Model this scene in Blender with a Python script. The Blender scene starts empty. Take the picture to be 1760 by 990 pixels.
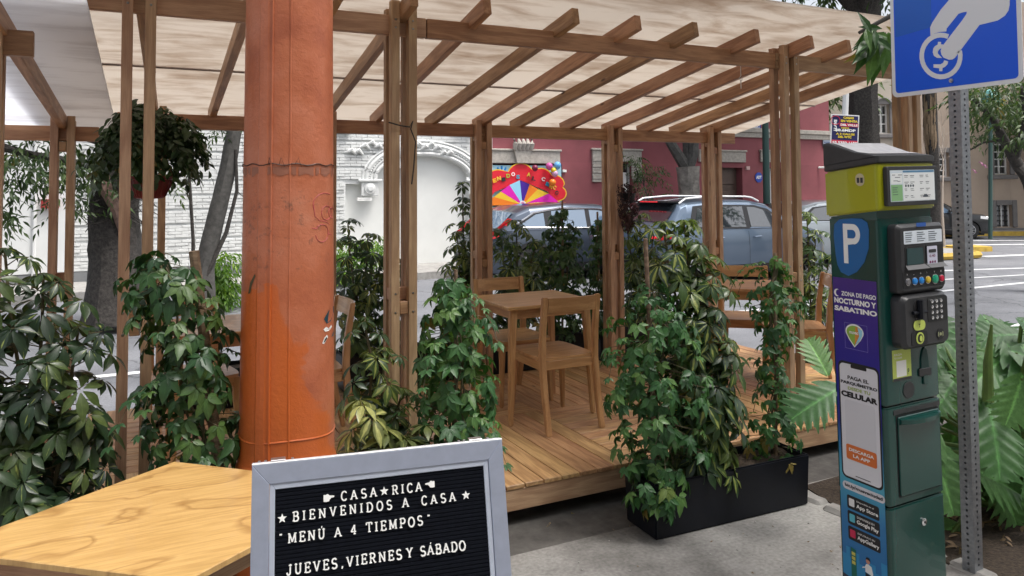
import bpy, bmesh, math, random
import numpy as np
from mathutils import Vector, Matrix, Euler
rad = math.radians
SC = bpy.context.scene
COL = SC.collection
random.seed(7); RNG = np.random.default_rng(7)

# ------------------------------------------------------------------ camera, world, light
CAMP = Vector((0, 0, 1.7)); FPX = 1310.0
A_, P_, R_ = rad(26.4), rad(2.4), rad(0.33)
f0 = Vector((math.sin(A_), math.cos(A_), 0)); r0 = Vector((math.cos(A_), -math.sin(A_), 0)); U0 = Vector((0, 0, 1))
cf = f0*math.cos(P_)+U0*math.sin(P_); cu = U0*math.cos(P_)-f0*math.sin(P_)
cr = r0*math.cos(R_)-cu*math.sin(R_); cuu = cu*math.cos(R_)+r0*math.sin(R_)
cam = bpy.data.objects.new('camera', bpy.data.cameras.new('camera')); COL.objects.link(cam)
cam.matrix_world = Matrix.Translation(CAMP) @ Matrix((cr, cuu, -cf)).transposed().to_4x4()
cam.data.sensor_width = 36; cam.data.lens = FPX/1760*36
cam.data.shift_y = -(495-268)/1760
cam.data.clip_start = .05; cam.data.clip_end = 500
SC.camera = cam
w = bpy.data.worlds.new('World'); SC.world = w; w.use_nodes = True
nt = w.node_tree; sky = nt.nodes.new('ShaderNodeTexSky'); sky.sky_type = 'NISHITA'
sky.sun_disc = False; sky.sun_elevation = rad(66); sky.sun_rotation = rad(138)
sky.air_density = 1.0; sky.dust_density = 6.0; sky.ozone_density = 1.0
hs = nt.nodes.new('ShaderNodeHueSaturation'); hs.inputs['Saturation'].default_value = .38
nt.links.new(sky.outputs[0], hs.inputs['Color'])
bg = nt.nodes['Background']; nt.links.new(hs.outputs[0], bg.inputs[0]); bg.inputs[1].default_value = .15
sl = bpy.data.lights.new('sun', 'SUN'); sl.energy = 1.45; sl.angle = rad(14); sl.color = (1, .965, .92)
so = bpy.data.objects.new('sun', sl); COL.objects.link(so)
# sun in the direction given by the sky (rotation measured from +Y clockwise)
sd = Vector((math.sin(rad(138))*math.cos(rad(66)), math.cos(rad(138))*math.cos(rad(66)), math.sin(rad(66))))
so.rotation_euler = sd.to_track_quat('Z', 'Y').to_euler(); so.location = sd*60
SC.view_settings.view_transform = 'Standard'; SC.view_settings.look = 'None'
SC.view_settings.exposure = 0.90; SC.view_settings.gamma = 1
SC.cycles.use_denoising = True
SC.cycles.max_bounces = 8; SC.cycles.diffuse_bounces = 4; SC.cycles.transparent_max_bounces = 12
SC.cycles.sample_clamp_indirect = 6

def at(px, py, X=None, Y=None, Z=None, D=None):
    """point of the place seen at a photograph pixel, on a plane X, Y or Z, or at depth D"""
    d = cf*FPX+cr*(px-880)-cuu*(py-268)
    if X is not None: t = (X-CAMP.x)/d.x
    elif Y is not None: t = (Y-CAMP.y)/d.y
    elif Z is not None: t = (Z-CAMP.z)/d.z
    else: t = D/FPX
    return CAMP+d*t

# ------------------------------------------------------------------ materials
def nmat(name):
    m = bpy.data.materials.new(name); m.use_nodes = True
    n = m.node_tree.nodes; b = n['Principled BSDF']
    return m, n, m.node_tree.links, b
def node(n, t, **k):
    x = n.new(t)
    for a, v in k.items():
        if a in x.inputs: x.inputs[a].default_value = v
        else: setattr(x, a, v)
    return x
def ramp(n, stops, interp='LINEAR'):
    r = n.new('ShaderNodeValToRGB'); r.color_ramp.interpolation = interp
    e = r.color_ramp.elements
    while len(e) < len(stops): e.new(.5)
    for i, (p, c) in enumerate(stops):
        e[i].position = p; e[i].color = (*c, 1) if len(c) == 3 else c
    return r
def noise_vec(n, l, scale, rnd=True, coord='Object'):
    tc = n.new('ShaderNodeTexCoord'); mp = n.new('ShaderNodeMapping'); mp.inputs['Scale'].default_value = scale
    if rnd:
        oi = n.new('ShaderNodeObjectInfo'); mu = n.new('ShaderNodeVectorMath'); mu.operation = 'SCALE'
        cmb = n.new('ShaderNodeCombineXYZ'); cmb.inputs[0].default_value = 7; cmb.inputs[1].default_value = 13; cmb.inputs[2].default_value = 19
        l.new(cmb.outputs[0], mu.inputs[0]); l.new(oi.outputs['Random'], mu.inputs['Scale'])
        l.new(mu.outputs[0], mp.inputs['Location'])
    l.new(tc.outputs[coord], mp.inputs['Vector'])
    return mp
def plain(name, col, rough=.5, metal=0., var=0., scale=8., bump=0., spec=None, coat=0.):
    m, n, l, b = nmat(name)
    b.inputs['Roughness'].default_value = rough; b.inputs['Metallic'].default_value = metal
    b.inputs['Base Color'].default_value = (*col, 1)
    if spec is not None: b.inputs['Specular IOR Level'].default_value = spec
    if coat: b.inputs['Coat Weight'].default_value = coat
    if var or bump:
        mp = noise_vec(n, l, (1, 1, 1), True)
        no = node(n, 'ShaderNodeTexNoise', Scale=scale, Detail=6., Roughness=.6); l.new(mp.outputs[0], no.inputs['Vector'])
        if var:
            a = tuple(max(0, c*(1-var)) for c in col); c2 = tuple(min(1, c*(1+var)) for c in col)
            r = ramp(n, [(.3, a), (.7, c2)]); l.new(no.outputs[0], r.inputs[0]); l.new(r.outputs[0], b.inputs['Base Color'])
        if bump:
            bp = node(n, 'ShaderNodeBump', Strength=bump, Distance=.01); l.new(no.outputs[0], bp.inputs['Height']); l.new(bp.outputs[0], b.inputs['Normal'])
    return m
def wood(name, dark, light, rough=.45, hue=.04, val=.25, coat=0., knots=True, ringscale=1.):
    m, n, l, b = nmat(name)
    mp = noise_vec(n, l, (1.1*ringscale, 9*ringscale, 9*ringscale))
    big = node(n, 'ShaderNodeTexNoise', Scale=1.6, Detail=2., Roughness=.5); l.new(mp.outputs[0], big.inputs['Vector'])
    mul = n.new('ShaderNodeMath'); mul.operation = 'MULTIPLY'; mul.inputs[1].default_value = 26; l.new(big.outputs[0], mul.inputs[0])
    sn = n.new('ShaderNodeMath'); sn.operation = 'SINE'; l.new(mul.outputs[0], sn.inputs[0])
    mp2 = noise_vec(n, l, (6, 160, 160)); fine = node(n, 'ShaderNodeTexNoise', Scale=2., Detail=4., Roughness=.65); l.new(mp2.outputs[0], fine.inputs['Vector'])
    ma = n.new('ShaderNodeMath'); ma.operation = 'MULTIPLY_ADD'; ma.inputs[1].default_value = .17; l.new(sn.outputs[0], ma.inputs[0]); l.new(fine.outputs[0], ma.inputs[2])
    r = ramp(n, [(.18, dark), (.52, tuple((a+c)/2 for a, c in zip(dark, light))), (.78, light)]); l.new(ma.outputs[0], r.inputs[0])
    hsv = n.new('ShaderNodeHueSaturation'); oi = n.new('ShaderNodeObjectInfo')
    mr = node(n, 'ShaderNodeMapRange'); mr.inputs['To Min'].default_value = .5-hue/2; mr.inputs['To Max'].default_value = .5+hue/2; l.new(oi.outputs['Random'], mr.inputs['Value'])
    wn = n.new('ShaderNodeTexWhiteNoise'); wn.noise_dimensions = '1D'; l.new(oi.outputs['Random'], wn.inputs['W'])
    mv = node(n, 'ShaderNodeMapRange'); mv.inputs['To Min'].default_value = 1-val; mv.inputs['To Max'].default_value = 1+val*.6; l.new(wn.outputs['Value'], mv.inputs['Value'])
    l.new(mr.outputs[0], hsv.inputs['Hue']); l.new(mv.outputs[0], hsv.inputs['Value']); l.new(r.outputs[0], hsv.inputs['Color'])
    out = hsv.outputs[0]
    if knots:
        mk = noise_vec(n, l, (1.6, 5, 5)); vo = node(n, 'ShaderNodeTexVoronoi', Scale=1.3); l.new(mk.outputs[0], vo.inputs['Vector'])
        kr = ramp(n, [(.03, (.25, .16, .1)), (.075, (1, 1, 1))]); l.new(vo.outputs['Distance'], kr.inputs[0])
        mx = n.new('ShaderNodeMixRGB'); mx.blend_type = 'MULTIPLY'; mx.inputs[0].default_value = 1; l.new(out, mx.inputs[1]); l.new(kr.outputs[0], mx.inputs[2]); out = mx.outputs[0]
    l.new(out, b.inputs['Base Color']); b.inputs['Roughness'].default_value = rough
    b.inputs['Coat Weight'].default_value = coat; b.inputs['Coat Roughness'].default_value = .12
    bp = node(n, 'ShaderNodeBump', Strength=.25, Distance=.002); l.new(ma.outputs[0], bp.inputs['Height']); l.new(bp.outputs[0], b.inputs['Normal'])
    return m
def leafmat(name, cols, rough=.38, trans=.25, varieg=None, vamt=.5, vein=1.35, dead=True):
    """cols: dark->light by a random value per leaf"""
    m, n, l, b = nmat(name)
    oi = n.new('ShaderNodeObjectInfo'); atn = n.new('ShaderNodeAttribute'); atn.attribute_name = 'rnd'
    ad = n.new('ShaderNodeMath'); ad.operation = 'ADD'; l.new(oi.outputs['Random'], ad.inputs[0]); l.new(atn.outputs['Fac'], ad.inputs[1])
    fr = n.new('ShaderNodeMath'); fr.operation = 'FRACT'; l.new(ad.outputs[0], fr.inputs[0])
    r = ramp(n, [(i/(len(cols)-1), c) for i, c in enumerate(cols)]); l.new(fr.outputs[0], r.inputs[0])
    uv = n.new('ShaderNodeUVMap'); uv.uv_map = 'UVMap'; sx = n.new('ShaderNodeSeparateXYZ'); l.new(uv.outputs[0], sx.inputs[0])
    ab = n.new('ShaderNodeMath'); ab.operation = 'SUBTRACT'; ab.inputs[1].default_value = .5; l.new(sx.outputs[0], ab.inputs[0])
    ab2 = n.new('ShaderNodeMath'); ab2.operation = 'ABSOLUTE'; l.new(ab.outputs[0], ab2.inputs[0])
    out = r.outputs[0]
    if varieg:
        mp = noise_vec(n, l, (1, 1, 1)); no = node(n, 'ShaderNodeTexNoise', Scale=16., Detail=2.); l.new(mp.outputs[0], no.inputs['Vector'])
        # centre of each leaflet pale on some leaves
        a2 = n.new('ShaderNodeMath'); a2.operation = 'MULTIPLY_ADD'; a2.inputs[1].default_value = -1.3; l.new(ab2.outputs[0], a2.inputs[0]); l.new(no.outputs[0], a2.inputs[2])
        wn = n.new('ShaderNodeTexWhiteNoise'); wn.noise_dimensions = '1D'; l.new(fr.outputs[0], wn.inputs['W'])
        a3 = n.new('ShaderNodeMath'); a3.operation = 'MULTIPLY_ADD'; a3.inputs[1].default_value = vamt; l.new(wn.outputs['Value'], a3.inputs[0]); l.new(a2.outputs[0], a3.inputs[2])
        vr = ramp(n, [(.62, (0, 0, 0)), (.74, (1, 1, 1))]); l.new(a3.outputs[0], vr.inputs[0])
        mx = n.new('ShaderNodeMixRGB'); mx.inputs[2].default_value = (*varieg, 1); l.new(vr.outputs[0], mx.inputs[0]); l.new(out, mx.inputs[1]); out = mx.outputs[0]
    if dead:
        dr = ramp(n, [(.990, (0, 0, 0)), (.993, (1, 1, 1))]); l.new(fr.outputs[0], dr.inputs[0])
        dm = n.new('ShaderNodeMixRGB'); dm.inputs[2].default_value = (.24, .18, .05, 1); l.new(dr.outputs[0], dm.inputs[0]); l.new(out, dm.inputs[1]); out = dm.outputs[0]
    mpt = noise_vec(n, l, (1, 1, 1)); nn_ = node(n, 'ShaderNodeTexNoise', Scale=45., Detail=4., Roughness=.6); l.new(mpt.outputs[0], nn_.inputs['Vector'])
    nr_ = ramp(n, [(.3, (.72, .74, .7)), (.7, (1.18, 1.15, 1.1))]); l.new(nn_.outputs[0], nr_.inputs[0])
    dm2 = n.new('ShaderNodeMixRGB'); dm2.blend_type = 'MULTIPLY'; dm2.inputs[0].default_value = 1; l.new(out, dm2.inputs[1]); l.new(nr_.outputs[0], dm2.inputs[2]); out = dm2.outputs[0]
    ve = ramp(n, [(.0, (vein,)*3), (.06, (1, 1, 1))]); l.new(ab2.outputs[0], ve.inputs[0])
    mm = n.new('ShaderNodeMixRGB'); mm.blend_type = 'MULTIPLY'; mm.inputs[0].default_value = 1; l.new(out, mm.inputs[1]); l.new(ve.outputs[0], mm.inputs[2])
    l.new(mm.outputs[0], b.inputs['Base Color']); b.inputs['Roughness'].default_value = rough
    tr = n.new('ShaderNodeBsdfTranslucent'); br = n.new('ShaderNodeMixRGB'); br.blend_type = 'MULTIPLY'; br.inputs[0].default_value = 1
    br.inputs[2].default_value = (1.5, 1.7, .6, 1); l.new(mm.outputs[0], br.inputs[1]); l.new(br.outputs[0], tr.inputs[0])
    ms = n.new('ShaderNodeMixShader'); ms.inputs[0].default_value = trans
    l.new(b.outputs[0], ms.inputs[1]); l.new(tr.outputs[0], ms.inputs[2]); l.new(ms.outputs[0], n['Material Output'].inputs[0])
    return m
M = {}
M['beam'] = wood('oiled pine beams', (.27, .135, .070), (.50, .285, .155), .5, .02, .2)
M['post'] = wood('oiled pine posts', (.33, .19, .11), (.54, .36, .22), .55, .02, .12)
M['deck'] = wood('deck boards', (.32, .165, .072), (.62, .385, .19), .42, .02, .16, .12)
M['furn'] = wood('varnished furniture wood', (.38, .195, .085), (.58, .345, .165), .33, .015, .08, .22, False)
M['stake'] = wood('rough stake', (.12, .075, .05), (.34, .24, .16), .8, .02, .2)
M['bark'] = plain('grey bark', (.045, .040, .036), .95, 0, .6, 24, 1.)
M['bark2'] = plain('smooth grey bark', (.070, .067, .062), .9, 0, .35, 14, .5)
M['stem'] = plain('brown stem', (.10, .085, .045), .8, 0, .4, 20)
M['gstem'] = plain('green petiole', (.10, .17, .035), .5, 0, .3, 10)
M['black'] = plain('black planter plastic', (.006, .0075, .012), .42, 0, .3, 5, .05, .28)
M['soil'] = plain('potting soil', (.045, .032, .022), .95, 0, .6, 60, 1.)
M['schef'] = leafmat('umbrella plant leaf', [(.022, .050, .022), (.036, .076, .028), (.058, .105, .030), (.11, .16, .04)], .33, .25, (.28, .32, .09), .36)
M['schefg'] = leafmat('pale umbrella plant leaf', [(.022, .055, .035), (.05, .08, .035), (.15, .17, .05), (.12, .14, .045)], .36, .15, (.36, .37, .13), .75)
M['creep'] = leafmat('creeper leaf', [(.030, .090, .032), (.042, .125, .042), (.060, .16, .050), (.12, .23, .06)], .42, .25, None)
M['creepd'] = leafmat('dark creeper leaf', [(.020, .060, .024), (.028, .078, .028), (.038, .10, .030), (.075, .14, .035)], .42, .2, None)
M['bright'] = leafmat('bright yellow green leaf', [(.05, .12, .02), (.10, .20, .02), (.20, .32, .03)], .5, .45, None)  # bright yellow green leaf colour
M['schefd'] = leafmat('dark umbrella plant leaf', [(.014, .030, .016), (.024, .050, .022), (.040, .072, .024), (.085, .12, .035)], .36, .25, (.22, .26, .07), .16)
M['basket'] = leafmat('hanging plant leaf', [(.020, .050, .020), (.032, .072, .025), (.050, .095, .030)], .42, .15, None)
M['tree'] = leafmat('street tree leaf', [(.025, .05, .018), (.04, .075, .022), (.07, .11, .03)], .5, .3, None)
M['philo'] = leafmat('split leaf', [(.045, .13, .045), (.075, .19, .06), (.13, .27, .08)], .45, .2, None, vein=2.2)
M['purple'] = leafmat('purple trailing leaf', [(.035, .012, .016), (.05, .016, .018)], .6, .1, None)
M['dead'] = leafmat('dry brown leaf', [(.16, .11, .07), (.28, .2, .13)], .8, .1, None)
M['white'] = plain('white painted wall', (.64, .65, .645), .75, 0, .04, 3)
M['brickw'] = plain('white painted brick', (.64, .65, .64), .7, 0, .12, 9, .35)
M['stone'] = plain('pale carved stone', (.40, .37, .33), .9, 0, .2, 14, .8)
M['greybase'] = plain('grey painted plinth', (.17, .175, .18), .8, 0, .12, 3)
M['pink'] = plain('wine pink render', (.25, .070, .082), .8, 0, .22, .8, .15)
M['tan'] = plain('tan render', (.42, .335, .265), .85, 0, .13, .7, .1)
M['tang'] = plain('grey window surround', (.19, .18, .175), .85, 0, .1, 5)
M['cream'] = plain('cream render', (.47, .42, .35), .85, 0, .12, .8)
M['doorw'] = plain('brown panelled door paint', (.10, .065, .05), .5, 0, .15, 8)
M['dark'] = plain('dark interior', (.012, .012, .014), .7)
M['blackm'] = plain('black metal', (.02, .02, .022), .4, .3)
M['asph'] = plain('asphalt', (.20, .205, .22), .85, 0, .22, 30, .5)
m, n, l, b = nmat('asphalt'); mp = noise_vec(n, l, (1, 1, 1), False)
n1 = node(n, 'ShaderNodeTexNoise', Scale=.5, Detail=7., Roughness=.65); n2 = node(n, 'ShaderNodeTexNoise', Scale=70., Detail=3.); vz = node(n, 'ShaderNodeTexVoronoi', Scale=.55); vz.feature = 'DISTANCE_TO_EDGE'
for x in (n1, n2): l.new(mp.outputs[0], x.inputs['Vector'])
mw = n.new('ShaderNodeVectorMath'); mw.operation = 'ADD'; sc_ = n.new('ShaderNodeVectorMath'); sc_.operation = 'SCALE'; sc_.inputs['Scale'].default_value = 1.2; l.new(n1.outputs['Color'], sc_.inputs[0]); l.new(mp.outputs[0], mw.inputs[0]); l.new(sc_.outputs[0], mw.inputs[1]); l.new(mw.outputs[0], vz.inputs['Vector'])
r1 = ramp(n, [(.35, (.10, .105, .115)), (.5, (.15, .155, .17)), (.65, (.20, .205, .22))]); l.new(n1.outputs[0], r1.inputs[0]); r2 = ramp(n, [(.3, (.75, .75, .75)), (.7, (1.2, 1.2, 1.2))]); l.new(n2.outputs[0], r2.inputs[0]); r3 = ramp(n, [(.0, (.4, .4, .4)), (.012, (1, 1, 1))]); l.new(vz.outputs['Distance'], r3.inputs[0])
ma = n.new('ShaderNodeMixRGB'); ma.blend_type = 'MULTIPLY'; ma.inputs[0].default_value = 1; l.new(r1.outputs[0], ma.inputs[1]); l.new(r2.outputs[0], ma.inputs[2]); mb = n.new('ShaderNodeMixRGB'); mb.blend_type = 'MULTIPLY'; mb.inputs[0].default_value = 1; l.new(ma.outputs[0], mb.inputs[1]); l.new(r3.outputs[0], mb.inputs[2])
l.new(mb.outputs[0], b.inputs['Base Color']); b.inputs['Roughness'].default_value = .85; M['asph'] = m
M['paint'] = plain('worn road paint', (.55, .56, .57), .7, 0, .25, 6)
M['yellow'] = plain('yellow kerb paint', (.50, .33, .05), .7, 0, .3, 5)
M['kerb'] = plain('kerb concrete', (.30, .29, .275), .9, 0, .25, 9, .4)
M['chrome'] = plain('chrome', (.75, .76, .78), .18, 1.)
M['steel'] = plain('brushed steel', (.55, .56, .58), .35, 1.)
M['red'] = plain('red plastic pot', (.16, .008, .012), .35)
M['rubber'] = plain('tyre rubber', (.018, .018, .019), .8)
M['rim'] = plain('alloy rim', (.45, .46, .48), .3, .9)
M['lampr'] = plain('red tail lamp', (.45, .01, .015), .2)
M['green'] = plain('dark green enamel', (.002, .046, .038), .25, 0, .05, 3, 0, .5, .3)
M['lime'] = plain('lime yellow enamel', (.33, .34, .008), .28, 0, .04, 3, 0, .5, .3)
M['cap'] = plain('charcoal plastic cap', (.035, .036, .038), .55, 0, .15, 30, .1)
M['capt'] = plain('pale scuffed cap top', (.33, .33, .34), .5, 0, .15, 30)
M['console'] = plain('charcoal console', (.028, .029, .032), .42, 0, .1, 40)
M['galv'] = plain('galvanised steel', (.30, .32, .35), .42, .75, .22, 45, .1)
M['lwhite'] = plain('white lettering', (.82, .82, .80), .55)
M['lblack'] = plain('black lettering', (.012, .012, .014), .6)
M['felt'] = plain('black felt', (.0035, .0045, .008), .9, 0, .2, 60, 0, .12)
M['alu'] = plain('anodised aluminium frame', (.39, .43, .54), .42, .55, .06, 30)
M['aluw'] = plain('bright aluminium edge', (.74, .74, .74), .45, .2)
M['streetg'] = plain('green lamp post paint', (.035, .085, .075), .5)
def flat(name, c, r=.5):
    if name not in M: M[name] = plain(name, c, r)
    return M[name]
# sidewalk concrete: stains and cracks
m, n, l, b = nmat('sidewalk concrete'); mp = noise_vec(n, l, (1, 1, 1), False)
n1 = node(n, 'ShaderNodeTexNoise', Scale=1.1, Detail=8., Roughness=.62); n2 = node(n, 'ShaderNodeTexNoise', Scale=55., Detail=4.); n3 = node(n, 'ShaderNodeTexVoronoi', Scale=9.)
for x in (n1, n2, n3): l.new(mp.outputs[0], x.inputs['Vector'])
r1 = ramp(n, [(.32, (.12, .114, .107)), (.47, (.25, .242, .23)), (.66, (.38, .37, .35))]); l.new(n1.outputs[0], r1.inputs[0])
r3 = ramp(n, [(.04, (.45, .43, .42)), (.07, (1, 1, 1))]); l.new(n3.outputs['Distance'], r3.inputs[0])
r2 = ramp(n, [(.3, (.75, .75, .75)), (.7, (1.12, 1.12, 1.12))]); l.new(n2.outputs[0], r2.inputs[0])
ma = n.new('ShaderNodeMixRGB'); ma.blend_type = 'MULTIPLY'; ma.inputs[0].default_value = 1; l.new(r1.outputs[0], ma.inputs[1]); l.new(r2.outputs[0], ma.inputs[2])
mb = n.new('ShaderNodeMixRGB'); mb.blend_type = 'MULTIPLY'; mb.inputs[0].default_value = .6; l.new(ma.outputs[0], mb.inputs[1]); l.new(r3.outputs[0], mb.inputs[2])
l.new(mb.outputs[0], b.inputs['Base Color']); b.inputs['Roughness'].default_value = .85
bp = node(n, 'ShaderNodeBump', Strength=.5, Distance=.004); l.new(n2.outputs[0], bp.inputs['Height']); l.new(bp.outputs[0], b.inputs['Normal']); M['conc'] = m
# roof sheet: translucent twin wall plastic with washed-out dirt
def sheetmat(name, lo, hi, thr, amt):
    m, n, l, b = nmat(name); mp = noise_vec(n, l, (.9, 4.2, 1), False)
    a = node(n, 'ShaderNodeTexNoise', Scale=2.3, Detail=9., Roughness=.66, Distortion=.9); l.new(mp.outputs[0], a.inputs['Vector'])
    mpb = noise_vec(n, l, (1.4, 1.9, 1), False); a2 = node(n, 'ShaderNodeTexNoise', Scale=1.3, Detail=7., Roughness=.6); l.new(mpb.outputs[0], a2.inputs['Vector'])
    av = n.new('ShaderNodeMath'); av.operation = 'MULTIPLY_ADD'; av.inputs[1].default_value = .6; l.new(a2.outputs[0], av.inputs[0]); l.new(a.outputs[0], av.inputs[2])
    r = ramp(n, [(thr, lo), (thr+.28, hi)]); l.new(av.outputs[0], r.inputs[0])
    tr = n.new('ShaderNodeBsdfTranslucent'); l.new(r.outputs[0], tr.inputs[0]); l.new(r.outputs[0], b.inputs['Base Color']); b.inputs['Roughness'].default_value = .35
    # fine flutes
    fl = node(n, 'ShaderNodeTexWave', Scale=28., Distortion=0.); fl.bands_direction = 'Y'
    tc = n.new('ShaderNodeTexCoord'); l.new(tc.outputs['Object'], fl.inputs['Vector'])
    bp = node(n, 'ShaderNodeBump', Strength=.15, Distance=.002); l.new(fl.outputs[0], bp.inputs['Height']); l.new(bp.outputs[0], b.inputs['Normal'])
    ms = n.new('ShaderNodeMixShader'); ms.inputs[0].default_value = amt; l.new(b.outputs[0], ms.inputs[1]); l.new(tr.outputs[0], ms.inputs[2])
    l.new(ms.outputs[0], n['Material Output'].inputs[0]); return m
M['sheet'] = sheetmat('dirty translucent roof sheet', (.42, .35, .29), (.60, .555, .505), .57, .9)
M['sheetw'] = sheetmat('cleaner translucent roof sheet', (.62, .62, .64), (.80, .81, .84), .55, .9)
# plywood
m, n, l, b = nmat('varnished plywood'); mp = noise_vec(n, l, (1.7, 3.4, 1), False); mp.inputs['Rotation'].default_value = (0, 0, rad(-20))
a = node(n, 'ShaderNodeTexNoise', Scale=1.5, Detail=3, Roughness=.42, Distortion=.35); l.new(mp.outputs[0], a.inputs['Vector'])
mu = n.new('ShaderNodeMath'); mu.operation = 'MULTIPLY'; mu.inputs[1].default_value = 3.6; l.new(a.outputs[0], mu.inputs[0])
fr = n.new('ShaderNodeMath'); fr.operation = 'FRACT'; l.new(mu.outputs[0], fr.inputs[0])
r = ramp(n, [(0, (.56, .345, .125)), (.80, (.60, .375, .14)), (.94, (.40, .225, .075)), (1., (.56, .345, .125))]); l.new(fr.outputs[0], r.inputs[0])
mp2 = noise_vec(n, l, (4, 55, 1), False); f2 = node(n, 'ShaderNodeTexNoise', Scale=2., Detail=5.); l.new(mp2.outputs[0], f2.inputs['Vector'])
r2 = ramp(n, [(.35, (.86, .82, .75)), (.6, (1.05, 1.05, 1.05))]); l.new(f2.outputs[0], r2.inputs[0])
mx = n.new('ShaderNodeMixRGB'); mx.blend_type = 'MULTIPLY'; mx.inputs[0].default_value = 1; l.new(r.outputs[0], mx.inputs[1]); l.new(r2.outputs[0], mx.inputs[2])
l.new(mx.outputs[0], b.inputs['Base Color']); b.inputs['Roughness'].default_value = .38; b.inputs['Coat Weight'].default_value = .2; M['ply'] = m
# orange column paint
m, n, l, b = nmat('layered orange column paint'); mp = noise_vec(n, l, (1, 1, 1), False)
a = node(n, 'ShaderNodeTexNoise', Scale=3.2, Detail=6., Roughness=.6); l.new(mp.outputs[0], a.inputs['Vector'])
r = ramp(n, [(.3, (.31, .078, .036)), (.5, (.45, .135, .062)), (.62, (.50, .17, .092)), (.75, (.55, .24, .15))]); l.new(a.outputs[0], r.inputs[0])
sx = n.new('ShaderNodeSeparateXYZ'); tc = n.new('ShaderNodeTexCoord'); l.new(tc.outputs['Object'], sx.inputs[0])
# fresh orange repaint patches: low on the street side, ragged top edge
pn = node(n, 'ShaderNodeTexNoise', Scale=4.2, Detail=7., Roughness=.62, Distortion=.6); l.new(mp.outputs[0], pn.inputs['Vector'])
q1 = n.new('ShaderNodeMath'); q1.operation = 'MULTIPLY_ADD'; q1.inputs[1].default_value = -1.0; q1.inputs[2].default_value = 1.22; l.new(sx.outputs[2], q1.inputs[0])
q2 = n.new('ShaderNodeMath'); q2.operation = 'MULTIPLY_ADD'; q2.inputs[1].default_value = -2.6; l.new(sx.outputs[0], q2.inputs[0]); l.new(q1.outputs[0], q2.inputs[2])
q3 = n.new('ShaderNodeMath'); q3.operation = 'MULTIPLY_ADD'; q3.inputs[1].default_value = .9; l.new(pn.outputs[0], q3.inputs[0]); l.new(q2.outputs[0], q3.inputs[2])
gz = ramp(n, [(.55, (0, 0, 0)), (.60, (.75, .75, .75)), (.70, (1, 1, 1))]); l.new(q3.outputs[0], gz.inputs[0])
lim = n.new('ShaderNodeMath'); lim.operation = 'LESS_THAN'; l.new(sx.outputs[2], lim.inputs[0])
zn = n.new('ShaderNodeMath'); zn.operation = 'MULTIPLY_ADD'; zn.inputs[1].default_value = .28; zn.inputs[2].default_value = 1.17; l.new(pn.outputs[0], zn.inputs[0]); l.new(zn.outputs[0], lim.inputs[1])
gm = n.new('ShaderNodeMath'); gm.operation = 'MULTIPLY'; l.new(gz.outputs[0], gm.inputs[0]); l.new(lim.outputs[0], gm.inputs[1])
mx = n.new('ShaderNodeMixRGB'); mx.inputs[2].default_value = (.52, .118, .024, 1); l.new(gm.outputs[0], mx.inputs[0]); l.new(r.outputs[0], mx.inputs[1])
# grime in two worn bands
sc = node(n, 'ShaderNodeTexNoise', Scale=22., Detail=6., Roughness=.75); l.new(mp.outputs[0], sc.inputs['Vector'])
zb = ramp(n, [(.0, (0, 0, 0)), (.02, (1, 1, 1)), (.98, (1, 1, 1)), (1., (0, 0, 0))])
mr = node(n, 'ShaderNodeMapRange'); mr.inputs['From Min'].default_value = 1.38; mr.inputs['From Max'].default_value = 1.70; l.new(sx.outputs[2], mr.inputs['Value']); l.new(mr.outputs[0], zb.inputs[0])
gs = ramp(n, [(.57, (0, 0, 0)), (.66, (.6, .6, .6))]); l.new(sc.outputs[0], gs.inputs[0])
gg = n.new('ShaderNodeMixRGB'); gg.blend_type = 'MULTIPLY'; gg.inputs[0].default_value = 1; l.new(gs.outputs[0], gg.inputs[1]); l.new(zb.outputs[0], gg.inputs[2])
mg = n.new('ShaderNodeMixRGB'); mg.inputs[2].default_value = (.10, .055, .045, 1); l.new(gg.outputs[0], mg.inputs[0]); l.new(mx.outputs[0], mg.inputs[1])
l.new(mg.outputs[0], b.inputs['Base Color']); b.inputs['Roughness'].default_value = .42
bn = node(n, 'ShaderNodeTexNoise', Scale=38., Detail=5., Roughness=.65); l.new(mp.outputs[0], bn.inputs['Vector'])
bp = node(n, 'ShaderNodeBump', Strength=.5, Distance=.006); l.new(bn.outputs[0], bp.inputs['Height']); l.new(bp.outputs[0], b.inputs['Normal']); M['orange'] = m
def carpaint(name, col, metal=.5):
    m, n, l, b = nmat(name); b.inputs['Base Color'].default_value = (*col, 1); b.inputs['Metallic'].default_value = metal
    b.inputs['Roughness'].default_value = .28; b.inputs['Coat Weight'].default_value = .8; b.inputs['Coat Roughness'].default_value = .04; return m
def glassm(name, col):
    m, n, l, b = nmat(name); b.inputs['Base Color'].default_value = (*col, 1); b.inputs['Roughness'].default_value = .04
    b.inputs['IOR'].default_value = 2.0; b.inputs['Coat Weight'].default_value = .5; return m
M['cglass'] = glassm('car window glass', (.02, .025, .03)); M['wglass'] = glassm('house window glass', (.04, .045, .05))
M['tglass'] = glassm('blue tinted car glass', (.10, .16, .24))

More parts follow.
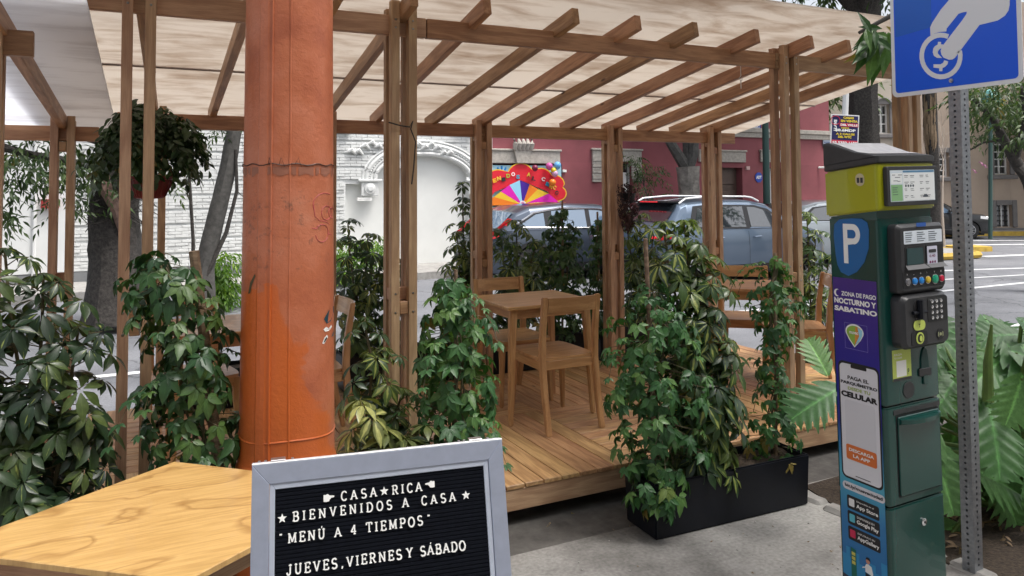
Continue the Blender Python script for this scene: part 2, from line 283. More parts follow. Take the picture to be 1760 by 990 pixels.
# ------------------------------------------------------------------ mesh helpers
def link(o, parent=None):
    COL.objects.link(o)
    if parent is not None: o.parent = parent
    return o
def tag(o, label=None, cat=None, group=None, kind=None):
    if label: o['label'] = label
    if cat: o['category'] = cat
    if group: o['group'] = group
    if kind: o['kind'] = kind
    return o
def thing(name, label, cat, loc=(0, 0, 0), rz=0, group=None):
    o = bpy.data.objects.new(name, None); link(o); o.location = loc; o.rotation_euler = (0, 0, rz); o.empty_display_size = .1
    return tag(o, label, cat, group)
class MB:
    def __init__(s): s.v = []; s.f = []; s.mi = []; s.uv = None
    def add(s, vs, fs, mi=0):
        k = len(s.v); s.v += [tuple(v) for v in vs]; s.f += [tuple(i+k for i in f) for f in fs]; s.mi += [mi]*len(fs); return s
    def box(s, a, b, mi=0, M4=None):
        x0, y0, z0 = a; x1, y1, z1 = b
        vs = [(x0,y0,z0),(x1,y0,z0),(x1,y1,z0),(x0,y1,z0),(x0,y0,z1),(x1,y0,z1),(x1,y1,z1),(x0,y1,z1)]
        if M4 is not None: vs = [M4 @ Vector(v) for v in vs]
        return s.add(vs, [(0,3,2,1),(4,5,6,7),(0,1,5,4),(1,2,6,5),(2,3,7,6),(3,0,4,7)], mi)
    def tube(s, pts, rs, seg=8, mi=0, cap=True):
        pts = [Vector(p) for p in pts]
        if not hasattr(rs, '__len__'): rs = [rs]*len(pts)
        k = len(s.v); up = Vector((0, 0, 1)); n_ = len(pts)
        for i, p in enumerate(pts):
            d = (pts[min(i+1, n_-1)]-pts[max(i-1, 0)])
            if d.length < 1e-9: d = Vector((0, 0, 1))
            d.normalize()
            a = d.cross(Vector((.3, 1, .1)) if abs(d.z) > .9 else up).normalized(); b = d.cross(a)
            for j in range(seg):
                t = 2*math.pi*j/seg; s.v.append(tuple(p+(a*math.cos(t)+b*math.sin(t))*rs[i]))
        for i in range(n_-1):
            for j in range(seg):
                j2 = (j+1) % seg; s.f.append((k+i*seg+j, k+i*seg+j2, k+(i+1)*seg+j2, k+(i+1)*seg+j)); s.mi.append(mi)
        if cap:
            s.f.append(tuple(k+j for j in reversed(range(seg)))); s.f.append(tuple(k+(n_-1)*seg+j for j in range(seg))); s.mi += [mi, mi]
        return s
    def lathe(s, prof, c=(0, 0, 0), seg=24, mi=0, cap=True):
        k = len(s.v)
        for r_, z in prof:
            for j in range(seg):
                t = 2*math.pi*j/seg; s.v.append((c[0]+r_*math.cos(t), c[1]+r_*math.sin(t), c[2]+z))
        for i in range(len(prof)-1):
            for j in range(seg):
                j2 = (j+1) % seg; s.f.append((k+i*seg+j, k+i*seg+j2, k+(i+1)*seg+j2, k+(i+1)*seg+j)); s.mi.append(mi)
        if cap:
            s.f.append(tuple(k+j for j in reversed(range(seg)))); s.f.append(tuple(k+(len(prof)-1)*seg+j for j in range(seg))); s.mi += [mi, mi]
        return s
    def prism(s, poly, o, ux, uy, depth, mi=0):
        """polygon (2d) placed at o with axes ux, uy, extruded along ux x uy by depth"""
        o = Vector(o); ux = Vector(ux); uy = Vector(uy); nn = ux.cross(uy).normalized()
        k = len(poly); a = [o+ux*p[0]+uy*p[1] for p in poly]; b_ = [p+nn*depth for p in a]
        return s.add(a+b_, [tuple(reversed(range(k))), tuple(range(k, 2*k))]+[(i, (i+1) % k, k+(i+1) % k, k+i) for i in range(k)], mi)
    def mesh(s, name, mats):
        me = bpy.data.meshes.new(name); me.from_pydata(s.v, [], s.f); me.update()
        for m_ in (mats if isinstance(mats, (list, tuple)) else [mats]): me.materials.append(m_)
        if any(s.mi): me.polygons.foreach_set('material_index', s.mi)
        return me
    def build(s, name, mats, parent=None, smooth=False, bevel=0, seg=1, fixn=True):
        me = s.mesh(name, mats)
        bm = bmesh.new(); bm.from_mesh(me)
        if fixn: bmesh.ops.recalc_face_normals(bm, faces=bm.faces)
        if bevel: bmesh.ops.bevel(bm, geom=[e for e in bm.edges if len(e.link_faces) == 2 and e.calc_face_angle(0) > .5], offset=bevel, segments=seg, affect='EDGES', clamp_overlap=True)
        bm.to_mesh(me); bm.free()
        o = bpy.data.objects.new(name, me); link(o, parent)
        if smooth: smooth_by_angle(me)
        return o
def smooth_by_angle(me, ang=.7):
    me.polygons.foreach_set('use_smooth', [True]*len(me.polygons))
    bm = bmesh.new(); bm.from_mesh(me)
    for e in bm.edges: e.smooth = not (len(e.link_faces) == 2 and e.calc_face_angle(0) > ang)
    bm.to_mesh(me); bm.free()
def plank(name, L, W, T, mat, parent=None, loc=(0, 0, 0), rot=(0, 0, 0), bevel=.003, mesh_cache={}):
    """a stick whose long side is its own X axis (so the grain follows it), centred"""
    key = (round(L, 3), round(W, 3), round(T, 3), mat.name, bevel)
    if key not in mesh_cache:
        o = MB().box((-L/2, -W/2, -T/2), (L/2, W/2, T/2)).build(name, mat, None, False, bevel)
        mesh_cache[key] = o.data; o.parent = parent
    else:
        o = bpy.data.objects.new(name, mesh_cache[key]); link(o, parent)
    o.location = loc; o.rotation_euler = rot
    return o
def upright(name, x, y, z0, z1, w_, d_, mat, parent):
    return plank(name, z1-z0, w_, d_, mat, parent, (x, y, (z0+z1)/2), (0, rad(-90), 0))
def legmb(p0, p1, a0, a1):
    """tapered square leg from p0 (size a0) to p1 (size a1)"""
    m_ = MB(); p0 = Vector(p0); p1 = Vector(p1)
    q = [(-1, -1), (1, -1), (1, 1), (-1, 1)]
    vs = [p0+Vector((x*a0/2, y*a0/2, 0)) for x, y in q]+[p1+Vector((x*a1/2, y*a1/2, 0)) for x, y in q]
    m_.add(vs, [(0, 3, 2, 1), (4, 5, 6, 7)]+[(i, (i+1) % 4, 4+(i+1) % 4, 4+i) for i in range(4)])
    return m_
def zgrain(o):
    """turn mesh so that its long Z axis becomes the local X used by the wood grain"""
    R = Matrix.Rotation(rad(90), 4, 'Y'); o.data.transform(R); o.matrix_basis = o.matrix_basis @ R.inverted(); return o
def curve_text(body, bold=0.):
    c = bpy.data.curves.new('t', 'FONT'); c.body = body; c.size = 1; c.offset = bold; c.resolution_u = 3
    o = bpy.data.objects.new('t', c); me = bpy.data.meshes.new_from_object(o); bpy.data.objects.remove(o); bpy.data.curves.remove(c)
    return me
def textmesh(body, o3, ux, uy, width=None, height=None, mat=None, name='lettering', parent=None, bold=.02, align='l', extr=0., space=None):
    """flat print: lettering fitted to a box; o3 = lower left corner, ux / uy unit vectors"""
    me = curve_text(body, bold); co = np.array([v.co[:] for v in me.vertices])
    if len(co) == 0: return None
    mn = co.min(0); mx = co.max(0); w0, h0 = mx[0]-mn[0], mx[1]-mn[1]
    s = height/h0 if height else width/w0
    sx_ = width/w0 if width else s
    o3 = Vector(o3); ux = Vector(ux).normalized(); uy = Vector(uy).normalized()
    off = -(w0*sx_)/2 if align == 'c' else 0
    for v in me.vertices:
        a = (v.co.x-mn[0])*sx_+off; b_ = (v.co.y-mn[1])*s; v.co = o3+ux*a+uy*b_
    me.materials.clear(); me.materials.append(mat)
    ob = bpy.data.objects.new(name, me); link(ob, parent); return ob
def flatpoly(name, poly, o3, ux, uy, mat, parent, thick=.0012):
    """thin plate or sticker"""
    return MB().prism(poly, o3, ux, uy, thick).build(name, mat, parent)
def rrect(w_, h_, r_, n_=5, x=0, y=0):
    p = []
    for cx, cy, a in ((w_-r_, r_, -90), (w_-r_, h_-r_, 0), (r_, h_-r_, 90), (r_, r_, 180)):
        for i in range(n_+1): t = rad(a+90*i/n_); p.append((x+cx+r_*math.cos(t), y+cy+r_*math.sin(t)))
    return p
def circ(cx, cy, r_, n_=20, ry=None):
    return [(cx+r_*math.cos(2*math.pi*i/n_), cy+(ry or r_)*math.sin(2*math.pi*i/n_)) for i in range(n_)]

# ------------------------------------------------------------------ leaves
def blade(L, W, prof, curl=.25, fold=.25, x0=0.):
    """one leaflet along +X: rows of (left, mid, right)"""
    n_ = len(prof); V = []; UV = []; F = []
    for i, p in enumerate(prof):
        t = i/(n_-1); x = x0+L*t; z = -curl*L*t*t; hw = W/2*p
        V += [(x, hw, z+fold*hw), (x, 0, z), (x, -hw, z+fold*hw)]; UV += [(0, t), (.5, t), (1, t)]
    for i in range(n_-1):
        a = 3*i; F += [(a, a+1, a+4, a+3), (a+1, a+2, a+5, a+4)]
    return np.array(V), UV, F
def palmate(spec, prof, petio=.0):
    """spec: list of (angle deg, L, W, droop deg, curl)"""
    V = np.zeros((0, 3)); UV = []; F = []
    for a, L, W, dr, cu_ in spec:
        v, u, f = blade(L, W, prof, cu_, .3, petio)
        R = np.array(Euler((0, rad(dr), rad(a)), 'XYZ').to_matrix()); k = len(V)
        V = np.vstack([V, v@R.T]); UV += u; F += [tuple(i+k for i in q) for q in f]
    return V, UV, F
P_OBO = [.10, .55, .95, .98, .55, .03]
P_TOO = [.08, .70, .78, 1.0, .72, .62, .30, .02]
P_OVA = [.1, .8, 1., .7, .05]
P_LAN = [.1, .7, 1., .75, .35, .02]
TPL = {}
def mk(kind, k):
    R = random.Random(k*31+len(kind))
    if kind == 'schef':
        n_ = R.choice([7, 8, 8, 9]); spec = []
        for i in range(n_):
            a = -150+300*i/(n_-1)+R.uniform(-7, 7); L = .092*(1-.22*abs(a)/150)*R.uniform(.88, 1.1)
            spec.append((a, L, L*R.uniform(.36, .44), R.uniform(4, 32), R.uniform(.1, .35)))
        return palmate(spec, P_OBO, .012)
    if kind == 'creep':
        spec = []
        for a, s in ((-96, .62), (-48, .86), (0, 1.), (48, .86), (96, .62)):
            L = .070*s*R.uniform(.9, 1.12); spec.append((a+R.uniform(-8, 8), L, L*R.uniform(.46, .56), R.uniform(0, 28), R.uniform(.1, .35)))
        return palmate(spec, P_TOO, .004)
    if kind == 'sprig':   # twig end with alternate simple leaves
        spec = None; V = np.zeros((0, 3)); UV = []; F = []
        for i in range(7):
            L = .055*R.uniform(.8, 1.2); v, u, f = blade(L, L*.5, P_OVA, .3, .2)
            Rm = np.array(Euler((R.uniform(-.5, .5), R.uniform(0, .8), rad((60 if i % 2 else -60)+R.uniform(-20, 20)) if i < 6 else 0), 'XYZ').to_matrix())
            k_ = len(V); V = np.vstack([V, v@Rm.T+np.array([.018*i, 0, -.002*i*i])]); UV += u; F += [tuple(j+k_ for j in q) for q in f]
        return V, UV, F
    if kind == 'lance':
        V = np.zeros((0, 3)); UV = []; F = []
        for i in range(8):
            L = .085*R.uniform(.8, 1.2); v, u, f = blade(L, L*.30, P_LAN, .35, .2)
            Rm = np.array(Euler((R.uniform(-.4, .4), R.uniform(.1, .9), rad((50 if i % 2 else -50)+R.uniform(-25, 25)) if i < 7 else 0), 'XYZ').to_matrix())
            k_ = len(V); V = np.vstack([V, v@Rm.T+np.array([.03*i, 0, -.003*i*i])]); UV += u; F += [tuple(j+k_ for j in q) for q in f]
        return V, UV, F
    if kind == 'philo':
        V = []; UV = []; F = []; n_ = 64; L = .46; lob = 6.5
        for i in range(n_+1):
            t = i/n_; env = (math.sin(math.pi*min(1, t*.93+.07))**.62)*(1-.25*t)
            ph = (t*lob) % 1.; g = .30+.70*(math.sin(math.pi*ph)**.5)*(.85+.15*math.sin(ph*9+t*20))
            for sgn in (1, -1):
                for j in range(4):
                    s_ = j/3; wv = .24*env*g*s_
                    x = L*(t-.06)+wv*.75+(-.03 if t < .08 and j else 0); y = sgn*wv; z = -.16*L*t*t-.9*wv*wv+.12*wv+.004*math.sin(ph*6.28)*s_
                    V.append((x, y, z)); UV.append((.5+sgn*.5*s_, t))
        for i in range(n_):
            for sd_ in (0, 1):
                for j in range(3):
                    a = i*8+sd_*4+j; F.append((a, a+1, a+9, a+8) if sd_ == 0 else (a+1, a, a+8, a+9))
        return np.array(V), UV, F
    if kind == 'strap':
        v, u, f = blade(.55, .035, P_LAN, .5, .3); return v, u, f
for kd, cnt in (('schef', 5), ('creep', 5), ('sprig', 4), ('lance', 4), ('philo', 1), ('strap', 1)):
    TPL[kd] = [mk(kd, i) for i in range(cnt)]
LM = {}
def leafmesh(kind, i, mat):
    key = (kind, i, mat.name)
    if key not in LM:
        V, UV, F = TPL[kind][i]; me = bpy.data.meshes.new('leaf'); me.from_pydata(V.tolist(), [], F); me.materials.append(mat)
        uv = me.uv_layers.new(name='UVMap'); idx = np.zeros(len(me.loops), int); me.loops.foreach_get('vertex_index', idx)
        uv.data.foreach_set('uv', np.array(UV)[idx].ravel()); me.polygons.foreach_set('use_smooth', [True]*len(me.polygons)); LM[key] = me
    return LM[key]
def frame(normal, tip, roll=0):
    nz = Vector(normal).normalized(); tx = Vector(tip); tx = (tx-nz*tx.dot(nz))
    if tx.length < 1e-4: tx = nz.orthogonal()
    tx.normalize(); ty = nz.cross(tx); return Matrix((tx, ty, nz)).transposed() @ Matrix.Rotation(roll, 3, 'X')
def put_leaves(parent, items, mat, name='leaf', cap=300, joined=False, stuffname='foliage'):
    """items: (kind, loc, Matrix3, scale). Up to cap leaves as parts, the rest joined."""
    first = [] if joined else items[:cap]; rest = items if joined else items[cap:]
    for kind, loc, R, s in first:
        o = bpy.data.objects.new(name, leafmesh(kind, random.randrange(len(TPL[kind])), mat)); link(o, parent)
        o.matrix_basis = Matrix.Translation(loc) @ R.to_4x4() @ Matrix.Scale(s, 4)
    if rest:
        Vs = []; Fs = []; UVs = []; rn = []; k = 0
        for kind, loc, R, s in rest:
            V, UV, F = random.choice(TPL[kind]); V2 = (V*s)@np.array(R).T+np.array(loc)
            Vs.append(V2); Fs += [tuple(i+k for i in f) for f in F]; UVs += UV; rn += [random.random()]*len(V); k += len(V)
        me = bpy.data.meshes.new(stuffname); me.from_pydata(np.vstack(Vs).tolist(), [], Fs); me.materials.append(mat)
        uv = me.uv_layers.new(name='UVMap'); idx = np.zeros(len(me.loops), int); me.loops.foreach_get('vertex_index', idx)
        uv.data.foreach_set('uv', np.array(UVs)[idx].ravel()); a = me.attributes.new('rnd', 'FLOAT', 'POINT'); a.data.foreach_set('value', rn)
        me.polygons.foreach_set('use_smooth', [True]*len(me.polygons))
        o = bpy.data.objects.new(stuffname, me); link(o, parent); o['kind'] = 'stuff'
def umbrella_plant(label, x, y, z0, stems, mat, size=1., n=90, group=None, cap=300, name='umbrella_plant', zlo=0.1, rmax=.2):
    """stems: list of (dx, dy, height) tips relative to base"""
    t = thing(name, label, 'plant', (x, y, z0), 0, group); st = MB(); items = []
    per = max(4, n//len(stems))
    for dx, dy, h in stems:
        pts = []
        for i in range(7):
            u = i/6; pts.append(Vector((dx*u**1.3+random.uniform(-.012, .012), dy*u**1.3+random.uniform(-.012, .012), h*u)))
        pts[0].z = 0
        st.tube(pts, [.011-.006*i/6 for i in range(7)], 6)
        for j in range(per):
            u = zlo+(1-zlo)*(j+random.random())/per; u = min(.999, u)
            k_ = int(u*6); fr_ = u*6-k_; p = pts[k_].lerp(pts[min(6, k_+1)], fr_)
            a = j*2.4+random.uniform(-.5, .5); up_ = (u-.45)*1.0+random.uniform(-.15, .3)
            dv = Vector((math.cos(a), math.sin(a), up_)).normalized(); ln = random.uniform(.35, 1.)*rmax*(1.05-.35*u)
            e = p+dv*ln; e.z -= .02
            st.tube([p, (p+e)/2+Vector((0, 0, .012)), e], [.0026, .002, .0018], 3, cap=False)
            nrm = Vector((dv.x*.62, dv.y*.62-.22, .80+.3*up_)); s_ = size*random.uniform(.75, 1.15)*(1. if u < .9 else .75)
            items.append(('schef', e, frame(nrm, dv+Vector((0, 0, -.3))), s_))
        items.append(('schef', pts[-1]+Vector((0, 0, .02)), frame((.1, .1, 1), (1, 0, 0)), size*.8))
    random.shuffle(items)
    st.build('stem', M['stem'], t); put_leaves(t, items, mat, cap=cap); return t
def creeper_plant(label, x, y, z0, h, prof, mat, n=200, stake=None, group=None, cap=300, size=1., name='creeper_plant', hang=0):
    """prof: list of (z, radius x, offset x, offset y)"""
    t = thing(name, label, 'plant', (x, y, z0), 0, group); st = MB(); items = []
    def R(z):
        for a, b in zip(prof, prof[1:]):
            if a[0] <= z <= b[0]:
                u = (z-a[0])/(b[0]-a[0]); return [a[i]*(1-u)+b[i]*u for i in (1, 2, 3)]
        return list(prof[-1][1:])
    for k_ in range(4):
        ph = random.uniform(0, 6); pts = []
        for i in range(10):
            z = h*.96*i/9; r_, ox, oy = R(z); pts.append((ox+.25*r_*math.cos(ph+i*1.1), oy+.25*r_*math.sin(ph+i*1.1), z))
        st.tube(pts, .0045, 4)
    n = int(n*1.22); ws = [R(h*(i+.5)/24)[0] for i in range(24)]; tot = sum(ws)
    for i in range(24):
        for j in range(max(1, round(n*ws[i]/tot))):
            z = h*(i+random.random())/24; r_, ox, oy = R(z); a = random.uniform(0, 2*math.pi)
            rr = r_*math.sqrt(random.uniform(.15, 1.45)); c = Vector((ox+rr*math.cos(a), oy+rr*.85*math.sin(a), z))
            o_ = Vector((math.cos(a), math.sin(a), 0)); p0 = Vector((ox+.3*r_*math.cos(a), oy+.3*r_*math.sin(a), z+.02))
            if random.random() < .5: st.tube([p0, c], [.0022, .0014], 3, cap=False)
            nrm = o_*random.uniform(.5, 1.)+Vector((random.uniform(-.3, .3), random.uniform(-.3, .3), random.uniform(.25, .9)))
            items.append(('creep', c, frame(nrm, Vector((o_.x*.5+random.uniform(-.5, .5), o_.y*.5+random.uniform(-.5, .5), -.9))), size*.86*random.uniform(.65, 1.3)))
    for k_ in range(hang):    # wandering tendrils with small leaves
        z = random.uniform(.25, .95)*h; r_, ox, oy = R(z); a = random.uniform(0, 6.28); p = Vector((ox, oy, z)); pts = [p.copy()]; L = random.uniform(.14, .26)
        for i in range(1, 7):
            u = i/6; q = p+Vector((math.cos(a), math.sin(a), 0))*(r_*.6+L*u)+Vector((0, 0, .06*math.sin(u*3)-.15*u*u+random.uniform(-.012, .012))); pts.append(q)
            items.append(('creep', q, frame((math.cos(a)*.4, math.sin(a)*.4, 1), (math.cos(a), math.sin(a), -.6)), size*.62*random.uniform(.7, 1.1)))
        st.tube(pts, .0018, 3, cap=False)
    random.shuffle(items)
    st.build('stem', M['stem'], t); put_leaves(t, items, mat, cap=cap)
    if stake:
        (ax, ay, az), (bx, by, bz), r_ = stake
        o = MB().tube([(ax, ay, az), ((ax+bx)/2+.004, (ay+by)/2, (az+bz)/2), (bx, by, bz)], [r_*1.05, r_, r_*.9], 8).build('stake', M['stake'], t, True)
    return t

# ================================================================== SETTING
def sheet(name, x0, y0, x1, y1, z, mat, kind='structure', cuts=0):
    o = MB().add([(x0, y0, z), (x1, y0, z), (x1, y1, z), (x0, y1, z)], [(0, 1, 2, 3)]).build(name, mat); o['kind'] = kind; return o
def slab(name, x0, y0, x1, y1, z0, z1, mat):
    o = MB().box((x0, y0, z0), (x1, y1, z1)).build(name, mat, None, False, .012); o['kind'] = 'structure'; return o
KY = 3.24          # edge of the pavement slab
FY = 14.55         # far kerb
WY = 16.2          # facade line
sheet('ground', -150, -120, 220, 220, -.135, M['asph'])
sheet('road', -60, 3.8, 80, FY+.05, -.124, M['asph'])
slab('sidewalk', -14, -4.2, 14, KY, -.3, 0, M['conc'])
slab('gutter_apron', -14, KY+.003, 14, 3.92, -.3, -.016, plain('concrete with painted shade', (.085, .08, .075), .85, 0, .35, 12, .4))  # dark base colour stands for the shade under the deck
slab('far_sidewalk', -30, FY+.16, 18.9, WY+.3, -.3, .02, M['kerb'])
slab('far_kerb', -30, FY, 18.6, FY+.157, -.3, .028, M['kerb'])
# corner with yellow kerb beyond the cars
cc = at(1630, 431, Z=-.12)
mb = MB(); mb.prism([(17.2, 12.2), (18.9, 12.0), (19.5, 12.8), (19.3, FY), (17.2, FY)], (0, 0, -.2), (1, 0, 0), (0, 1, 0), .23); o = mb.build('corner_sidewalk', M['kerb']); o['kind'] = 'structure'
mb = MB(); mb.tube([(17.0, 12.1, -.03), (18.9, 11.93, -.03), (19.56, 12.75, -.03), (19.36, FY, -.03)], .085, 6); o = mb.build('yellow_kerb', M['yellow']); o['kind'] = 'structure'
mb = MB(); mb.prism([(20.3, 13.2), (21.2, 13.0), (21.5, 13.9), (20.5, 14.0)], (0, 0, -.2), (1, 0, 0), (0, 1, 0), .21); o = mb.build('kerb_island', M['yellow']); o['kind'] = 'structure'
# road markings
def marking(p, name='road_marking'):
    o = MB().add([(a, b_, -.119) for a, b_ in p], [tuple(range(len(p)))]).build(name, M['paint']); o['kind'] = 'structure'
def strip(pa, pb, w_):
    a = at(*pa, Z=-.12); b_ = at(*pb, Z=-.12); d = (b_-a).normalized(); nn = Vector((-d.y, d.x, 0))*w_/2
    marking([((a+nn).x, (a+nn).y), ((b_+nn).x, (b_+nn).y), ((b_-nn).x, (b_-nn).y), ((a-nn).x, (a-nn).y)])
strip((1560, 583), (2100, 512), .14); strip((1500, 469), (2000, 453), .16); strip((1560, 484), (1800, 470), .10)
strip((1690, 441), (2000, 428), .30); strip((1640, 421), (2000, 418), .35); strip((1640, 414), (2000, 413), .30)
for a, b_ in (((-8, 7.2), (60, 7.2)),): marking([(a[0], 8.5), (b_[0], 8.5), (b_[0], 8.62), (a[0], 8.62)])
# tree pit with leaf litter behind the meter
mb = MB(); mb.prism([(3.35, 1.2), (6.6, 1.0), (6.6, 3.35), (3.42, 3.2), (3.28, 2.6)], (0, 0, -.05), (1, 0, 0), (0, 1, 0), .057); o = mb.build('soil_bed', M['soil']); o['kind'] = 'structure'
mb = MB(); R = random.Random(3)
for i in range(9):
    t = i/8; mb.box((-.10, -.05, -.03), (.10, .05, .012+R.uniform(0, .012)), 0, Matrix.Translation((3.31+R.uniform(-.03, .03), 1.5+1.8*t, 0.005)) @ Matrix.Rotation(R.uniform(-.4, .4)+1.57, 4, 'Z'))
o = mb.build('broken_edging', M['kerb'], None, False, .02); o['kind'] = 'structure'

# ================================================================== DECKS
def deck(label, x0, x1, y0, y1, tiles, group, last=True):
    t = thing('wooden_deck', label, 'deck', (0, 0, 0), 0, group); top = .193; T = .022; pitch = 1.09/10; n_ = 0
    for (tx, ty, d) in tiles:
        for k in range(10):
            if d == 'Y':
                xa = tx+k*pitch; xb = xa+pitch-.006; ya, yb = max(ty, y0)+.001, min(ty+1.087, y1)
                if xa < x0-.001 or xb > x1+.03 or yb-ya < .1: continue
                plank('plank', yb-ya, xb-xa, T, M['deck'], t, ((xa+xb)/2, (ya+yb)/2, top-T/2), (0, 0, rad(90)), .0025)
            else:
                ya = ty+k*pitch; yb = ya+pitch-.006; xa, xb = max(tx, x0)+.001, min(tx+1.087, x1)
                if yb > y1+.02 or xb-xa < .1: continue
                plank('plank', xb-xa, yb-ya, T, M['deck'], t, ((xa+xb)/2, (ya+yb)/2, top-T/2), (0, 0, 0), .0025)
    plank('fascia_board', x1-x0, .025, .108, M['post'], t, ((x0+x1)/2, y0+.018, top-T-.055), (0, 0, 0))
    plank('fascia_board', y1-y0-.06, .025, .108, M['post'], t, (x1-.014, (y0+y1)/2+.02, top-T-.055), (0, 0, rad(90)))
    mb = MB()
    for k in range(int((x1-x0)/.5)+1): mb.box((x0+.03+k*.5, y0+.04, top-T-.11), (min(x1-.04, x0+.08+k*.5), y1-.02, top-T-.003))
    mb.build('joist', M['post'], t)
    mb = MB()
    for k in range(int((x1-x0)/1.0)+1):
        for yy in (y0+.25, (y0+y1)/2, y1-.2): mb.box((x0+.2+k*1.0, yy, -.12 if yy > 3.9 else -.015), (x0+.29+k*1.0, yy+.09, top-T-.112))
    o = mb.build('support_block', M['black'], t)
    return t
tl = []
for i, tx in enumerate((-.80, .29, 1.38, 2.47, 3.56, 4.65)):
    for j, ty in enumerate((3.52, 4.61, 5.70)): tl.append((tx, ty, 'Y' if (i+j) % 2 == 0 else 'X'))
deck('oiled timber deck of parquet laid boards under the tables and chairs', -.30, 5.25, 3.52, 5.95, tl, 'timber decks of the terrace')
tl = []
for i, tx in enumerate((-3.64, -2.55, -1.46)):
    for j, ty in enumerate((3.66, 4.75, 5.84)): tl.append((tx, ty, 'Y' if (i+j) % 2 == 0 else 'X'))
deck('paler timber deck of the neighbouring module, left of the gap', -3.6, -.37, 3.66, 5.95, tl, 'timber decks of the terrace')

# ================================================================== PERGOLA
S4 = .043; OF = .0445
def rod(name, x, y, z0, z1, t, mat=None):
    return plank(name, z1-z0, S4, S4, mat or M['post'], t, (x, y, (z0+z1)/2), (0, rad(-90), 0), .002)
def post4(t, x, y, z0, zt, blocks=(1.05,), tall=None):
    for sx in (-1, 1):
        for sy in (-1, 1):
            rod('upright', x+sx*OF, y+sy*OF, z0+.001, zt+random.uniform(-.012, .02)+(.02 if sy < 0 else 0), t)
    for zb in blocks: plank('spacer_block', S4-.002, .12, .06, M['beam'], t, (x, y, zb), (0, 0, 0)); plank('spacer_block', .128, .040, .06, M['beam'], t, (x, y, zb+.065), (0, 0, 0))
pg = thing('pergola', 'oiled pine pergola with slatted roof over the middle deck', 'pergola', (0, 0, 0), 0, 'pergolas of the terrace')
YF, YB = 3.64, 5.45
ZB = 2.462; BH = .098
def beam(t, xa, xb, y, z, h=BH, mat='beam', name='beam'):
    return plank(name, xb-xa, .042, h, M[mat], t, ((xa+xb)/2, y, z+h/2), (0, 0, 0))
beam(pg, -.34, 1.186+.13, YF, ZB, mat='post'); beam(pg, 1.322, 3.70, YF, ZB); beam(pg, 3.706, 5.32, YF, ZB, mat='post')
ZBB = 2.098
beam(pg, -.1, 2.36, YB, ZBB); beam(pg, 2.364, 3.62, YB, ZBB); beam(pg, 3.624, 5.02, YB, ZBB)
fronts = [.012, 1.186, 3.79, 4.98]; backs = [.12, 1.22, 2.435, 3.66, 4.75]
for x in fronts: post4(pg, x, YF, .193, 2.60, (1.12,))
for x in backs: post4(pg, x, YB, .193, 2.215, (1.12, 2.03))
SL = .187
def rafter(t, xf, xb, y0=3.42, y1=5.58, z0=2.53, mat='beam', sl=SL, yref=3.6):
    a = Vector((xf+(xf-xb)/(YB-YF)*.2, y0, z0-sl*(y0-yref)+.043)); b_ = Vector((xb, y1, z0-sl*(y1-yref)+.043)); d = b_-a
    o = plank('rafter', d.length, S4-.001, .086, M[mat], t, (a+b_)/2, (0, 0, 0))
    o.rotation_euler = (0, -math.asin(d.z/d.length), math.atan2(d.y, d.x)); return o
for xf, xb in ((.012, .12), (.47, .47), (.83, .85), (1.186, 1.22), (1.57, 1.60), (2.075, 2.035), (2.475, 2.435), (2.87, 2.77), (3.34, 3.24), (3.79, 3.66), (4.13, 4.03), (4.47, 4.39), (4.85, 4.75)):
    rafter(pg, xf, xb)
def roofpanel(t, x0, x1, y0, y1, zr, sl, mat, name='roof_sheet', th=.008, skew=0.):
    z = lambda y: zr-sl*(y-3.6)
    vs = []
    for dz in (0, th): vs += [(x0, y0, z(y0)+dz), (x1, y0, z(y0)+dz), (x1+skew, y1, z(y1)+dz), (x0, y1, z(y1)+dz)]
    return MB().add(vs, [(0, 3, 2, 1), (4, 5, 6, 7), (0, 1, 5, 4), (1, 2, 6, 5), (2, 3, 7, 6), (3, 0, 4, 7)]).build(name, mat, t)
ZR = 2.6245
roofpanel(pg, -.55, 5.33, 3.095, 4.77, ZR, SL, M['sheet']); roofpanel(pg, -.55, 5.33, 4.79, 6.05, ZR, SL, M['sheet'])
mb = MB()
for y in (4.78,):
    z = ZR-SL*(y-3.6); mb.box((-.55, y-.022, z-.006), (5.33, y+.022, z-.002)); mb.box((-.55, y-.004, z-.009), (5.33, y+.004, z+.02))
mb.build('joint_strip', flat('translucent joint strip', (.33, .27, .24), .5), pg)
# neighbouring lower module at the left
pl = thing('pergola', 'lower neighbouring pergola with a pale clear roof sheet at the left edge', 'pergola', (0, 0, 0), 0, 'pergolas of the terrace')
beam(pl, -3.6, -.352, 3.44, 2.215); beam(pl, -3.6, -.20, 5.47, 2.006, .092)
post4(pl, -.515, 3.44, .193, 2.345, (1.1,)); post4(pl, -.395, 5.47, .193, 2.125, (1.1, 1.97)); post4(pl, -2.6, 3.44, .193, 2.345); post4(pl, -2.6, 5.47, .193, 2.125)
for x in (-.395, -1.0, -1.6, -2.2): rafter(pl, x-.06, x, 3.25, 5.6, 2.285, 'beam', .102, 3.44)
roofpanel(pl, -3.5, -.165, 3.14, 6.1, 2.355, .102, M['sheetw'], skew=.06)

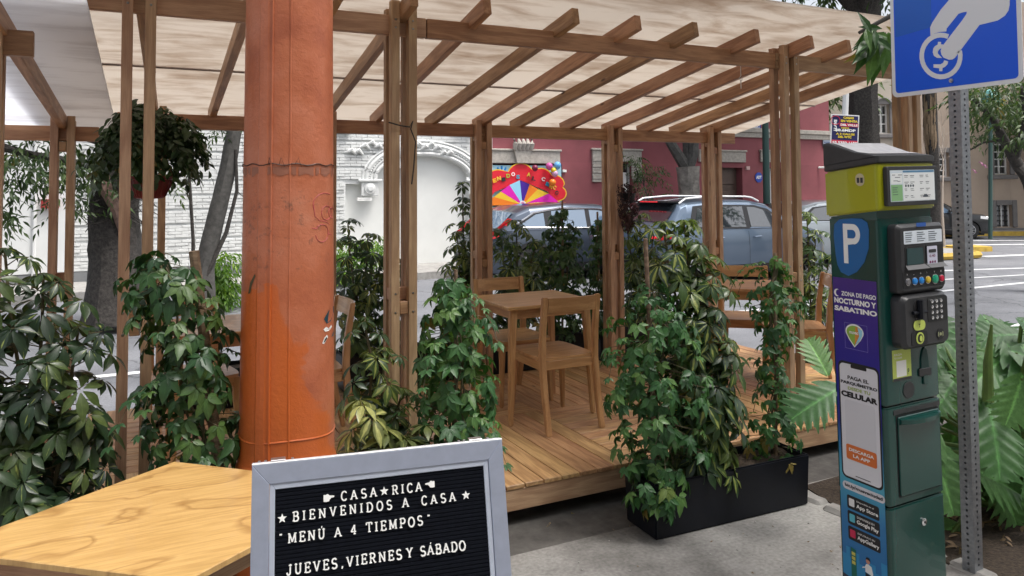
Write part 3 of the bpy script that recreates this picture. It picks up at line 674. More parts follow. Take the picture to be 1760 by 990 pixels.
# ================================================================== TABLES AND CHAIRS
def make_table(name, label, loc, rz, W=.665, D=.60, H=.75, group='square tables on the deck'):
    t = thing(name, label, 'table', loc, rz, group)
    o = MB().box((-W/2, -D/2, H-.022), (W/2, D/2, H)).build('tabletop', M['furn'], t, False, .003)
    for sx in (-1, 1):
        for sy in (-1, 1):
            x, y = sx*(W/2-.06), sy*(D/2-.06)
            zgrain(legmb((x+sx*.035, y+sy*.03, 0), (x, y, H-.023), .030, .050).build('leg', M['furn'], t, False, .006, 2))
    for sy in (-1, 1): plank('apron', W-.17, .020, .065, M['furn'], t, (0, sy*(D/2-.062), H-.023-.033))
    for sx in (-1, 1): plank('apron', D-.17, .020, .065, M['furn'], t, (sx*(W/2-.062), 0, H-.023-.033), (0, 0, rad(90)))
    return t
def make_chair(label, loc, rz, group='wooden chairs around the square tables'):
    """faces its own -Y side with the backrest at +Y"""
    t = thing('wooden_chair', label, 'chair', loc, rz, group); w_ = .19
    # seat: dished and rounded
    mb = MB(); n_ = 12
    V = []; F = []
    for zt in (0, 1):
        for i in range(n_+1):
            for j in range(n_+1):
                u, v = i/n_*2-1, j/n_*2-1; k_ = .88+.12*(1-abs(v)**4); x = u*.205*k_; y = -.225*v*(1-.05*u*u)*1.0-.02
                z = .45-(.018 if zt == 0 else 0)-(.009*max(0, 1-u*u*.9)*max(0, 1-v*v*.8) if zt else 0)
                V.append((x, y, z))
    N = (n_+1)**2
    for i in range(n_):
        for j in range(n_):
            a = i*(n_+1)+j; F += [(a, a+1, a+n_+2, a+n_+1), (N+a, N+a+n_+1, N+a+n_+2, N+a+1)]
    for i in range(n_):
        for a, b_ in ((i, i+1), (n_*(n_+1)+i+1, n_*(n_+1)+i)): F.append((a, N+a, N+b_, b_))
        for a, b_ in (((i+1)*(n_+1), i*(n_+1)), (i*(n_+1)+n_, (i+1)*(n_+1)+n_)): F.append((a, N+a, N+b_, b_))
    mb.add(V, F); mb.build('seat', M['furn'], t, True)
    for sx in (-1, 1):
        zgrain(legmb((sx*(w_+.005), -.215, 0), (sx*w_*.93, -.19, .431), .026, .040).build('leg', M['furn'], t, False, .006, 2))
        # rear leg sweeping into the back post
        mb = MB(); prof = [(.285, 0, .026), (.235, .22, .036), (.205, .43, .042), (.212, .60, .038), (.245, .83, .030)]
        for i, (y, z, a) in enumerate(prof):
            mb.v += [(sx*w_-.019, y-a/2, z), (sx*w_+.019, y-a/2, z), (sx*w_+.019, y+a/2, z), (sx*w_-.019, y+a/2, z)]
        for i in range(len(prof)-1):
            for j in range(4): mb.f.append((4*i+j, 4*i+(j+1) % 4, 4*i+4+(j+1) % 4, 4*i+4+j)); mb.mi.append(0)
        k_ = 4*(len(prof)-1); mb.f += [(3, 2, 1, 0), (k_, k_+1, k_+2, k_+3)]; mb.mi += [0, 0]
        zgrain(mb.build('back_post', M['furn'], t, False, .005, 2))
    for y, hh in ((-.195, .055), (.20, .055)): plank('seat_rail', 2*w_-.03, .022, hh, M['furn'], t, (0, y, .431-hh/2-.001))
    for sx in (-1, 1): plank('side_rail', .36, .022, .055, M['furn'], t, (sx*(w_-.001), .005, .431-.0285), (0, 0, rad(90)))
    # curved back rest rail
    mb = MB(); n_ = 10
    for i in range(n_+1):
        u = i/n_*2-1; x = u*(w_-.019); y = .233+.022*(1-u*u)
        mb.v += [(x, y-.010+.006, .735), (x, y+.010+.006, .735), (x, y+.010+.02, .825), (x, y-.010+.02, .825)]
    for i in range(n_):
        for j in range(4): mb.f.append((4*i+j, 4*i+4+j, 4*i+4+(j+1) % 4, 4*i+(j+1) % 4)); mb.mi.append(0)
    mb.f += [(0, 1, 2, 3), (4*n_+3, 4*n_+2, 4*n_+1, 4*n_)]; mb.mi += [0, 0]
    mb.build('backrest', M['furn'], t, True)
    return t
DZ = .194
make_table('square_table', 'square wooden table between the two posts with a chair on each side', (2.465, 4.66, DZ), 0)
make_chair('wooden chair seen from behind at the near side of the middle table', (2.465, 4.365, DZ), math.pi)
bpy.data.objects['wooden_chair'].location = (2.465, 4.385, DZ)
make_chair('wooden chair facing us at the far side of the middle table', (2.475, 4.99, DZ), 0)
d37 = rad(-37)
make_table('square_table', 'square wooden table at the right, turned aslant behind the big umbrella plant', (4.22, 4.56, DZ), d37)
def rot2(c, r_, a): return (c[0]+r_[0]*math.cos(a)-r_[1]*math.sin(a), c[1]+r_[0]*math.sin(a)+r_[1]*math.cos(a))
p = rot2((4.22, 4.56), (.10, .40), d37); make_chair('wooden chair behind the slanting right-hand table, its back to the cars', (*p, DZ), d37)
p = rot2((4.22, 4.56), (.42, .02), d37); make_chair('wooden chair seen edge-on at the right end of the slanting table', (*p, DZ), d37+rad(-90))
make_table('square_table', 'square wooden table half hidden behind the orange column', (.50, 4.62, DZ), 0)
make_chair('wooden chair just right of the orange column, facing the hidden table', (.93, 4.70, DZ), rad(-90))
make_chair('wooden chair left of the orange column behind the climbing creeper', (.33, 4.86, DZ), rad(12))

# ================================================================== ORANGE COLUMN
CX, CY = .563, 3.165
oc = thing('street_column', 'thick round street column in scuffed salmon and fresh orange paint', 'column', (CX, CY, 0))
prof = [(.205, 0), (.205, .10), (.203, .54), (.199, .60), (.190, .635), (.184, .65), (.182, .85), (.176, 1.6), (.172, 2.2), (.167, 3.0), (.160, 4.6)]
pr2 = []
for a, b_ in zip(prof, prof[1:]):
    for i in range(4): pr2.append((a[0]+(b_[0]-a[0])*i/4, a[1]+(b_[1]-a[1])*i/4))
pr2.append(prof[-1])
zz = MB().lathe(pr2, seg=72).build('shaft', M['orange'], oc, True)
def crad(z):
    for a, b_ in zip(prof, prof[1:]):
        if a[1] <= z <= b_[1]: return a[0]+(b_[0]-a[0])*(z-a[1])/(b_[1]-a[1])
vang = math.atan2(-CY, -CX)       # direction column -> camera
def cang(px):                      # angle on the surface seen at a pixel column, at eye level
    s = (px-490.5)/77.; return vang+math.asin(max(-.98, min(.98, s)))
def cpt(a, z, off=0.): r_ = crad(z)+off; return Vector((r_*math.cos(a), r_*math.sin(a), z))
mb = MB()
for za, zb in ((.655, 4.5),):       # cover strip: two overlapping plates
    for a0, a1, off in ((cang(437), cang(461), .003), (cang(461), cang(464), .006)):
        N = 14; zs = [za+(zb-za)*i/10 for i in range(11)]
        for i in range(11):
            for j in range(5): mb.v.append(tuple(cpt(a0+(a1-a0)*j/4, zs[i], off if 0 < j < 4 else -.003)))
        k_ = len(mb.v)-55
        for i in range(10):
            for j in range(4): mb.f.append((k_+i*5+j, k_+i*5+j+1, k_+i*5+j+6, k_+i*5+j+5)); mb.mi.append(0)
mb.build('cover_strip', M['orange'], oc)
mb = MB(); mb.tube([cpt(cang(492)+random.uniform(-.008, .008), .66+i*.165, -.001) for i in range(24)], [.0045+random.uniform(-.001, .0012) for i in range(24)], 6); mb.build('weld_seam', M['orange'], oc, True)
mb = MB(); mb.tube([cpt(i*2*math.pi/48, .745+.006*math.sin(i*.4), -.001) for i in range(49)], .0045, 6, cap=False); mb.build('band', M['orange'], oc, True)
mb = MB(); mb.tube([cpt(i*2*math.pi/60, 1.795+.004*math.sin(i*1.3), .003) for i in range(61)], .0022, 4, cap=False)
for k_ in (458, 475, 500): mb.tube([cpt(cang(k_), 1.795, .003), cpt(cang(k_)+.05, 1.80+.02, .02), cpt(cang(k_)+.12, 1.785, .012)], .0012, 3)
mb.build('tied_wire', flat('rusty wire', (.05, .02, .015)), oc)
mb = MB()   # dark tape remains under the wire
for i in range(60):
    a0 = vang-1.5+i*.05; a1 = a0+.05
    if (i*7) % 11 < 2: continue
    lo = 1.755+.006*math.sin(i*.9); mb.add([cpt(a0, lo, .0015), cpt(a1, lo+.004*math.sin(i), .0015), cpt(a1, 1.785, .0015), cpt(a0, 1.785, .0015)], [(0, 1, 2, 3)])
mb.build('tape_remnant', flat('grey brown tape', (.30, .12, .075)), oc)
def graff(pts, r_=.0016):
    return [cpt(cang(px), 1.7-(py-323)/1310*3.03, .001) for px, py in pts]
mb = MB()
arc = lambda cx, cy, rx, ry, a0, a1, n_=14: [(cx+rx*math.cos(rad(a0+(a1-a0)*i/n_)), cy+ry*math.sin(rad(a0+(a1-a0)*i/n_))) for i in range(n_+1)]
for ptsg in (arc(553, 364, 9, 12, 0, 360), arc(545, 398, 11, 15, -150, 170), arc(562, 364, 5, 9, 60, 330), arc(550, 350, 20, 20, 160, 300), [(531, 350), (533, 368), (540, 376), (552, 379), (558, 384)], [(528, 388), (536, 390), (537, 385)], [(556, 400), (562, 402)]):
    mb.tube(graff(ptsg), .0011, 4)
mb.build('graffiti_scrawl', flat('pink marker ink', (.55, .10, .12)), oc)
def patch(name, poly, mat, off=.0015):
    pts = [cpt(cang(px), 1.7-(py-323)/1310*3.03, off) for px, py in poly]; MB().add(pts, [tuple(range(len(pts)))]).build(name, mat, oc)
patch('sticker_remnant', [(548, 543), (556, 531), (566, 527), (567, 537), (560, 550), (553, 552)], flat('dark teal sticker', (.012, .05, .07)))
patch('paint_chip', [(547, 560), (552, 557), (556, 561), (561, 557), (562, 561), (556, 565), (550, 565)], M['lwhite'])
patch('paint_chip', [(545, 583), (549, 574), (553, 571), (555, 575), (551, 581), (548, 585)], M['lwhite'])
patch('paint_chip', [(547, 582), (549, 577), (552, 574), (553, 577), (549, 582)], M['lblack'], .0025)
patch('paint_chip', [(561, 577), (565, 570), (567, 573), (565, 578)], flat('grey chip', (.08, .09, .10)))
patch('paint_chip', [(427, 496), (430, 478), (437, 463), (439, 466), (433, 482), (431, 495)], flat('dark chip', (.07, .06, .03)))
for px, py in ():
    c0 = cpt(cang(px), 1.7-(py-323)/1310*3.03, .001); mb = MB(); mb.lathe([(.001, -.012), (.009, -.006), (.012, 0), (.009, .006), (.001, .012)], c0, 7); mb.build('weld_scar', M['orange'], oc, True)

# ================================================================== PLYWOOD TABLE
tz = .74; q = [(.143, 2.987), (.700, 2.470), (.129, 2.074), (-.459, 2.551)]
pt = thing('plywood_table', 'varnished plywood table with a swirling grain in the left foreground', 'table', (.13, 2.52, 0))
M['plye'] = wood('plywood edge', (.30, .18, .08), (.55, .36, .17), .5, 0, 0, 0, False)
mb = MB(); mb.prism([(a-.13, b_-2.52) for a, b_ in reversed(q)], (0, 0, tz-.018), (1, 0, 0), (0, 1, 0), .018); o = mb.build('tabletop', M['ply'], pt, False, .002)
for k_ in range(4):
    a, b_ = Vector((*q[k_], 0)), Vector((*q[(k_+1) % 4], 0)); c = Vector((.13, 2.52, 0)); off = (c-(a+b_)/2).normalized()*.07
    d = b_-a; L = d.length-.18; plank('apron', L, .02, .07, M['beam'], pt, (a+b_)/2-c+off+Vector((0, 0, tz-.0185-.035)), (0, 0, math.atan2(d.y, d.x)))
for a, b_ in q:
    c = Vector((.13, 2.52, 0)); p = Vector((a, b_, 0))-c; p *= .86
    zgrain(legmb((p.x*1.03, p.y*1.03, 0), (p.x, p.y, tz-.019), .045, .05).build('leg', M['beam'], pt, False, .004))

# ================================================================== LETTER BOARD SIGN
BW, BH_ = .6116, .86; tb = rad(15)
bs = thing('letter_board', 'aluminium framed black letter board announcing the weekend menu', 'sign', (.259, 1.909, 1.05), math.atan2(-.102, .603))
# local: x right, y towards the wall behind, z up; the face leans back
Xb = Vector((1, 0, 0)); Db = Vector((0, -math.sin(tb), -math.cos(tb))); Nb = Vector((0, -math.cos(tb), math.sin(tb)))
def B(x, d, o_=0.): return Xb*x+Db*d+Nb*o_
def bframe(a, b_, c, d, o0, o1, name, mat):
    """mitred frame piece: outer edge a-b, inner edge d-c"""
    vs = [B(*a, o0), B(*b_, o0), B(*c, o0), B(*d, o0), B(*a, o1), B(*b_, o1), B(*c, o1), B(*d, o1)]
    return MB().add(vs, [(0, 3, 2, 1), (4, 5, 6, 7), (0, 1, 5, 4), (1, 2, 6, 5), (2, 3, 7, 6), (3, 0, 4, 7)]).build(name, mat, bs, False, .0012)
g = .0004
for (w0, w1, o0, o1, nm, mt) in ((0., .0395, -.018, .004, 'frame_rail', 'alu'), (.040, .0525, -.012, .0005, 'frame_lip', 'aluw2')):
    if mt == 'aluw2': M[mt] = plain('pale aluminium lip', (.52, .57, .68), .4, .4, .05, 30)
    O = [(w0, w0), (BW-w0, w0), (BW-w0, BH_-w0), (w0, BH_-w0)]; I = [(w1, w1+.006), (BW-w1, w1+.006), (BW-w1, BH_-w1), (w1, BH_-w1)]
    for k_ in range(4):
        k2 = (k_+1) % 4; a, b_, c, d = O[k_], O[k2], I[k2], I[k_]
        bframe(a, b_, c, d, o0, o1, nm, M[mt])
mb = MB()
NR = 84; h0 = .0585; pit = (BH_-.053-h0)/NR
for i in range(NR):
    y0 = h0+i*pit; vs = [B(.052, y0, -.006), B(BW-.052, y0, -.006), B(BW-.052, y0+pit*.18, -.0032), B(.052, y0+pit*.18, -.0032), B(BW-.052, y0+pit*.85, -.0032), B(.052, y0+pit*.85, -.0032), B(BW-.052, y0+pit, -.006), B(.052, y0+pit, -.006)]
    mb.add(vs, [(0, 3, 2, 1), (3, 5, 4, 2), (5, 7, 6, 4)])
o = mb.build('felt_panel', M['felt'], bs, fixn=False)
MB().add([B(.04, .045, -.013), B(BW-.04, .045, -.013), B(BW-.04, BH_-.04, -.013), B(.04, BH_-.04, -.013)], [(0, 1, 2, 3)]).build('backing_board', M['dark'], bs)
# top edge, hinges, rear leg frame
mb = MB(); mb.add([B(0, -.0005, .004), B(BW, -.0005, .004), B(BW, -.0005, -.018), B(0, -.0005, -.018), B(0, -.003, .003), B(BW, -.003, .003), B(BW, -.003, -.028), B(0, -.003, -.028)], [(0, 1, 2, 3), (4, 7, 6, 5), (0, 4, 5, 1), (1, 5, 6, 2), (2, 6, 7, 3), (3, 7, 4, 0)]); mb.build('top_edge', M['aluw'], bs)
for hx in (.03, .515):
    h = MB(); h.box((0, 0, 0), (.034, .020, .0022), 0, Matrix.Translation(B(hx+.012, -.0035, -.003)+Vector((0, 0, .0005)))); ho = h.build('hinge', M['steel'], bs, False, .0006)
    for sx in (.005, .029, -.012, -.026, .05): MB().lathe([(.0035, 0), (.003, .0016)], B(hx+.012+sx, -.004, -.012)+Vector((0, 0, .002)), 10).build('rivet', M['steel'], ho)
for sx in (0.0, BW-.03):
    mb = MB(); mb.add([B(sx, 0, -.03), B(sx+.03, 0, -.03), Vector((sx+.03, .33, -1.04)), Vector((sx, .33, -1.04)), B(sx, 0, -.045)+Vector((0, .008, 0)), B(sx+.03, 0, -.045)+Vector((0, .008, 0)), Vector((sx+.03, .35, -1.04)), Vector((sx, .35, -1.04))], [(0, 1, 2, 3), (4, 7, 6, 5), (0, 4, 5, 1), (1, 5, 6, 2), (2, 6, 7, 3), (3, 7, 4, 0)]); mb.build('rear_leg', M['alu'], bs)
for sx in (.0, BW-.03):
    mb = MB(); mb.add([B(sx, BH_, .003), B(sx+.03, BH_, .003), B(sx+.03, BH_+.21, .003), B(sx, BH_+.21, .003), B(sx, BH_, -.017), B(sx+.03, BH_, -.017), B(sx+.03, BH_+.21, -.017), B(sx, BH_+.21, -.017)], [(0, 1, 2, 3), (4, 7, 6, 5), (0, 4, 5, 1), (1, 5, 6, 2), (2, 6, 7, 3), (3, 7, 4, 0)]); mb.build('front_leg', M['alu'], bs)
# slab serif letters drawn as strokes in a 1 high box
def A_(cx, cy, rx, ry, a0, a1, n_=12): return [(cx+rx*math.cos(rad(a0+(a1-a0)*i/n_)), cy+ry*math.sin(rad(a0+(a1-a0)*i/n_))) for i in range(n_+1)]
GL = {  # width, strokes, serifs (x, y, half width)
 'A': (.84, [[(.10, .0), (.42, 1)], [(.42, 1), (.74, 0)], [(.22, .33), (.62, .33)]], [(.10, 0, .13), (.74, 0, .13)]),
 'B': (.72, [[(.16, 0), (.16, 1)], [(.16, 1), (.40, 1)]+A_(.40, .76, .20, .24, 90, -90)+[(.16, .52)], [(.16, .52), (.42, .52)]+A_(.42, .26, .23, .26, 90, -90)+[(.16, 0)]], [(.10, 0, .10), (.10, 1, .10)]),
 'C': (.74, [A_(.42, .5, .32, .5, 50, 310, 18)], [(.66, .88, .03), (.66, .12, .03)]),
 'D': (.80, [[(.16, 0), (.16, 1)], [(.16, 1), (.36, 1)]+A_(.36, .5, .36, .5, 90, -90)+[(.16, 0)]], [(.10, 0, .10), (.10, 1, .10)]),
 'E': (.68, [[(.16, 0), (.16, 1)], [(.16, 1), (.60, 1)], [(.16, .51), (.48, .51)], [(.16, 0), (.62, 0)], [(.61, 1), (.61, .80)], [(.63, 0), (.63, .22)], [(.48, .40), (.48, .62)]], [(.10, 0, .09), (.10, 1, .09)]),
 'I': (.36, [[(.18, 0), (.18, 1)]], [(.18, 0, .16), (.18, 1, .16)]),
 'J': (.58, [[(.40, 1), (.40, .24)]+A_(.23, .22, .17, .22, 0, -170)], [(.40, 1, .16)]),
 'M': (.98, [[(.15, 0), (.17, 1)], [(.17, 1), (.49, .1)], [(.49, .1), (.81, 1)], [(.81, 1), (.83, 0)]], [(.15, 0, .13), (.83, 0, .13), (.10, 1, .08), (.88, 1, .08)]),
 'N': (.86, [[(.16, 0), (.16, 1)], [(.16, 1), (.70, 0)], [(.70, 0), (.70, 1)]], [(.16, 0, .13), (.08, 1, .08), (.70, 1, .13)]),
 'O': (.82, [A_(.41, .5, .33, .5, 0, 360, 24)], []),
 'P': (.70, [[(.16, 0), (.16, 1)], [(.16, 1), (.40, 1)]+A_(.40, .73, .23, .27, 90, -90)+[(.16, .46)]], [(.16, 0, .15), (.10, 1, .10)]),
 'R': (.80, [[(.16, 0), (.16, 1)], [(.16, 1), (.40, 1)]+A_(.40, .75, .22, .25, 90, -90)+[(.16, .5)], [(.40, .5), (.66, 0)]], [(.16, 0, .14), (.10, 1, .10), (.70, 0, .08)]),
 'S': (.66, [A_(.34, .745, .24, .255, 40, 270, 12)+A_(.34, .245, .26, .245, 90, -140, 12)], []),
 'T': (.74, [[(.37, 0), (.37, 1)], [(.06, 1), (.68, 1)], [(.06, 1), (.06, .78)], [(.68, 1), (.68, .78)]], [(.37, 0, .15)]),
 'U': (.82, [[(.17, 1), (.17, .34)]+A_(.41, .34, .24, .34, 180, 360)+[(.65, 1)]], [(.17, 1, .14), (.65, 1, .14)]),
 'V': (.82, [[(.12, 1), (.41, 0)], [(.41, 0), (.70, 1)]], [(.12, 1, .13), (.70, 1, .13)]),
 'Y': (.80, [[(.12, 1), (.40, .46)], [(.68, 1), (.40, .46)], [(.40, .46), (.40, 0)]], [(.12, 1, .12), (.68, 1, .12), (.40, 0, .15)]),
 '4': (.68, [[(.46, 0), (.46, 1)], [(.46, 1), (.06, .30)], [(.06, .30), (.64, .30)]], [(.46, 0, .14)]),
 ',': (.26, [[(.13, .08), (.13, -.02)], [(.14, .0), (.07, -.16)]], []),
 '"': (.34, [[(.06, .86), (.12, .98)], [(.07, .84), (.10, .80)], [(.22, .86), (.28, .98)], [(.23, .84), (.26, .80)]], []),
}
def glyph(ch, x, base, h, sw=.155, acc=False):
    """one letter peg: its own mesh, standing proud of the felt"""
    if ch == '*':
        pts = []
        for i in range(10):
            r_ = .5 if i % 2 == 0 else .21; a = rad(90+36*i); pts.append((x+h*(.5+1.05*r_*math.cos(a)), base+h*(.5+1.05*r_*math.sin(a))))
        polys = [pts]; wd = 1.0
    elif ch in '<>':
        f_ = 1 if ch == '>' else -1   # pointing hand
        sh = [(0, .15), (.30, .10), (.62, .14), (.70, .22), (.72, .34), (.84, .40), (.86, .50), (1.25, .56), (1.30, .66), (1.24, .72), (.70, .80), (.60, .92), (.44, .98), (.30, .88), (0, .90)]
        sh = [((a if f_ > 0 else 1.3-a), b_) for a, b_ in sh]; polys = [[(x+a*h, base+b_*h) for a, b_ in sh]]; wd = 1.35
    else:
        wd, strokes, ser = GL[ch]; polys = []
        for st in strokes:
            for (ax, ay), (bx, by) in zip(st, st[1:]):
                dx, dy = bx-ax, by-ay; L = math.hypot(dx, dy) or 1e-6; dx /= L; dy /= L
                thin = .105 if abs(dx) > .95 else sw; e = thin*.35 if len(st) > 2 else 0
                nx, ny = -dy*thin/2, dx*thin/2
                polys.append([(x+h*(ax-dx*e+nx), base+h*(ay-dy*e+ny)), (x+h*(ax-dx*e-nx), base+h*(ay-dy*e-ny)), (x+h*(bx+dx*e-nx), base+h*(by+dy*e-ny)), (x+h*(bx+dx*e+nx), base+h*(by+dy*e+ny))])
        for sx, sy, hw in ser:
            t_ = .085; yy = sy-t_/2*(1 if sy > .5 else -1); polys.append([(x+h*(sx-hw), base+h*(yy-t_/2)), (x+h*(sx+hw), base+h*(yy-t_/2)), (x+h*(sx+hw), base+h*(yy+t_/2)), (x+h*(sx-hw), base+h*(yy+t_/2))])
        if acc: polys.append([(x+h*(wd/2-.02), base+h*1.12), (x+h*(wd/2+.06), base+h*1.12), (x+h*(wd/2+.10), base+h*1.32), (x+h*(wd/2-.02), base+h*1.26)])
    mb = MB()
    for i, pl_ in enumerate(polys):
        k_ = len(pl_); o1 = .0006+.00012*i; area = sum(pl_[j][0]*pl_[(j+1) % k_][1]-pl_[(j+1) % k_][0]*pl_[j][1] for j in range(k_))
        if area < 0: pl_ = pl_[::-1]
        vs = [B(a, -b_, -.003) for a, b_ in pl_]+[B(a, -b_, o1) for a, b_ in pl_]
        mb.add(vs, [tuple(range(k_, 2*k_))]+[(j, (j+1) % k_, k_+(j+1) % k_, k_+j) for j in range(k_)])
    mb.build('letter', M['lwhite'], bs, fixn=False); return wd
def row(items):
    """items: (text, x start, x end, baseline d, height)"""
    for s, xa, xb, d, h in items:
        ws = [(1.0 if c == '*' else 1.35 if c in '<>' else .34 if c == ' ' else GL[{'Ú': 'U', 'Á': 'A'}.get(c, c)][0])*h for c in s]
        gap = (xb-xa-sum(ws))/max(1, len(s)-1) if len(s) > 1 else 0; x = xa
        for c, w_ in zip(s, ws):
            if c != ' ': glyph({'Ú': 'U', 'Á': 'A'}.get(c, c), x, -d+random.uniform(-.0005, .0005), h, acc=c in 'ÚÁ')
            x += w_+gap
row([('>', .163, .19, .1005, .0195), ('CASA', .203, .289, .1000, .0200), ('*', .2965, .316, .1005, .0205), ('RICA', .3255, .400, .1000, .0200), ('<', .408, .43, .0975, .0180)])
row([('*', .0585, .08, .1335, .0205), ('BIENVENIDOS', .092, .3245, .1320, .0200), ('A', .349, .367, .1320, .0200), ('CASA', .396, .483, .1320, .0200), ('*', .499, .52, .1325, .0205)])
row([('"', .063, .07, .1725, .0175), ('MENÚ', .0815, .166, .1768, .0205), ('A', .187, .205, .1772, .0200), ('4', .225, .24, .1774, .0200), ('TIEMPOS', .261, .398, .1768, .0205), ('"', .410, .418, .1735, .0175)])
row([('JUEVES', .079, .193, .2436, .0205), (',', .202, .207, .2436, .0205), ('VIERNES', .2135, .344, .2440, .0205), ('Y', .3545, .371, .2440, .0205), ('SÁBADO', .3885, .501, .2450, .0205)])

# ================================================================== PARKING METER
mt = thing('parking_meter', 'tall green parking ticket machine with lime yellow head and blue payment adverts', 'parking meter', (2.541, 1.962, 0))
mt.rotation_euler = (0, rad(-1.1), 0)
MW, MD = .318, .225
def mside(px, py):
    """local (depth y, z) of a point of the left side seen at a pixel"""
    x = 2.51
    for _ in range(4): p = at(px, py, X=x); x = 2.541-p.z*math.tan(rad(1.1))
    return p.y-1.962, p.z/math.cos(rad(1.1))
def mfront(px, py):
    p = at(px, py, Y=1.962); return p.x-(2.541-p.z*math.tan(rad(1.1))), p.z
def mbox(name, z0, z1, mat, x0=0, x1=MW, y0=0, y1=MD, back=0., r_=.016, b=.006):
    """cabinet section with rounded front edges; back drops by 'back'"""
    prof = [(x0, y1)]+[(x0, y0+r_)]+[(x0+r_*(1-math.cos(rad(a))), y0+r_*(1-math.sin(rad(a)))) for a in (22, 45, 68, 90)]+[(x1-r_*(1-math.cos(rad(a))), y0+r_*(1-math.sin(rad(a)))) for a in (90, 68, 45, 22)]+[(x1, y0+r_), (x1, y1)]
    k = len(prof); f_ = lambda y: -back*(y-y0)/(y1-y0)
    mb = MB(); mb.add([(x, y, z0+f_(y)) for x, y in prof]+[(x, y, z1+f_(y)) for x, y in prof], [tuple(reversed(range(k))), tuple(range(k, 2*k))]+[(i, (i+1) % k, k+(i+1) % k, k+i) for i in range(k)])
    o = mb.build(name, mat, mt); bm = bmesh.new(); bm.from_mesh(o.data)
    bmesh.ops.bevel(bm, geom=[e for e in bm.edges if abs(e.verts[0].co.z-e.verts[1].co.z) < .1 and e.calc_face_angle(0) > .9], offset=b, segments=2, affect='EDGES', clamp_overlap=True)
    bm.to_mesh(o.data); bm.free(); smooth_by_angle(o.data, .6); return o
mbox('plinth', 0.002, .06, M['dark'], .012, MW-.012, .012, MD-.012)
mbox('lower_cabinet', .061, .497, M['green']); mbox('door_section', .502, .868, M['green']); mbox('upper_cabinet', .873, 1.575, M['green'])
# filler between cabinet top and slanting head
mb = MB(); mb.add([(0.004, .01, 1.57), (MW-.004, .01, 1.57), (MW-.004, MD-.004, 1.565), (.004, MD-.004, 1.565), (.004, .01, 1.606), (MW-.004, .01, 1.606), (MW-.004, MD-.004, 1.576), (.004, MD-.004, 1.576)], [(0, 3, 2, 1), (4, 5, 6, 7), (0, 1, 5, 4), (1, 2, 6, 5), (2, 3, 7, 6), (3, 0, 4, 7)]); mb.build('head_seat', M['green'], mt)
mbox('head', 1.607, 1.785, M['lime'], -.006, MW+.006, -.008, MD+.008, .030)
mbox('cap_band', 1.787, 1.814, M['cap'], -.010, MW+.010, -.014, MD+.012, .030, b=.004)
mb = MB(); x0, x1, y0, y1 = -.010, MW+.010, -.010, MD+.012
zt0, zt1 = 1.815, 1.874
mb.add([(x0, y0+.01, 1.812), (x1, y0+.01, 1.812), (x1, y1, 1.78), (x0, y1, 1.78), (x0+.004, y0+.012, zt0), (x1-.004, y0+.012, zt0), (x1-.004, y0+.10, zt0+.014), (x0+.004, y0+.10, zt0+.014), (x1-.004, y1-.02, zt1), (x0+.004, y1-.02, zt1), (x1, y1, zt1-.004), (x0, y1, zt1-.004)],
       [(0, 3, 2, 1), (4, 5, 6, 7), (7, 6, 8, 9), (9, 8, 10, 11), (0, 1, 5, 4), (1, 2, 10, 8, 6, 5), (3, 0, 4, 7, 9, 11), (2, 3, 11, 10)])
mb.build('cap', M['cap'], mt, False, .003, 2)
mb = MB(); mb.add([(x0+.02, y0+.045, zt0+.0085), (x1-.02, y0+.045, zt0+.0085), (x1-.02, y0+.10, zt0+.0165), (x0+.02, y0+.10, zt0+.0165), (x1-.02, y1-.035, zt1-.002), (x0+.02, y1-.035, zt1-.002)], [(0, 1, 2, 3), (3, 2, 4, 5)]); mb.build('cap_panel', M['capt'], mt)
def fpl(name, x0, x1, z0, z1, mat, y=-.001, d=.004, r_=.004, parent=None, b=0):
    return MB().prism(rrect(x1-x0, z1-z0, min(r_, (x1-x0)/2.1, (z1-z0)/2.1), 4, x0, z0), (0, y, 0), (1, 0, 0), (0, 0, 1), d).build(name, mat, parent or mt, False, b)
# (ux x uz = -y, so prisms grow towards the viewer)
# screen in the head
fx = lambda px, py: mfront(px, py)
a = fx(1516, 357); b_ = fx(1598, 292)
scr = fpl('screen_bezel', .022, MW-.004, 1.622, 1.772, M['console'], -.008, .018, .008, b=.002)
fpl('screen', .038, MW-.024, 1.638, 1.757, flat('pale lcd page', (.58, .66, .72), .3), -.0262, .001, .002, scr)
fpl('screen_panel', .041, .105, 1.641, 1.702, flat('green lcd field', (.22, .42, .20), .3), -.0273, .0006, .001, scr)
fpl('screen_panel', .041, .105, 1.706, 1.746, flat('white lcd field', (.74, .77, .78), .3), -.0273, .0006, .001, scr)
fpl('screen_panel', .110, MW-.027, 1.748, 1.755, flat('blue lcd bar', (.08, .22, .38), .3), -.0273, .0006, .001, scr)
fpl('screen_panel', .110, MW-.027, 1.641, 1.746, flat('white lcd field', (.74, .77, .78), .3), -.0273, .0006, .001, scr)
R = random.Random(5); mb = MB()
def dash(x, z, w_, h_, y): mb.prism([(x, z), (x+w_, z), (x+w_, z+h_), (x, z+h_)], (0, y, 0), (1, 0, 0), (0, 0, 1), .0003)
for zz_ in (1.735, 1.710, 1.684, 1.658):
    for xx in (.116, .150, .205, .240):
        dash(xx, zz_, R.uniform(.014, .026), .002, -.0281); dash(xx+.002, zz_-.006, R.uniform(.010, .02), .0016, -.0281)
for xx in (.118, .132, .146, .160): mb.prism(circ(xx+.006, 1.697, .005, 10), (0, -.0281, 0), (1, 0, 0), (0, 0, 1), .0003)
for xx, zz_ in ((.048, 1.738), (.064, 1.729), (.082, 1.738), (.055, 1.716), (.078, 1.714), (.048, 1.69), (.048, 1.682), (.048, 1.674), (.05, 1.664)): dash(xx, zz_, R.uniform(.012, .03), .0022, -.0281)
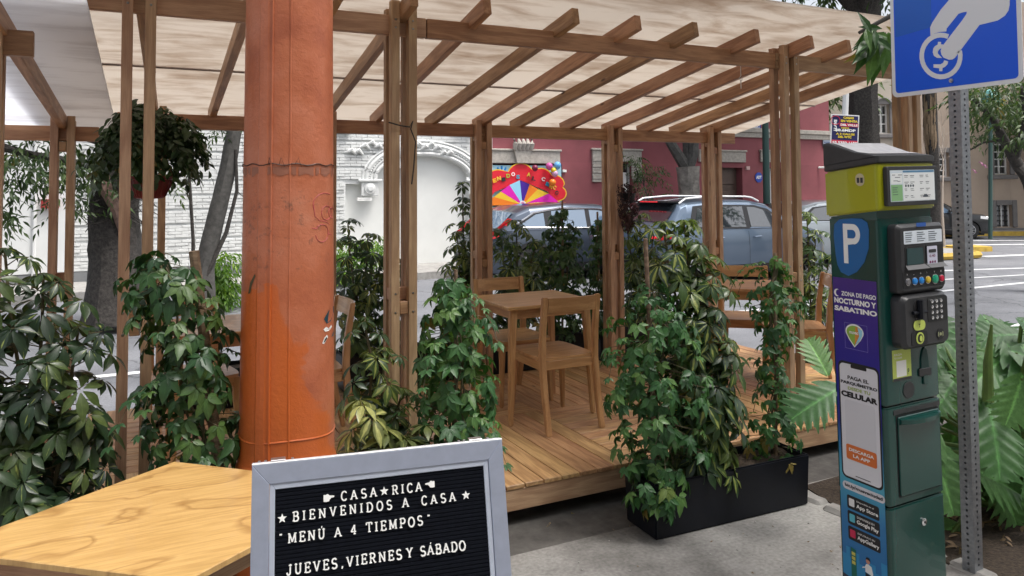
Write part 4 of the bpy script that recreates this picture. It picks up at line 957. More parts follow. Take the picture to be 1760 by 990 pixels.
dash(.222, 1.652, .028, .006, -.0281); dash(.227, 1.658, .018, .005, -.0281)
mb.build('screen_lettering', flat('dark grey print', (.06, .08, .10)), scr)
# console: upper module
def wedge(name, x0, x1, z0, z1, dep, mat, r_=.018):
    mb = MB(); P = rrect(x1-x0, z1-z0, r_, 5, x0, z0); Q = rrect(x1-x0-.026, z1-z0-.024, r_*.8, 5, x0+.013, z0+.012); k = len(P)
    mb.add([(x, .004, z) for x, z in P]+[(x, -dep*.7, z) for x, z in P]+[(x, -dep, z) for x, z in Q], [(i, (i+1) % k, k+(i+1) % k, k+i) for i in range(k)]+[(k+i, k+(i+1) % k, 2*k+(i+1) % k, 2*k+i) for i in range(k)]+[tuple(range(2*k, 3*k))])
    return mb.build(name, mat, mt, True)
cu1 = wedge('upper_console', .046, MW-.001, 1.292, 1.552, .045, M['console'])
cu2 = wedge('lower_console', .048, MW-.001, 1.085, 1.288, .052, M['console'], .03)
def cp(name, x0, x1, z0, z1, mat, o_, parent, r_=.004, d=.0015): return fpl(name, x0, x1, z0, z1, mat, -o_, d, r_, parent)
cp('instruction_strip', .076, MW-.022, 1.478, 1.527, flat('pale card', (.62, .68, .75)), .0452, cu1)
mb = MB()
for i in range(3):
    for j in range(5): dash(.084+i*.066, 1.518-j*.008, R.uniform(.03, .055), .0028, -.0470)
mb.build('strip_lettering', flat('dark grey print', (.06, .08, .10)), cu1)
cp('badge', .150, .205, 1.541, 1.556, flat('blue badge', (.02, .09, .35)), .0455, cu1)
cp('display_recess', .080, .188, 1.388, 1.468, flat('dark recess', (.008, .009, .010)), .0452, cu1)
cp('display', .088, .180, 1.400, 1.462, flat('grey display glass', (.035, .07, .075), .1), .0470, cu1, .003)
mb = MB(); mb.add([(.080, -.046, 1.400), (.188, -.046, 1.400), (.200, -.062, 1.384), (.072, -.062, 1.384)], [(0, 1, 2, 3)]); mb.add([(.196, -.046, 1.400), (MW-.020, -.046, 1.400), (MW-.014, -.062, 1.384), (.204, -.062, 1.384)], [(0, 1, 2, 3)]); mb.build('ledge', flat('worn grey ledge', (.09, .09, .095)), cu1)
cp('card_recess', .198, MW-.020, 1.388, 1.468, flat('dark recess', (.008, .009, .010)), .0452, cu1)
cs = cp('tariff_card', .204, .262, 1.392, 1.464, flat('pale violet card', (.55, .56, .68)), .0470, cu1)
cp('card_window', .212, .254, 1.440, 1.452, M['console'], .0486, cs)
textmesh('0.40', (.215, -.0490, 1.422), (1, 0, 0), (0, 0, 1), .034, .010, flat('wine print', (.15, .02, .08)), 'card_lettering', cs)
mb = MB()
for i in range(3): mb.prism(circ(.219+i*.014, 1.404, .005, 10), (0, -.0486, 0), (1, 0, 0), (0, 0, 1), .0004)
mb.build('card_dots', flat('wine print', (.15, .02, .08)), cs)
cp('button_panel', .062, MW-.014, 1.312, 1.378, M['lblack'], .0452, cu1, .008)
for i, (c_, rr) in enumerate(((( .16, .16, .17), .012), ((.02, .22, .62), .0125), ((.02, .22, .62), .0125), ((.62, .42, .03), .0125), ((.01, .30, .17), .0165), ((.55, .01, .05), .012))):
    x = .086+i*.038+(.004 if i > 3 else 0); m_ = flat('button colour %d' % i, c_, .25)
    bt = MB().lathe([(rr, 0), (rr, .006), (rr*.8, .008), (0.001, .008)], (0, 0, 0), 18).build('button', m_, cu1, True); bt.matrix_basis = Matrix.Translation((x, -.0468, 1.338)) @ Matrix.Rotation(rad(90), 4, 'X')
    rg = MB().lathe([(rr+.003, 0), (rr+.003, .003), (rr+.0003, .003)], (0, 0, 0), 18, cap=False).build('ring', M['chrome'], bt, True)
for i, s in enumerate(('$', '-', '+', 'i', '✓', 'x')):
    textmesh(s if s != '✓' else 'v', (.083+i*.038+(.004 if i > 3 else 0), -.0474, 1.362), (1, 0, 0), (0, 0, 1), None, .0065 if s != '-' else .0015, M['lwhite'], 'button_mark', cu1)
# lower console: card slot, keypad, coin slot, reader
cp('slot_recess', .108, .158, 1.188, 1.268, M['dark'], .0522, cu2, .022)
mb = MB(); mb.tube([(.095, -.058, 1.222), (.170, -.058, 1.222)], .007, 8); mb.tube([(.133, -.062, 1.268), (.133, -.062, 1.20)], .012, 8); mb.build('card_slot', M['black'], cu2, True)
YG = flat('lime sticker', (.50, .60, .12))
cp('slot_sticker', .100, .166, 1.155, 1.192, YG, .0540, cu2, .018)
textmesh('T', (.127, -.0560, 1.165), (1, 0, 0), (0, 0, 1), .010, .014, M['lblack'], 'sticker_mark', cu2)
kp = cp('keypad_recess', .186, MW-.016, 1.178, 1.272, flat('dark recess', (.008, .009, .010)), .0522, cu2, .01)
for i in range(3):
    for j in range(4):
        k_ = MB().lathe([(.0075, 0), (.0068, .005), (.001, .0062)], (0, 0, 0), 12).build('key', M['chrome'], kp, True); k_.matrix_basis = Matrix.Translation((.207+i*.026, -.0536, 1.256-j*.0205)) @ Matrix.Rotation(rad(90), 4, 'X')
cp('coin_recess', .088, .178, 1.098, 1.150, flat('dark recess', (.008, .009, .010)), .0522, cu2, .01)
cp('coin_sticker', .112, .156, 1.103, 1.147, YG, .0540, cu2, .021)
mb = MB(); mb.prism(circ(.134, 1.125, .015, 16, .016), (0, -.0556, 0), (1, 0, 0), (0, 0, 1), .001); mb.build('coin_ring', M['lblack'], cu2)
mb = MB(); mb.prism(circ(.136, 1.124, .008, 14, .011), (0, -.0568, 0), (1, 0, 0), (0, 0, 1), .001); mb.build('coin_slot', YG, cu2)
mb = MB(); mb.prism(circ(.254, 1.128, .021, 20), (0, -.0524, 0), (1, 0, 0), (0, 0, 1), .002); mb.build('reader_disc', M['lblack'], cu2)
mb = MB(); mb.prism(circ(.254, 1.128, .006, 12), (0, -.0546, 0), (1, 0, 0), (0, 0, 1), .0006)
for s_ in (-1, 1): mb.prism([(.254+s_*.010, 1.118), (.254+s_*.015, 1.121), (.254+s_*.015, 1.135), (.254+s_*.010, 1.138)], (0, -.0546, 0), (1, 0, 0), (0, 0, 1), .0006)
mb.build('reader_mark', flat('grey olive print', (.30, .32, .18)), cu2)
# sticker, coin door, ticket slot
st_ = fpl('lime_notice', .045, .150, .962, 1.078, YG, -.0002, .0008, .002)
textmesh('PAGA', (.055, -.0014, 1.056), (1, 0, 0), (0, 0, 1), .045, .008, M['lwhite'], 'notice_lettering', st_)
textmesh('TU LUGAR', (.055, -.0014, 1.044), (1, 0, 0), (0, 0, 1), .045, .007, M['lwhite'], 'notice_lettering', st_)
fpl('notice_panel', .066, .122, .976, 1.036, M['lwhite'], -.0012, .0004, .001, st_); fpl('notice_foot', .045, .150, .962, .972, M['console'], -.0012, .0004, .001, st_)
textmesh('P', (.128, -.0014, .980), (1, 0, 0), (0, 0, 1), .010, .022, M['green'], 'notice_lettering', st_)
cd = fpl('coin_return', .098, .162, .890, .952, M['cap'], -.0002, .003, .03, b=.001)
tkt = fpl('ticket_slot', .190, .262, .962, .992, M['cap'], -.0002, .006, .008, b=.002)
mb = MB(); mb.prism([(.204, .975), (.250, .975), (.246, 1.03), (.238, 1.062), (.228, 1.072), (.216, 1.060), (.206, 1.03)], (0, -.0002, 0), (1, 0, 0), (0, 0, 1), .004); mb.build('slot_hood', flat('dark green hood', (.004, .04, .035)), mt)  # raised hood in its own dark green
mb = MB(); mb.prism([(.214, .930), (.238, .930), (.238, .968), (.214, .968)], (0, -.0002, 0), (1, 0, 0), (0, 0, 1), .006); mb.build('ticket_lip', M['green'], mt, False, .002)
# door with handle in the middle section
fpl('door_gap', .052, MW-.020, .530, .835, M['dark'], -.0002, .0008, .008)
dr = fpl('door', .057, MW-.025, .535, .829, M['green'], -.0008, .007, .008, b=.002)
fpl('rubber_strip', .040, MW-.012, .838, .855, M['cap'], -.0002, .0025, .002)
mb = MB(); N = 12
for i in range(N+1):
    u = i/N; x = .062+(MW-.092)*u; dd = .010+.030*math.sin(math.pi*u)**.6
    mb.v += [(x, -.007, .800), (x, -.007-dd, .806), (x, -.007-dd, .822), (x, -.007, .824)]
for i in range(N):
    for j in range(4): mb.f.append((4*i+j, 4*i+(j+1) % 4, 4*i+4+(j+1) % 4, 4*i+4+j)); mb.mi.append(0)
mb.f += [(3, 2, 1, 0), (4*N, 4*N+1, 4*N+2, 4*N+3)]; mb.mi += [0, 0]
mb.build('handle', M['green'], dr, True)
lk = MB().lathe([(.014, 0), (.014, .004), (.011, .006), (.001, .006)], (0, 0, 0), 18).build('lock', M['chrome'], mt, True); lk.matrix_basis = Matrix.Translation((.185, -.001, .415)) @ Matrix.Rotation(rad(90), 4, 'X')
kh = MB().lathe([(.0045, 0), (.0045, .001)], (0, 0, 0), 10).build('keyhole', M['lblack'], lk)
kh.location = (0, 0, .0065)
# left side: printed panels. ux = -Y (left in the picture is far), so lettering runs from back to front
UX = Vector((0, -1, 0)); UZ = Vector((0, 0, 1)); SX = -.0012
def sd(s, z, o_=0.): return Vector((SX-o_, MD*(1-s), z))          # s = 0 at the far edge, 1 at the front
def spl(name, s0, s1, z0, z1, mat, o_=0., r_=.004, parent=None):
    w_ = (s1-s0)*MD
    return MB().prism(rrect(w_, z1-z0, min(r_, w_/2.1, (z1-z0)/2.1), 5), sd(s0, z0, o_-.0006), UX, UZ, .0006).build(name, mat, parent or mt)
def stx(s, s0, s1, z, h, mat, o_=.0008, bold=.03, parent=None):
    return textmesh(s, sd(s0, z, o_), UX, UZ, (s1-s0)*MD, h, mat, 'lettering', parent or mt, bold)
sp = spl('sticker', .60, .78, 1.700, 1.748, flat('cream sticker', (.52, .46, .30)), .006, .02); spl('sticker_mark', .63, .68, 1.712, 1.732, M['console'], .0068, .001, sp); spl('sticker_mark', .70, .75, 1.712, 1.732, M['console'], .0068, .001, sp)
# parking P
bp_ = MB().prism([(.018, .075), (.012, .15), (.016, .195), (.040, .215), (.10, .222), (.145, .222), (.170, .208), (.176, .18), (.172, .11), (.150, .055), (.115, .015), (.075, -.004), (.040, .008), (.025, .035)], sd(.03, 1.352, .0002), UX, UZ, .0006).build('parking_emblem', flat('emblem blue', (.008, .115, .34), .4), mt)
mb = MB(); bowl = A_(.62, .735, .34, .235, 90, -90, 10); bi = A_(.60, .735, .16, .10, -90, 90, 10)
mb.prism([(.058+a*.078, .045+b2*.155) for a, b2 in [(0, 0), (.26, 0), (.26, .47), (.62, .50)]+A_(.60, .745, .40, .255, -90, 90, 12)+[(0, 1.0)]], sd(.03, 1.352, .0010), UX, UZ, .0006)
mb.build('letter_p', M['lwhite'], bp_)
MB().prism([(.058+a*.078, .045+b2*.155) for a, b2 in [(.26, .64)]+A_(.56, .745, .19, .108, -90, 90, 10)+[(.26, .85)]], sd(.03, 1.352, .0018), UX, UZ, .0004).build('letter_p_counter', flat('emblem blue', (.008, .115, .34), .4), bp_)
PUR = flat('advert violet', (.045, .022, .20), .35); BLU = flat('advert deep blue', (.018, .025, .22), .35); AQ = flat('advert aqua', (.06, .33, .47), .35); AQ2 = flat('advert sky blue', (.02, .19, .42), .35); NAV = flat('advert navy', (.012, .03, .14), .35)
m, n, l, b = nmat('advert print gradient'); tc = n.new('ShaderNodeTexCoord'); sx_ = n.new('ShaderNodeSeparateXYZ'); l.new(tc.outputs['Object'], sx_.inputs[0])
mr_ = node(n, 'ShaderNodeMapRange'); mr_.inputs['From Min'].default_value = .06; mr_.inputs['From Max'].default_value = 1.345; l.new(sx_.outputs[2], mr_.inputs['Value'])
rr_ = ramp(n, [(0, (.015, .13, .36)), (.28, (.02, .17, .40)), (.40, (.07, .36, .48)), (.47, (.04, .20, .40)), (.56, (.02, .03, .25)), (.72, (.025, .022, .26)), (1, (.06, .022, .20))]); l.new(mr_.outputs[0], rr_.inputs[0]); l.new(rr_.outputs[0], b.inputs['Base Color']); b.inputs['Roughness'].default_value = .3
ad_ = spl('advert_panel', .025, .915, .065, 1.338, m, 0., .003)
stx('ZONA DE PAGO', .20, .90, 1.268, .0175, M['lwhite'], parent=ad_); stx('NOCTURNO Y', .045, .90, 1.236, .0225, M['lwhite'], parent=ad_, bold=.05); stx('SABATINO', .045, .91, 1.206, .0205, M['lwhite'], parent=ad_, bold=.05)
MB().prism(A_(.5, .5, .5, .5, 70, 290, 10)+A_(.72, .5, .42, .42, 275, 85, 10), sd(.045, 1.262, .0006), UX*.03, UZ*.03, .0004).build('moon_mark', M['lwhite'], ad_)
# pin emblem in a thin frame
for s0, s1, z0, z1 in ((.24, .70, 1.163, 1.1645), (.24, .70, 1.064, 1.0655), (.24, .245, 1.064, 1.1645), (.695, .70, 1.064, 1.1645)): spl('emblem_frame', s0, s1, z0, z1, flat('violet line', (.20, .18, .45)), .0003, .0004, ad_)
pin = lambda k, cx, cy: [(cx+k*a, cy+k*b2) for a, b2 in A_(0, .16, .46, .34, -12, 192, 14)+[(-.30, -.18), (-.02, -.50), (.30, -.16)]]
MB().prism(pin(.090, .105-.005, 1.118), Vector((SX-.0004, MD, 0)), UX, UZ, .0005).build('pin_emblem', M['lwhite'], ad_)
MB().prism(pin(.078, .100, 1.118), Vector((SX-.0010, MD, 0)), UX, UZ, .0004).build('pin_field', flat('pin green', (.25, .42, .06)), ad_)
MB().prism([(.106, 1.155), (.128, 1.150), (.130, 1.128), (.118, 1.095), (.100, 1.082)], Vector((SX-.0015, MD, 0)), UX, UZ, .0003).build('pin_field', flat('pin orange', (.62, .25, .04)), ad_)
MB().prism([(.116, 1.153), (.136, 1.143), (.136, 1.124), (.122, 1.100), (.102, 1.082), (.122, 1.120)], Vector((SX-.0019, MD, 0)), UX, UZ, .0003).build('pin_field', flat('pin blue', (.30, .60, .75)), ad_)
textmesh('muvec', Vector((SX-.0024, MD-.078, 1.124)), UX, UZ, .040, .010, M['lwhite'], 'pin_lettering', ad_)
# phone
ph = spl('phone_picture', .075, .90, .555, 1.012, M['lblack'], .0004, .022, ad_)
spl('phone_screen', .105, .87, .563, 1.003, flat('phone page white', (.66, .66, .70)), .0010, .018, ph); spl('phone_notch', .34, .66, .990, 1.004, M['lblack'], .0016, .004, ph)
stx('PAGA EL', .27, .70, .944, .0145, M['lblack'], .0020, parent=ph); stx('PARQUÍMETRO', .125, .86, .922, .0165, M['lblack'], .0020, parent=ph, bold=.04)
stx('DESDE TU', .27, .72, .903, .0125, flat('advert olive', (.33, .42, .10)), .0020, parent=ph); stx('CELULAR', .125, .86, .873, .0225, M['lblack'], .0020, parent=ph, bold=.06)
spl('phone_card', .19, .80, .680, .862, flat('phone card grey', (.60, .60, .64)), .0016, .012, ph)
orp = spl('download_button', .19, .80, .632, .690, flat('advert orange', (.62, .15, .03)), .0022, .008, ph)
stx('DESCARGA', .25, .75, .665, .0125, M['lwhite'], .0030, parent=orp); stx('LA APP', .33, .67, .644, .0125, M['lwhite'], .0030, parent=orp)
spl('phone_bar', .36, .66, .5725, .575, M['lblack'], .0018, .001, ph)
wb = spl('web_address', .08, .92, .510, .540, flat('phone card grey', (.60, .60, .64)), .0004, .014, ad_); stx('bit.ly/mueveciudad', .13, .88, .5165, .0165, M['lblack'], .0014, parent=wb)
for z, s1_, s2_, ic in ((.438, 'Disponible en el', 'App Store', (.75, .75, .75)), (.378, 'DISPONIBLE EN', 'Google Play', (.10, .45, .55)), (.318, 'EXPLÓRALO EN', 'AppGallery', (.55, .02, .08))):
    bd = spl('store_badge', .16, .80, z, z+.052, M['lblack'], .0004, .007, ad_); spl('badge_icon', .20, .31, z+.011, z+.041, flat('icon %.2f' % ic[0], ic), .0012, .004, bd)
    stx(s1_, .36, .70, z+.034, .008, M['lwhite'], .0014, .01, parent=bd); stx(s2_, .35, .78, z+.009, .019, M['lwhite'], .0014, .03, parent=bd)
# street picture
def spoly(name, pts, mat, o_): return MB().prism(pts, Vector((SX-o_, MD*.975, 0)), UX, UZ, .0004).build(name, mat, ad_)
spoly('skyline', [(0, .165), (0, .255), (.018, .255), (.018, .285), (.034, .285), (.034, .248), (.060, .248), (.060, .275), (.078, .275), (.078, .240), (.110, .240), (.110, .262), (.150, .262), (.150, .235), (.175, .235), (.175, .285), (.20, .285), (.20, .165)], flat('skyline blue', (.03, .25, .50)), .0003)
spoly('picture_road', [(0, .066), (.20, .066), (.20, .140), (0, .175)], flat('picture road grey', (.035, .04, .06)), .0006)
spoly('picture_machine', [(.040, .160), (.064, .155), (.064, .285), (.040, .290)], flat('picture green', (.01, .14, .10)), .0010)
for zz_ in (.262, .245, .228): spoly('picture_screen', [(.044, zz_), (.060, zz_-.001), (.060, zz_+.011), (.044, zz_+.012)], flat('picture yellow', (.55, .50, .10)), .0014)
spoly('picture_figure', [(.100, .235), (.108, .252), (.118, .255), (.132, .250), (.138, .225), (.134, .195), (.128, .200), (.128, .218), (.104, .222), (.104, .240), (.092, .236), (.090, .230)], M['lwhite'], .0010)
spoly('picture_figure', circ(.117, .266, .009, 12, .011), flat('picture skin', (.50, .24, .16)), .0010); spoly('picture_figure', [(.106, .270), (.112, .280), (.124, .280), (.128, .268), (.118, .272)], M['lblack'], .0014)
spoly('picture_figure', [(.104, .186), (.126, .186), (.128, .216), (.104, .219)], M['lblack'], .0012); spoly('picture_figure', [(.106, .146), (.112, .146), (.113, .186), (.106, .186)], flat('picture skin', (.50, .24, .16)), .0010); spoly('picture_figure', [(.119, .146), (.125, .146), (.125, .186), (.119, .186)], flat('picture skin', (.50, .24, .16)), .0010)
spoly('picture_car', [(.002, .100), (.004, .130), (.030, .138), (.056, .158), (.105, .158), (.135, .132), (.165, .122), (.172, .095), (.168, .082), (.006, .090)], flat('picture car green', (.28, .40, .03)), .0016)
spoly('picture_car_window', [(.040, .139), (.060, .153), (.078, .153), (.078, .136)], M['lblack'], .0021); spoly('picture_car_window', [(.084, .136), (.084, .153), (.103, .153), (.124, .132)], M['lblack'], .0021)
for cx_ in (.032, .138): spoly('picture_wheel', circ(cx_, .090, .015, 14), M['lblack'], .0024); spoly('picture_hub', circ(cx_, .090, .009, 12), flat('picture hub grey', (.5, .5, .5)), .0029)
for i in range(6): spoly('picture_lane', [(.01+i*.032, .073), (.026+i*.032, .072), (.026+i*.032, .0745), (.01+i*.032, .0755)], M['lwhite'], .0012)

# ================================================================== BLUE SIGN ON PERFORATED POST
bsx = thing('parking_sign', 'blue parking meter sign with white hand and coin on a perforated steel post', 'sign', (3.327, 2.171, 0))
PW = .057
pm = MB(); r2_ = .0095
def perf_face(o, ux, uz, nn):
    """one face of the tube with real round holes"""
    ptch = .0255; nh = 118; o = Vector(o); ux = Vector(ux); uz = Vector(uz)
    for i in range(nh):
        z0 = -.02+i*ptch; c = Vector((0, 0)); K = 12
        ring = [(r2_*.5*2*math.cos(2*math.pi*k/K+math.pi/K)*.55, z0+ptch/2+r2_*.55*math.sin(2*math.pi*k/K+math.pi/K)) for k in range(K)]
        sq = []
        for k in range(K):
            t = 2*math.pi*k/K+math.pi/K; cx_, sy_ = math.cos(t), math.sin(t); m_ = max(abs(cx_)/(PW/2), abs(sy_)/(ptch/2)); sq.append((cx_/m_, z0+ptch/2+sy_/m_))
        vs = [o+ux*a+uz*b2 for a, b2 in ring+sq]; pm.add(vs, [(k, K+k, K+(k+1) % K, (k+1) % K) for k in range(K)])
        # corner fills
        for sa, sb in ((1, 1), (-1, 1), (-1, -1), (1, -1)):
            cand = [j for j in range(K) if (sq[j][0]*sa > 0 and (sq[j][1]-z0-ptch/2)*sb > 0)]
            ch_ = [j for j in cand if abs(abs(sq[j][0])-PW/2) < 1e-6]; cv_ = [j for j in cand if abs(abs(sq[j][1]-z0-ptch/2)-ptch/2) < 1e-6]
            if ch_ and cv_:
                a = max(ch_, key=lambda j: abs(sq[j][1]-z0-ptch/2)); b2 = max(cv_, key=lambda j: abs(sq[j][0]))
                if a != b2: pm.add([o+ux*sq[a][0]+uz*sq[a][1], o+ux*(sa*PW/2)+uz*(z0+ptch/2+sb*ptch/2), o+ux*sq[b2][0]+uz*sq[b2][1]], [(0, 1, 2)])
h_ = PW/2
perf_face((-h_, 0, 0), (0, -1, 0), (0, 0, 1), 0); perf_face((0, -h_, 0), (1, 0, 0), (0, 0, 1), 0); perf_face((h_, 0, 0), (0, 1, 0), (0, 0, 1), 0); perf_face((0, h_, 0), (-1, 0, 0), (0, 0, 1), 0)
pm.build('perforated_post', M['galv'], bsx)
SWD = .608; sY0 = 2.474-2.171; sZ0 = 2.125; sX = -.036
def sg(a, z, o_=0.): return Vector((sX-o_, sY0-a, sZ0+z))
PL = MB().prism(rrect(SWD, .76, .028, 6), sg(0, 0), UX, UZ, .003).build('sign_plate', flat('sign white sheeting', (.80, .81, .84), .35), bsx)
MB().prism(rrect(SWD-.038, .76-.038, .018, 6), sg(.019, .019, .0032), UX, UZ, .0005).build('blue_field', flat('sign blue sheeting', (.004, .11, .80), .3), PL)
def spx(pts):   # photo crop pixels (x4.889 from 1400,0) to the sign plane
    out = []
    for x, y in pts:
        p = at(1400+x/4.889, y/4.889, X=3.327+sX-.004); out.append((2.474-p.y, p.z-sZ0))
    return out
WS = flat('sign white sheeting', (.80, .81, .84), .35)
hand = [(1130, 0), (1062, 80), (990, 190), (972, 230), (975, 302), (1012, 280), (1055, 268), (1108, 264), (1110, 240), (1210, 116), (1244, 104), (1279, 98), (1279, 115), (1242, 170), (1072, 390), (1060, 425), (1066, 458), (1085, 485), (1130, 502), (1158, 500), (1180, 486), (1386, 210), (1540, 172), (1600, 132), (1630, 88), (1640, 40), (1640, -60), (1600, -200), (1300, -230)]
def inv_poly(name, pts, o_):
    P = spx(pts); a = sum(P[i][0]*P[(i+1) % len(P)][1]-P[(i+1) % len(P)][0]*P[i][1] for i in range(len(P)))
    if a < 0: P = P[::-1]
    return MB().prism(P, sg(0, 0, o_), UX, UZ, .0006).build(name, WS if o_ != 99 else None, PL)
cc_ = (1063, 470)
def ringseg(ro, ri, a0, a1, N=26):
    f_ = lambda r_, t: (cc_[0]+r_*.925*math.cos(rad(t)), cc_[1]-r_*math.sin(rad(t))); ts = [a0+(a1-a0)*i/N for i in range(N+1)]
    return [f_(ro, t) for t in ts]+[f_(ri, t) for t in reversed(ts)]
inv_poly('coin_ring', ringseg(196, 155, 68, 374), .0040)
inv_poly('hand', hand, .0040)
def inv_tri(name, pts): return inv_poly(name, pts, .0040)
inv_tri('dollar_mark', [(1038, 352), (1064, 352), (1062, 372), (1080, 374), (1068, 404), (1052, 412), (1038, 430), (1036, 448), (1048, 462), (1072, 488), (1030, 486), (1004, 470), (994, 440), (998, 408), (1012, 388), (1036, 374)])
inv_tri('dollar_mark', [(1090, 506), (1124, 516), (1118, 540), (1096, 562), (1076, 572), (1074, 598), (1048, 598), (1048, 574), (1000, 568), (1000, 540), (1060, 540), (1082, 526)])
flatpoly('repair_film', [(0.004, .19), (.19, .205), (.19, .62), (.004, .62)], sg(.022, .10, .0038), UX, UZ, flat('blue repair film', (.006, .12, .60), .3), PL, .0002)
for z in (.045, .60):
    bo = MB().tube([sg(.30, z, -.02), sg(.30, z, .016)], .0045, 8).build('bolt', M['steel'], bsx, True); MB().tube([sg(.30, z, .004), sg(.30, z, .010)], .010, 6).build('nut', M['steel'], bo)

# ================================================================== PLANTERS AND PLANTS
def planter(label, x0, y0, L, W, H, z=0., rz=0, group='black planter boxes'):
    t = thing('planter_box', label, 'planter', (x0, y0, z), rz, group); mb = MB()
    tp = .008   # slight taper
    o_ = [(tp, tp), (L-tp, tp), (L-tp, W-tp), (tp, W-tp)]; T_ = [(0, 0), (L, 0), (L, W), (0, W)]; i_ = [(.02, .02), (L-.02, .02), (L-.02, W-.02), (.02, W-.02)]
    mb.add([(a, b2, .002) for a, b2 in o_]+[(a, b2, H) for a, b2 in T_]+[(a, b2, H) for a, b2 in i_]+[(a, b2, H-.05) for a, b2 in i_], [(0, 3, 2, 1)]+[(i, (i+1) % 4, 4+(i+1) % 4, 4+i) for i in range(4)]+[(4+i, 4+(i+1) % 4, 8+(i+1) % 4, 8+i) for i in range(4)]+[(8+i, 8+(i+1) % 4, 12+(i+1) % 4, 12+i) for i in range(4)])
    mb.build('box', M['black'], t, True, .007, 2, False)
    mb = MB(); R = random.Random(int(x0*100)); nx, ny = int(L/.04), int(W/.04)
    for i in range(nx+1):
        for j in range(ny+1): mb.v.append((.02+(L-.04)*i/nx, .02+(W-.04)*j/ny, H-.035+R.uniform(-.012, .018)))
    for i in range(nx):
        for j in range(ny): a = i*(ny+1)+j; mb.f.append((a, a+ny+1, a+ny+2, a+1)); mb.mi.append(0)
    mb.build('soil', M['soil'], t); return t
planter('long black planter box in front of the deck with two creepers and an umbrella plant', 2.262, 3.035, 1.00, .27, .268, 0, rad(-1.6))
planter('black planter box hidden behind the letter board, left of the other front box', .80, 3.02, .58, .27, .268)
planter('black planter box with dark soil behind the plywood table', -.72, 3.10, 1.05, .27, .30)
PB = [planter(lb, x, 5.62, 1.0, .27, .27, DZ) for lb, x in (('black box at the rear edge of the deck, far left behind the column', .30), ('black box at the rear edge of the deck behind the first two middle posts', 1.40), ('black box at the rear edge of the deck behind the middle table', 2.52), ('black box at the rear edge of the deck behind the right-hand table', 3.64))]
planter('black box at the right end of the deck just left of the parking meter', 5.28, 4.30, .9, .27, .27, -.12, rad(78))
# front box: creeper, umbrella plant, creeper
ZP = .23
creeper_plant('dense creeper on a stake at the left end of the front planter box', 2.40, 3.17, ZP, .98, [(0, .10, 0, -.02), (.12, .21, -.02, -.05), (.35, .24, 0, 0), (.60, .235, -.03, 0), (.80, .20, -.04, 0), (.98, .07, -.05, 0)], M['creep'], 300, ((-.03, 0, 0), (-.075, .0, 1.21), .013), 'creepers on stakes', hang=3)
# a skirt of creeper leaves spilling over the box corner
creeper_plant('low creeper shoots spilling over the left corner of the front planter box', 2.315, 3.12, .12, .26, [(0, .06, -.01, -.05), (.12, .15, 0, -.02), (.26, .10, .02, 0)], M['creep'], 70, None, 'creepers on stakes', size=1.05)
umbrella_plant('big umbrella plant with variegated leaves in the middle of the front planter box', 2.66, 3.20, ZP, [(-.16, .05, 1.27), (-.02, .04, 1.28), (.06, .0, 1.08), (-.02, -.06, .88), (.12, -.05, .66), (.04, -.10, .42)], M['schef'], 1.15, 290, 'umbrella plants', rmax=.20, zlo=.05)
creeper_plant('looser creeper at the right end of the front planter box', 3.16, 3.15, ZP, 1.08, [(0, .14, 0, 0), (.22, .15, 0, 0), (.32, .085, 0, 0), (.60, .09, 0, 0), (.85, .14, .02, 0), (1.08, .05, .03, 0)], M['creep'], 140, ((.01, .01, 0), (.035, .01, 1.10), .010), 'creepers on stakes', hang=7, size=.92)
# second box, right of the column
creeper_plant('tall bright creeper between the first post and the square table', 1.30, 3.20, ZP, 1.07, [(0, .12, 0, 0), (.30, .15, .01, -.02), (.60, .155, 0, 0), (.90, .13, -.01, 0), (1.07, .05, -.02, 0)], M['creep'], 270, ((.0, .02, 0), (.02, .04, 1.1), .009), 'creepers on stakes', hang=6, size=1.05)
umbrella_plant('umbrella plant with pale drooping leaves beside the foot of the column', .90, 3.14, ZP, [(-.04, 0, .56), (.05, .02, .44), (.10, -.02, .30)], M['schefg'], 1.45, 36, 'umbrella plants', rmax=.13, zlo=.2)
umbrella_plant('low umbrella plant with pale leaves just above the letter board', 1.10, 3.12, ZP, [(-.06, 0, .40), (.04, .02, .44), (.15, .0, .34)], M['schefg'], 1.35, 36, 'umbrella plants', rmax=.13, zlo=.2)
umbrella_plant('dark umbrella plant right of the column in front of the hidden table', 1.02, 3.42, .10, [(-.06, 0, .98), (.02, .02, .84), (.10, 0, .66)], M['schef'], .92, 60, 'umbrella plants', rmax=.16, zlo=.35)
# left
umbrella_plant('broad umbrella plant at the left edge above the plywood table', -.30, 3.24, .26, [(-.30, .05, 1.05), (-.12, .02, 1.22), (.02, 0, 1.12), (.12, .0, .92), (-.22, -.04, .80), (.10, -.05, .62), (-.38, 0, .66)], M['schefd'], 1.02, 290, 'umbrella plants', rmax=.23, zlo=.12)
creeper_plant('climbing creeper on a thick stake just left of the orange column', .215, 3.22, .26, 1.20, [(0, .12, .05, 0), (.30, .14, .04, 0), (.6, .15, .0, 0), (.9, .15, -.04, 0), (1.10, .15, -.10, .02), (1.20, .06, -.14, .02)], M['creepd'], 260, ((.12, .03, .15), (.0, .02, 1.20), .022), 'creepers on stakes', hang=6, size=1.1)
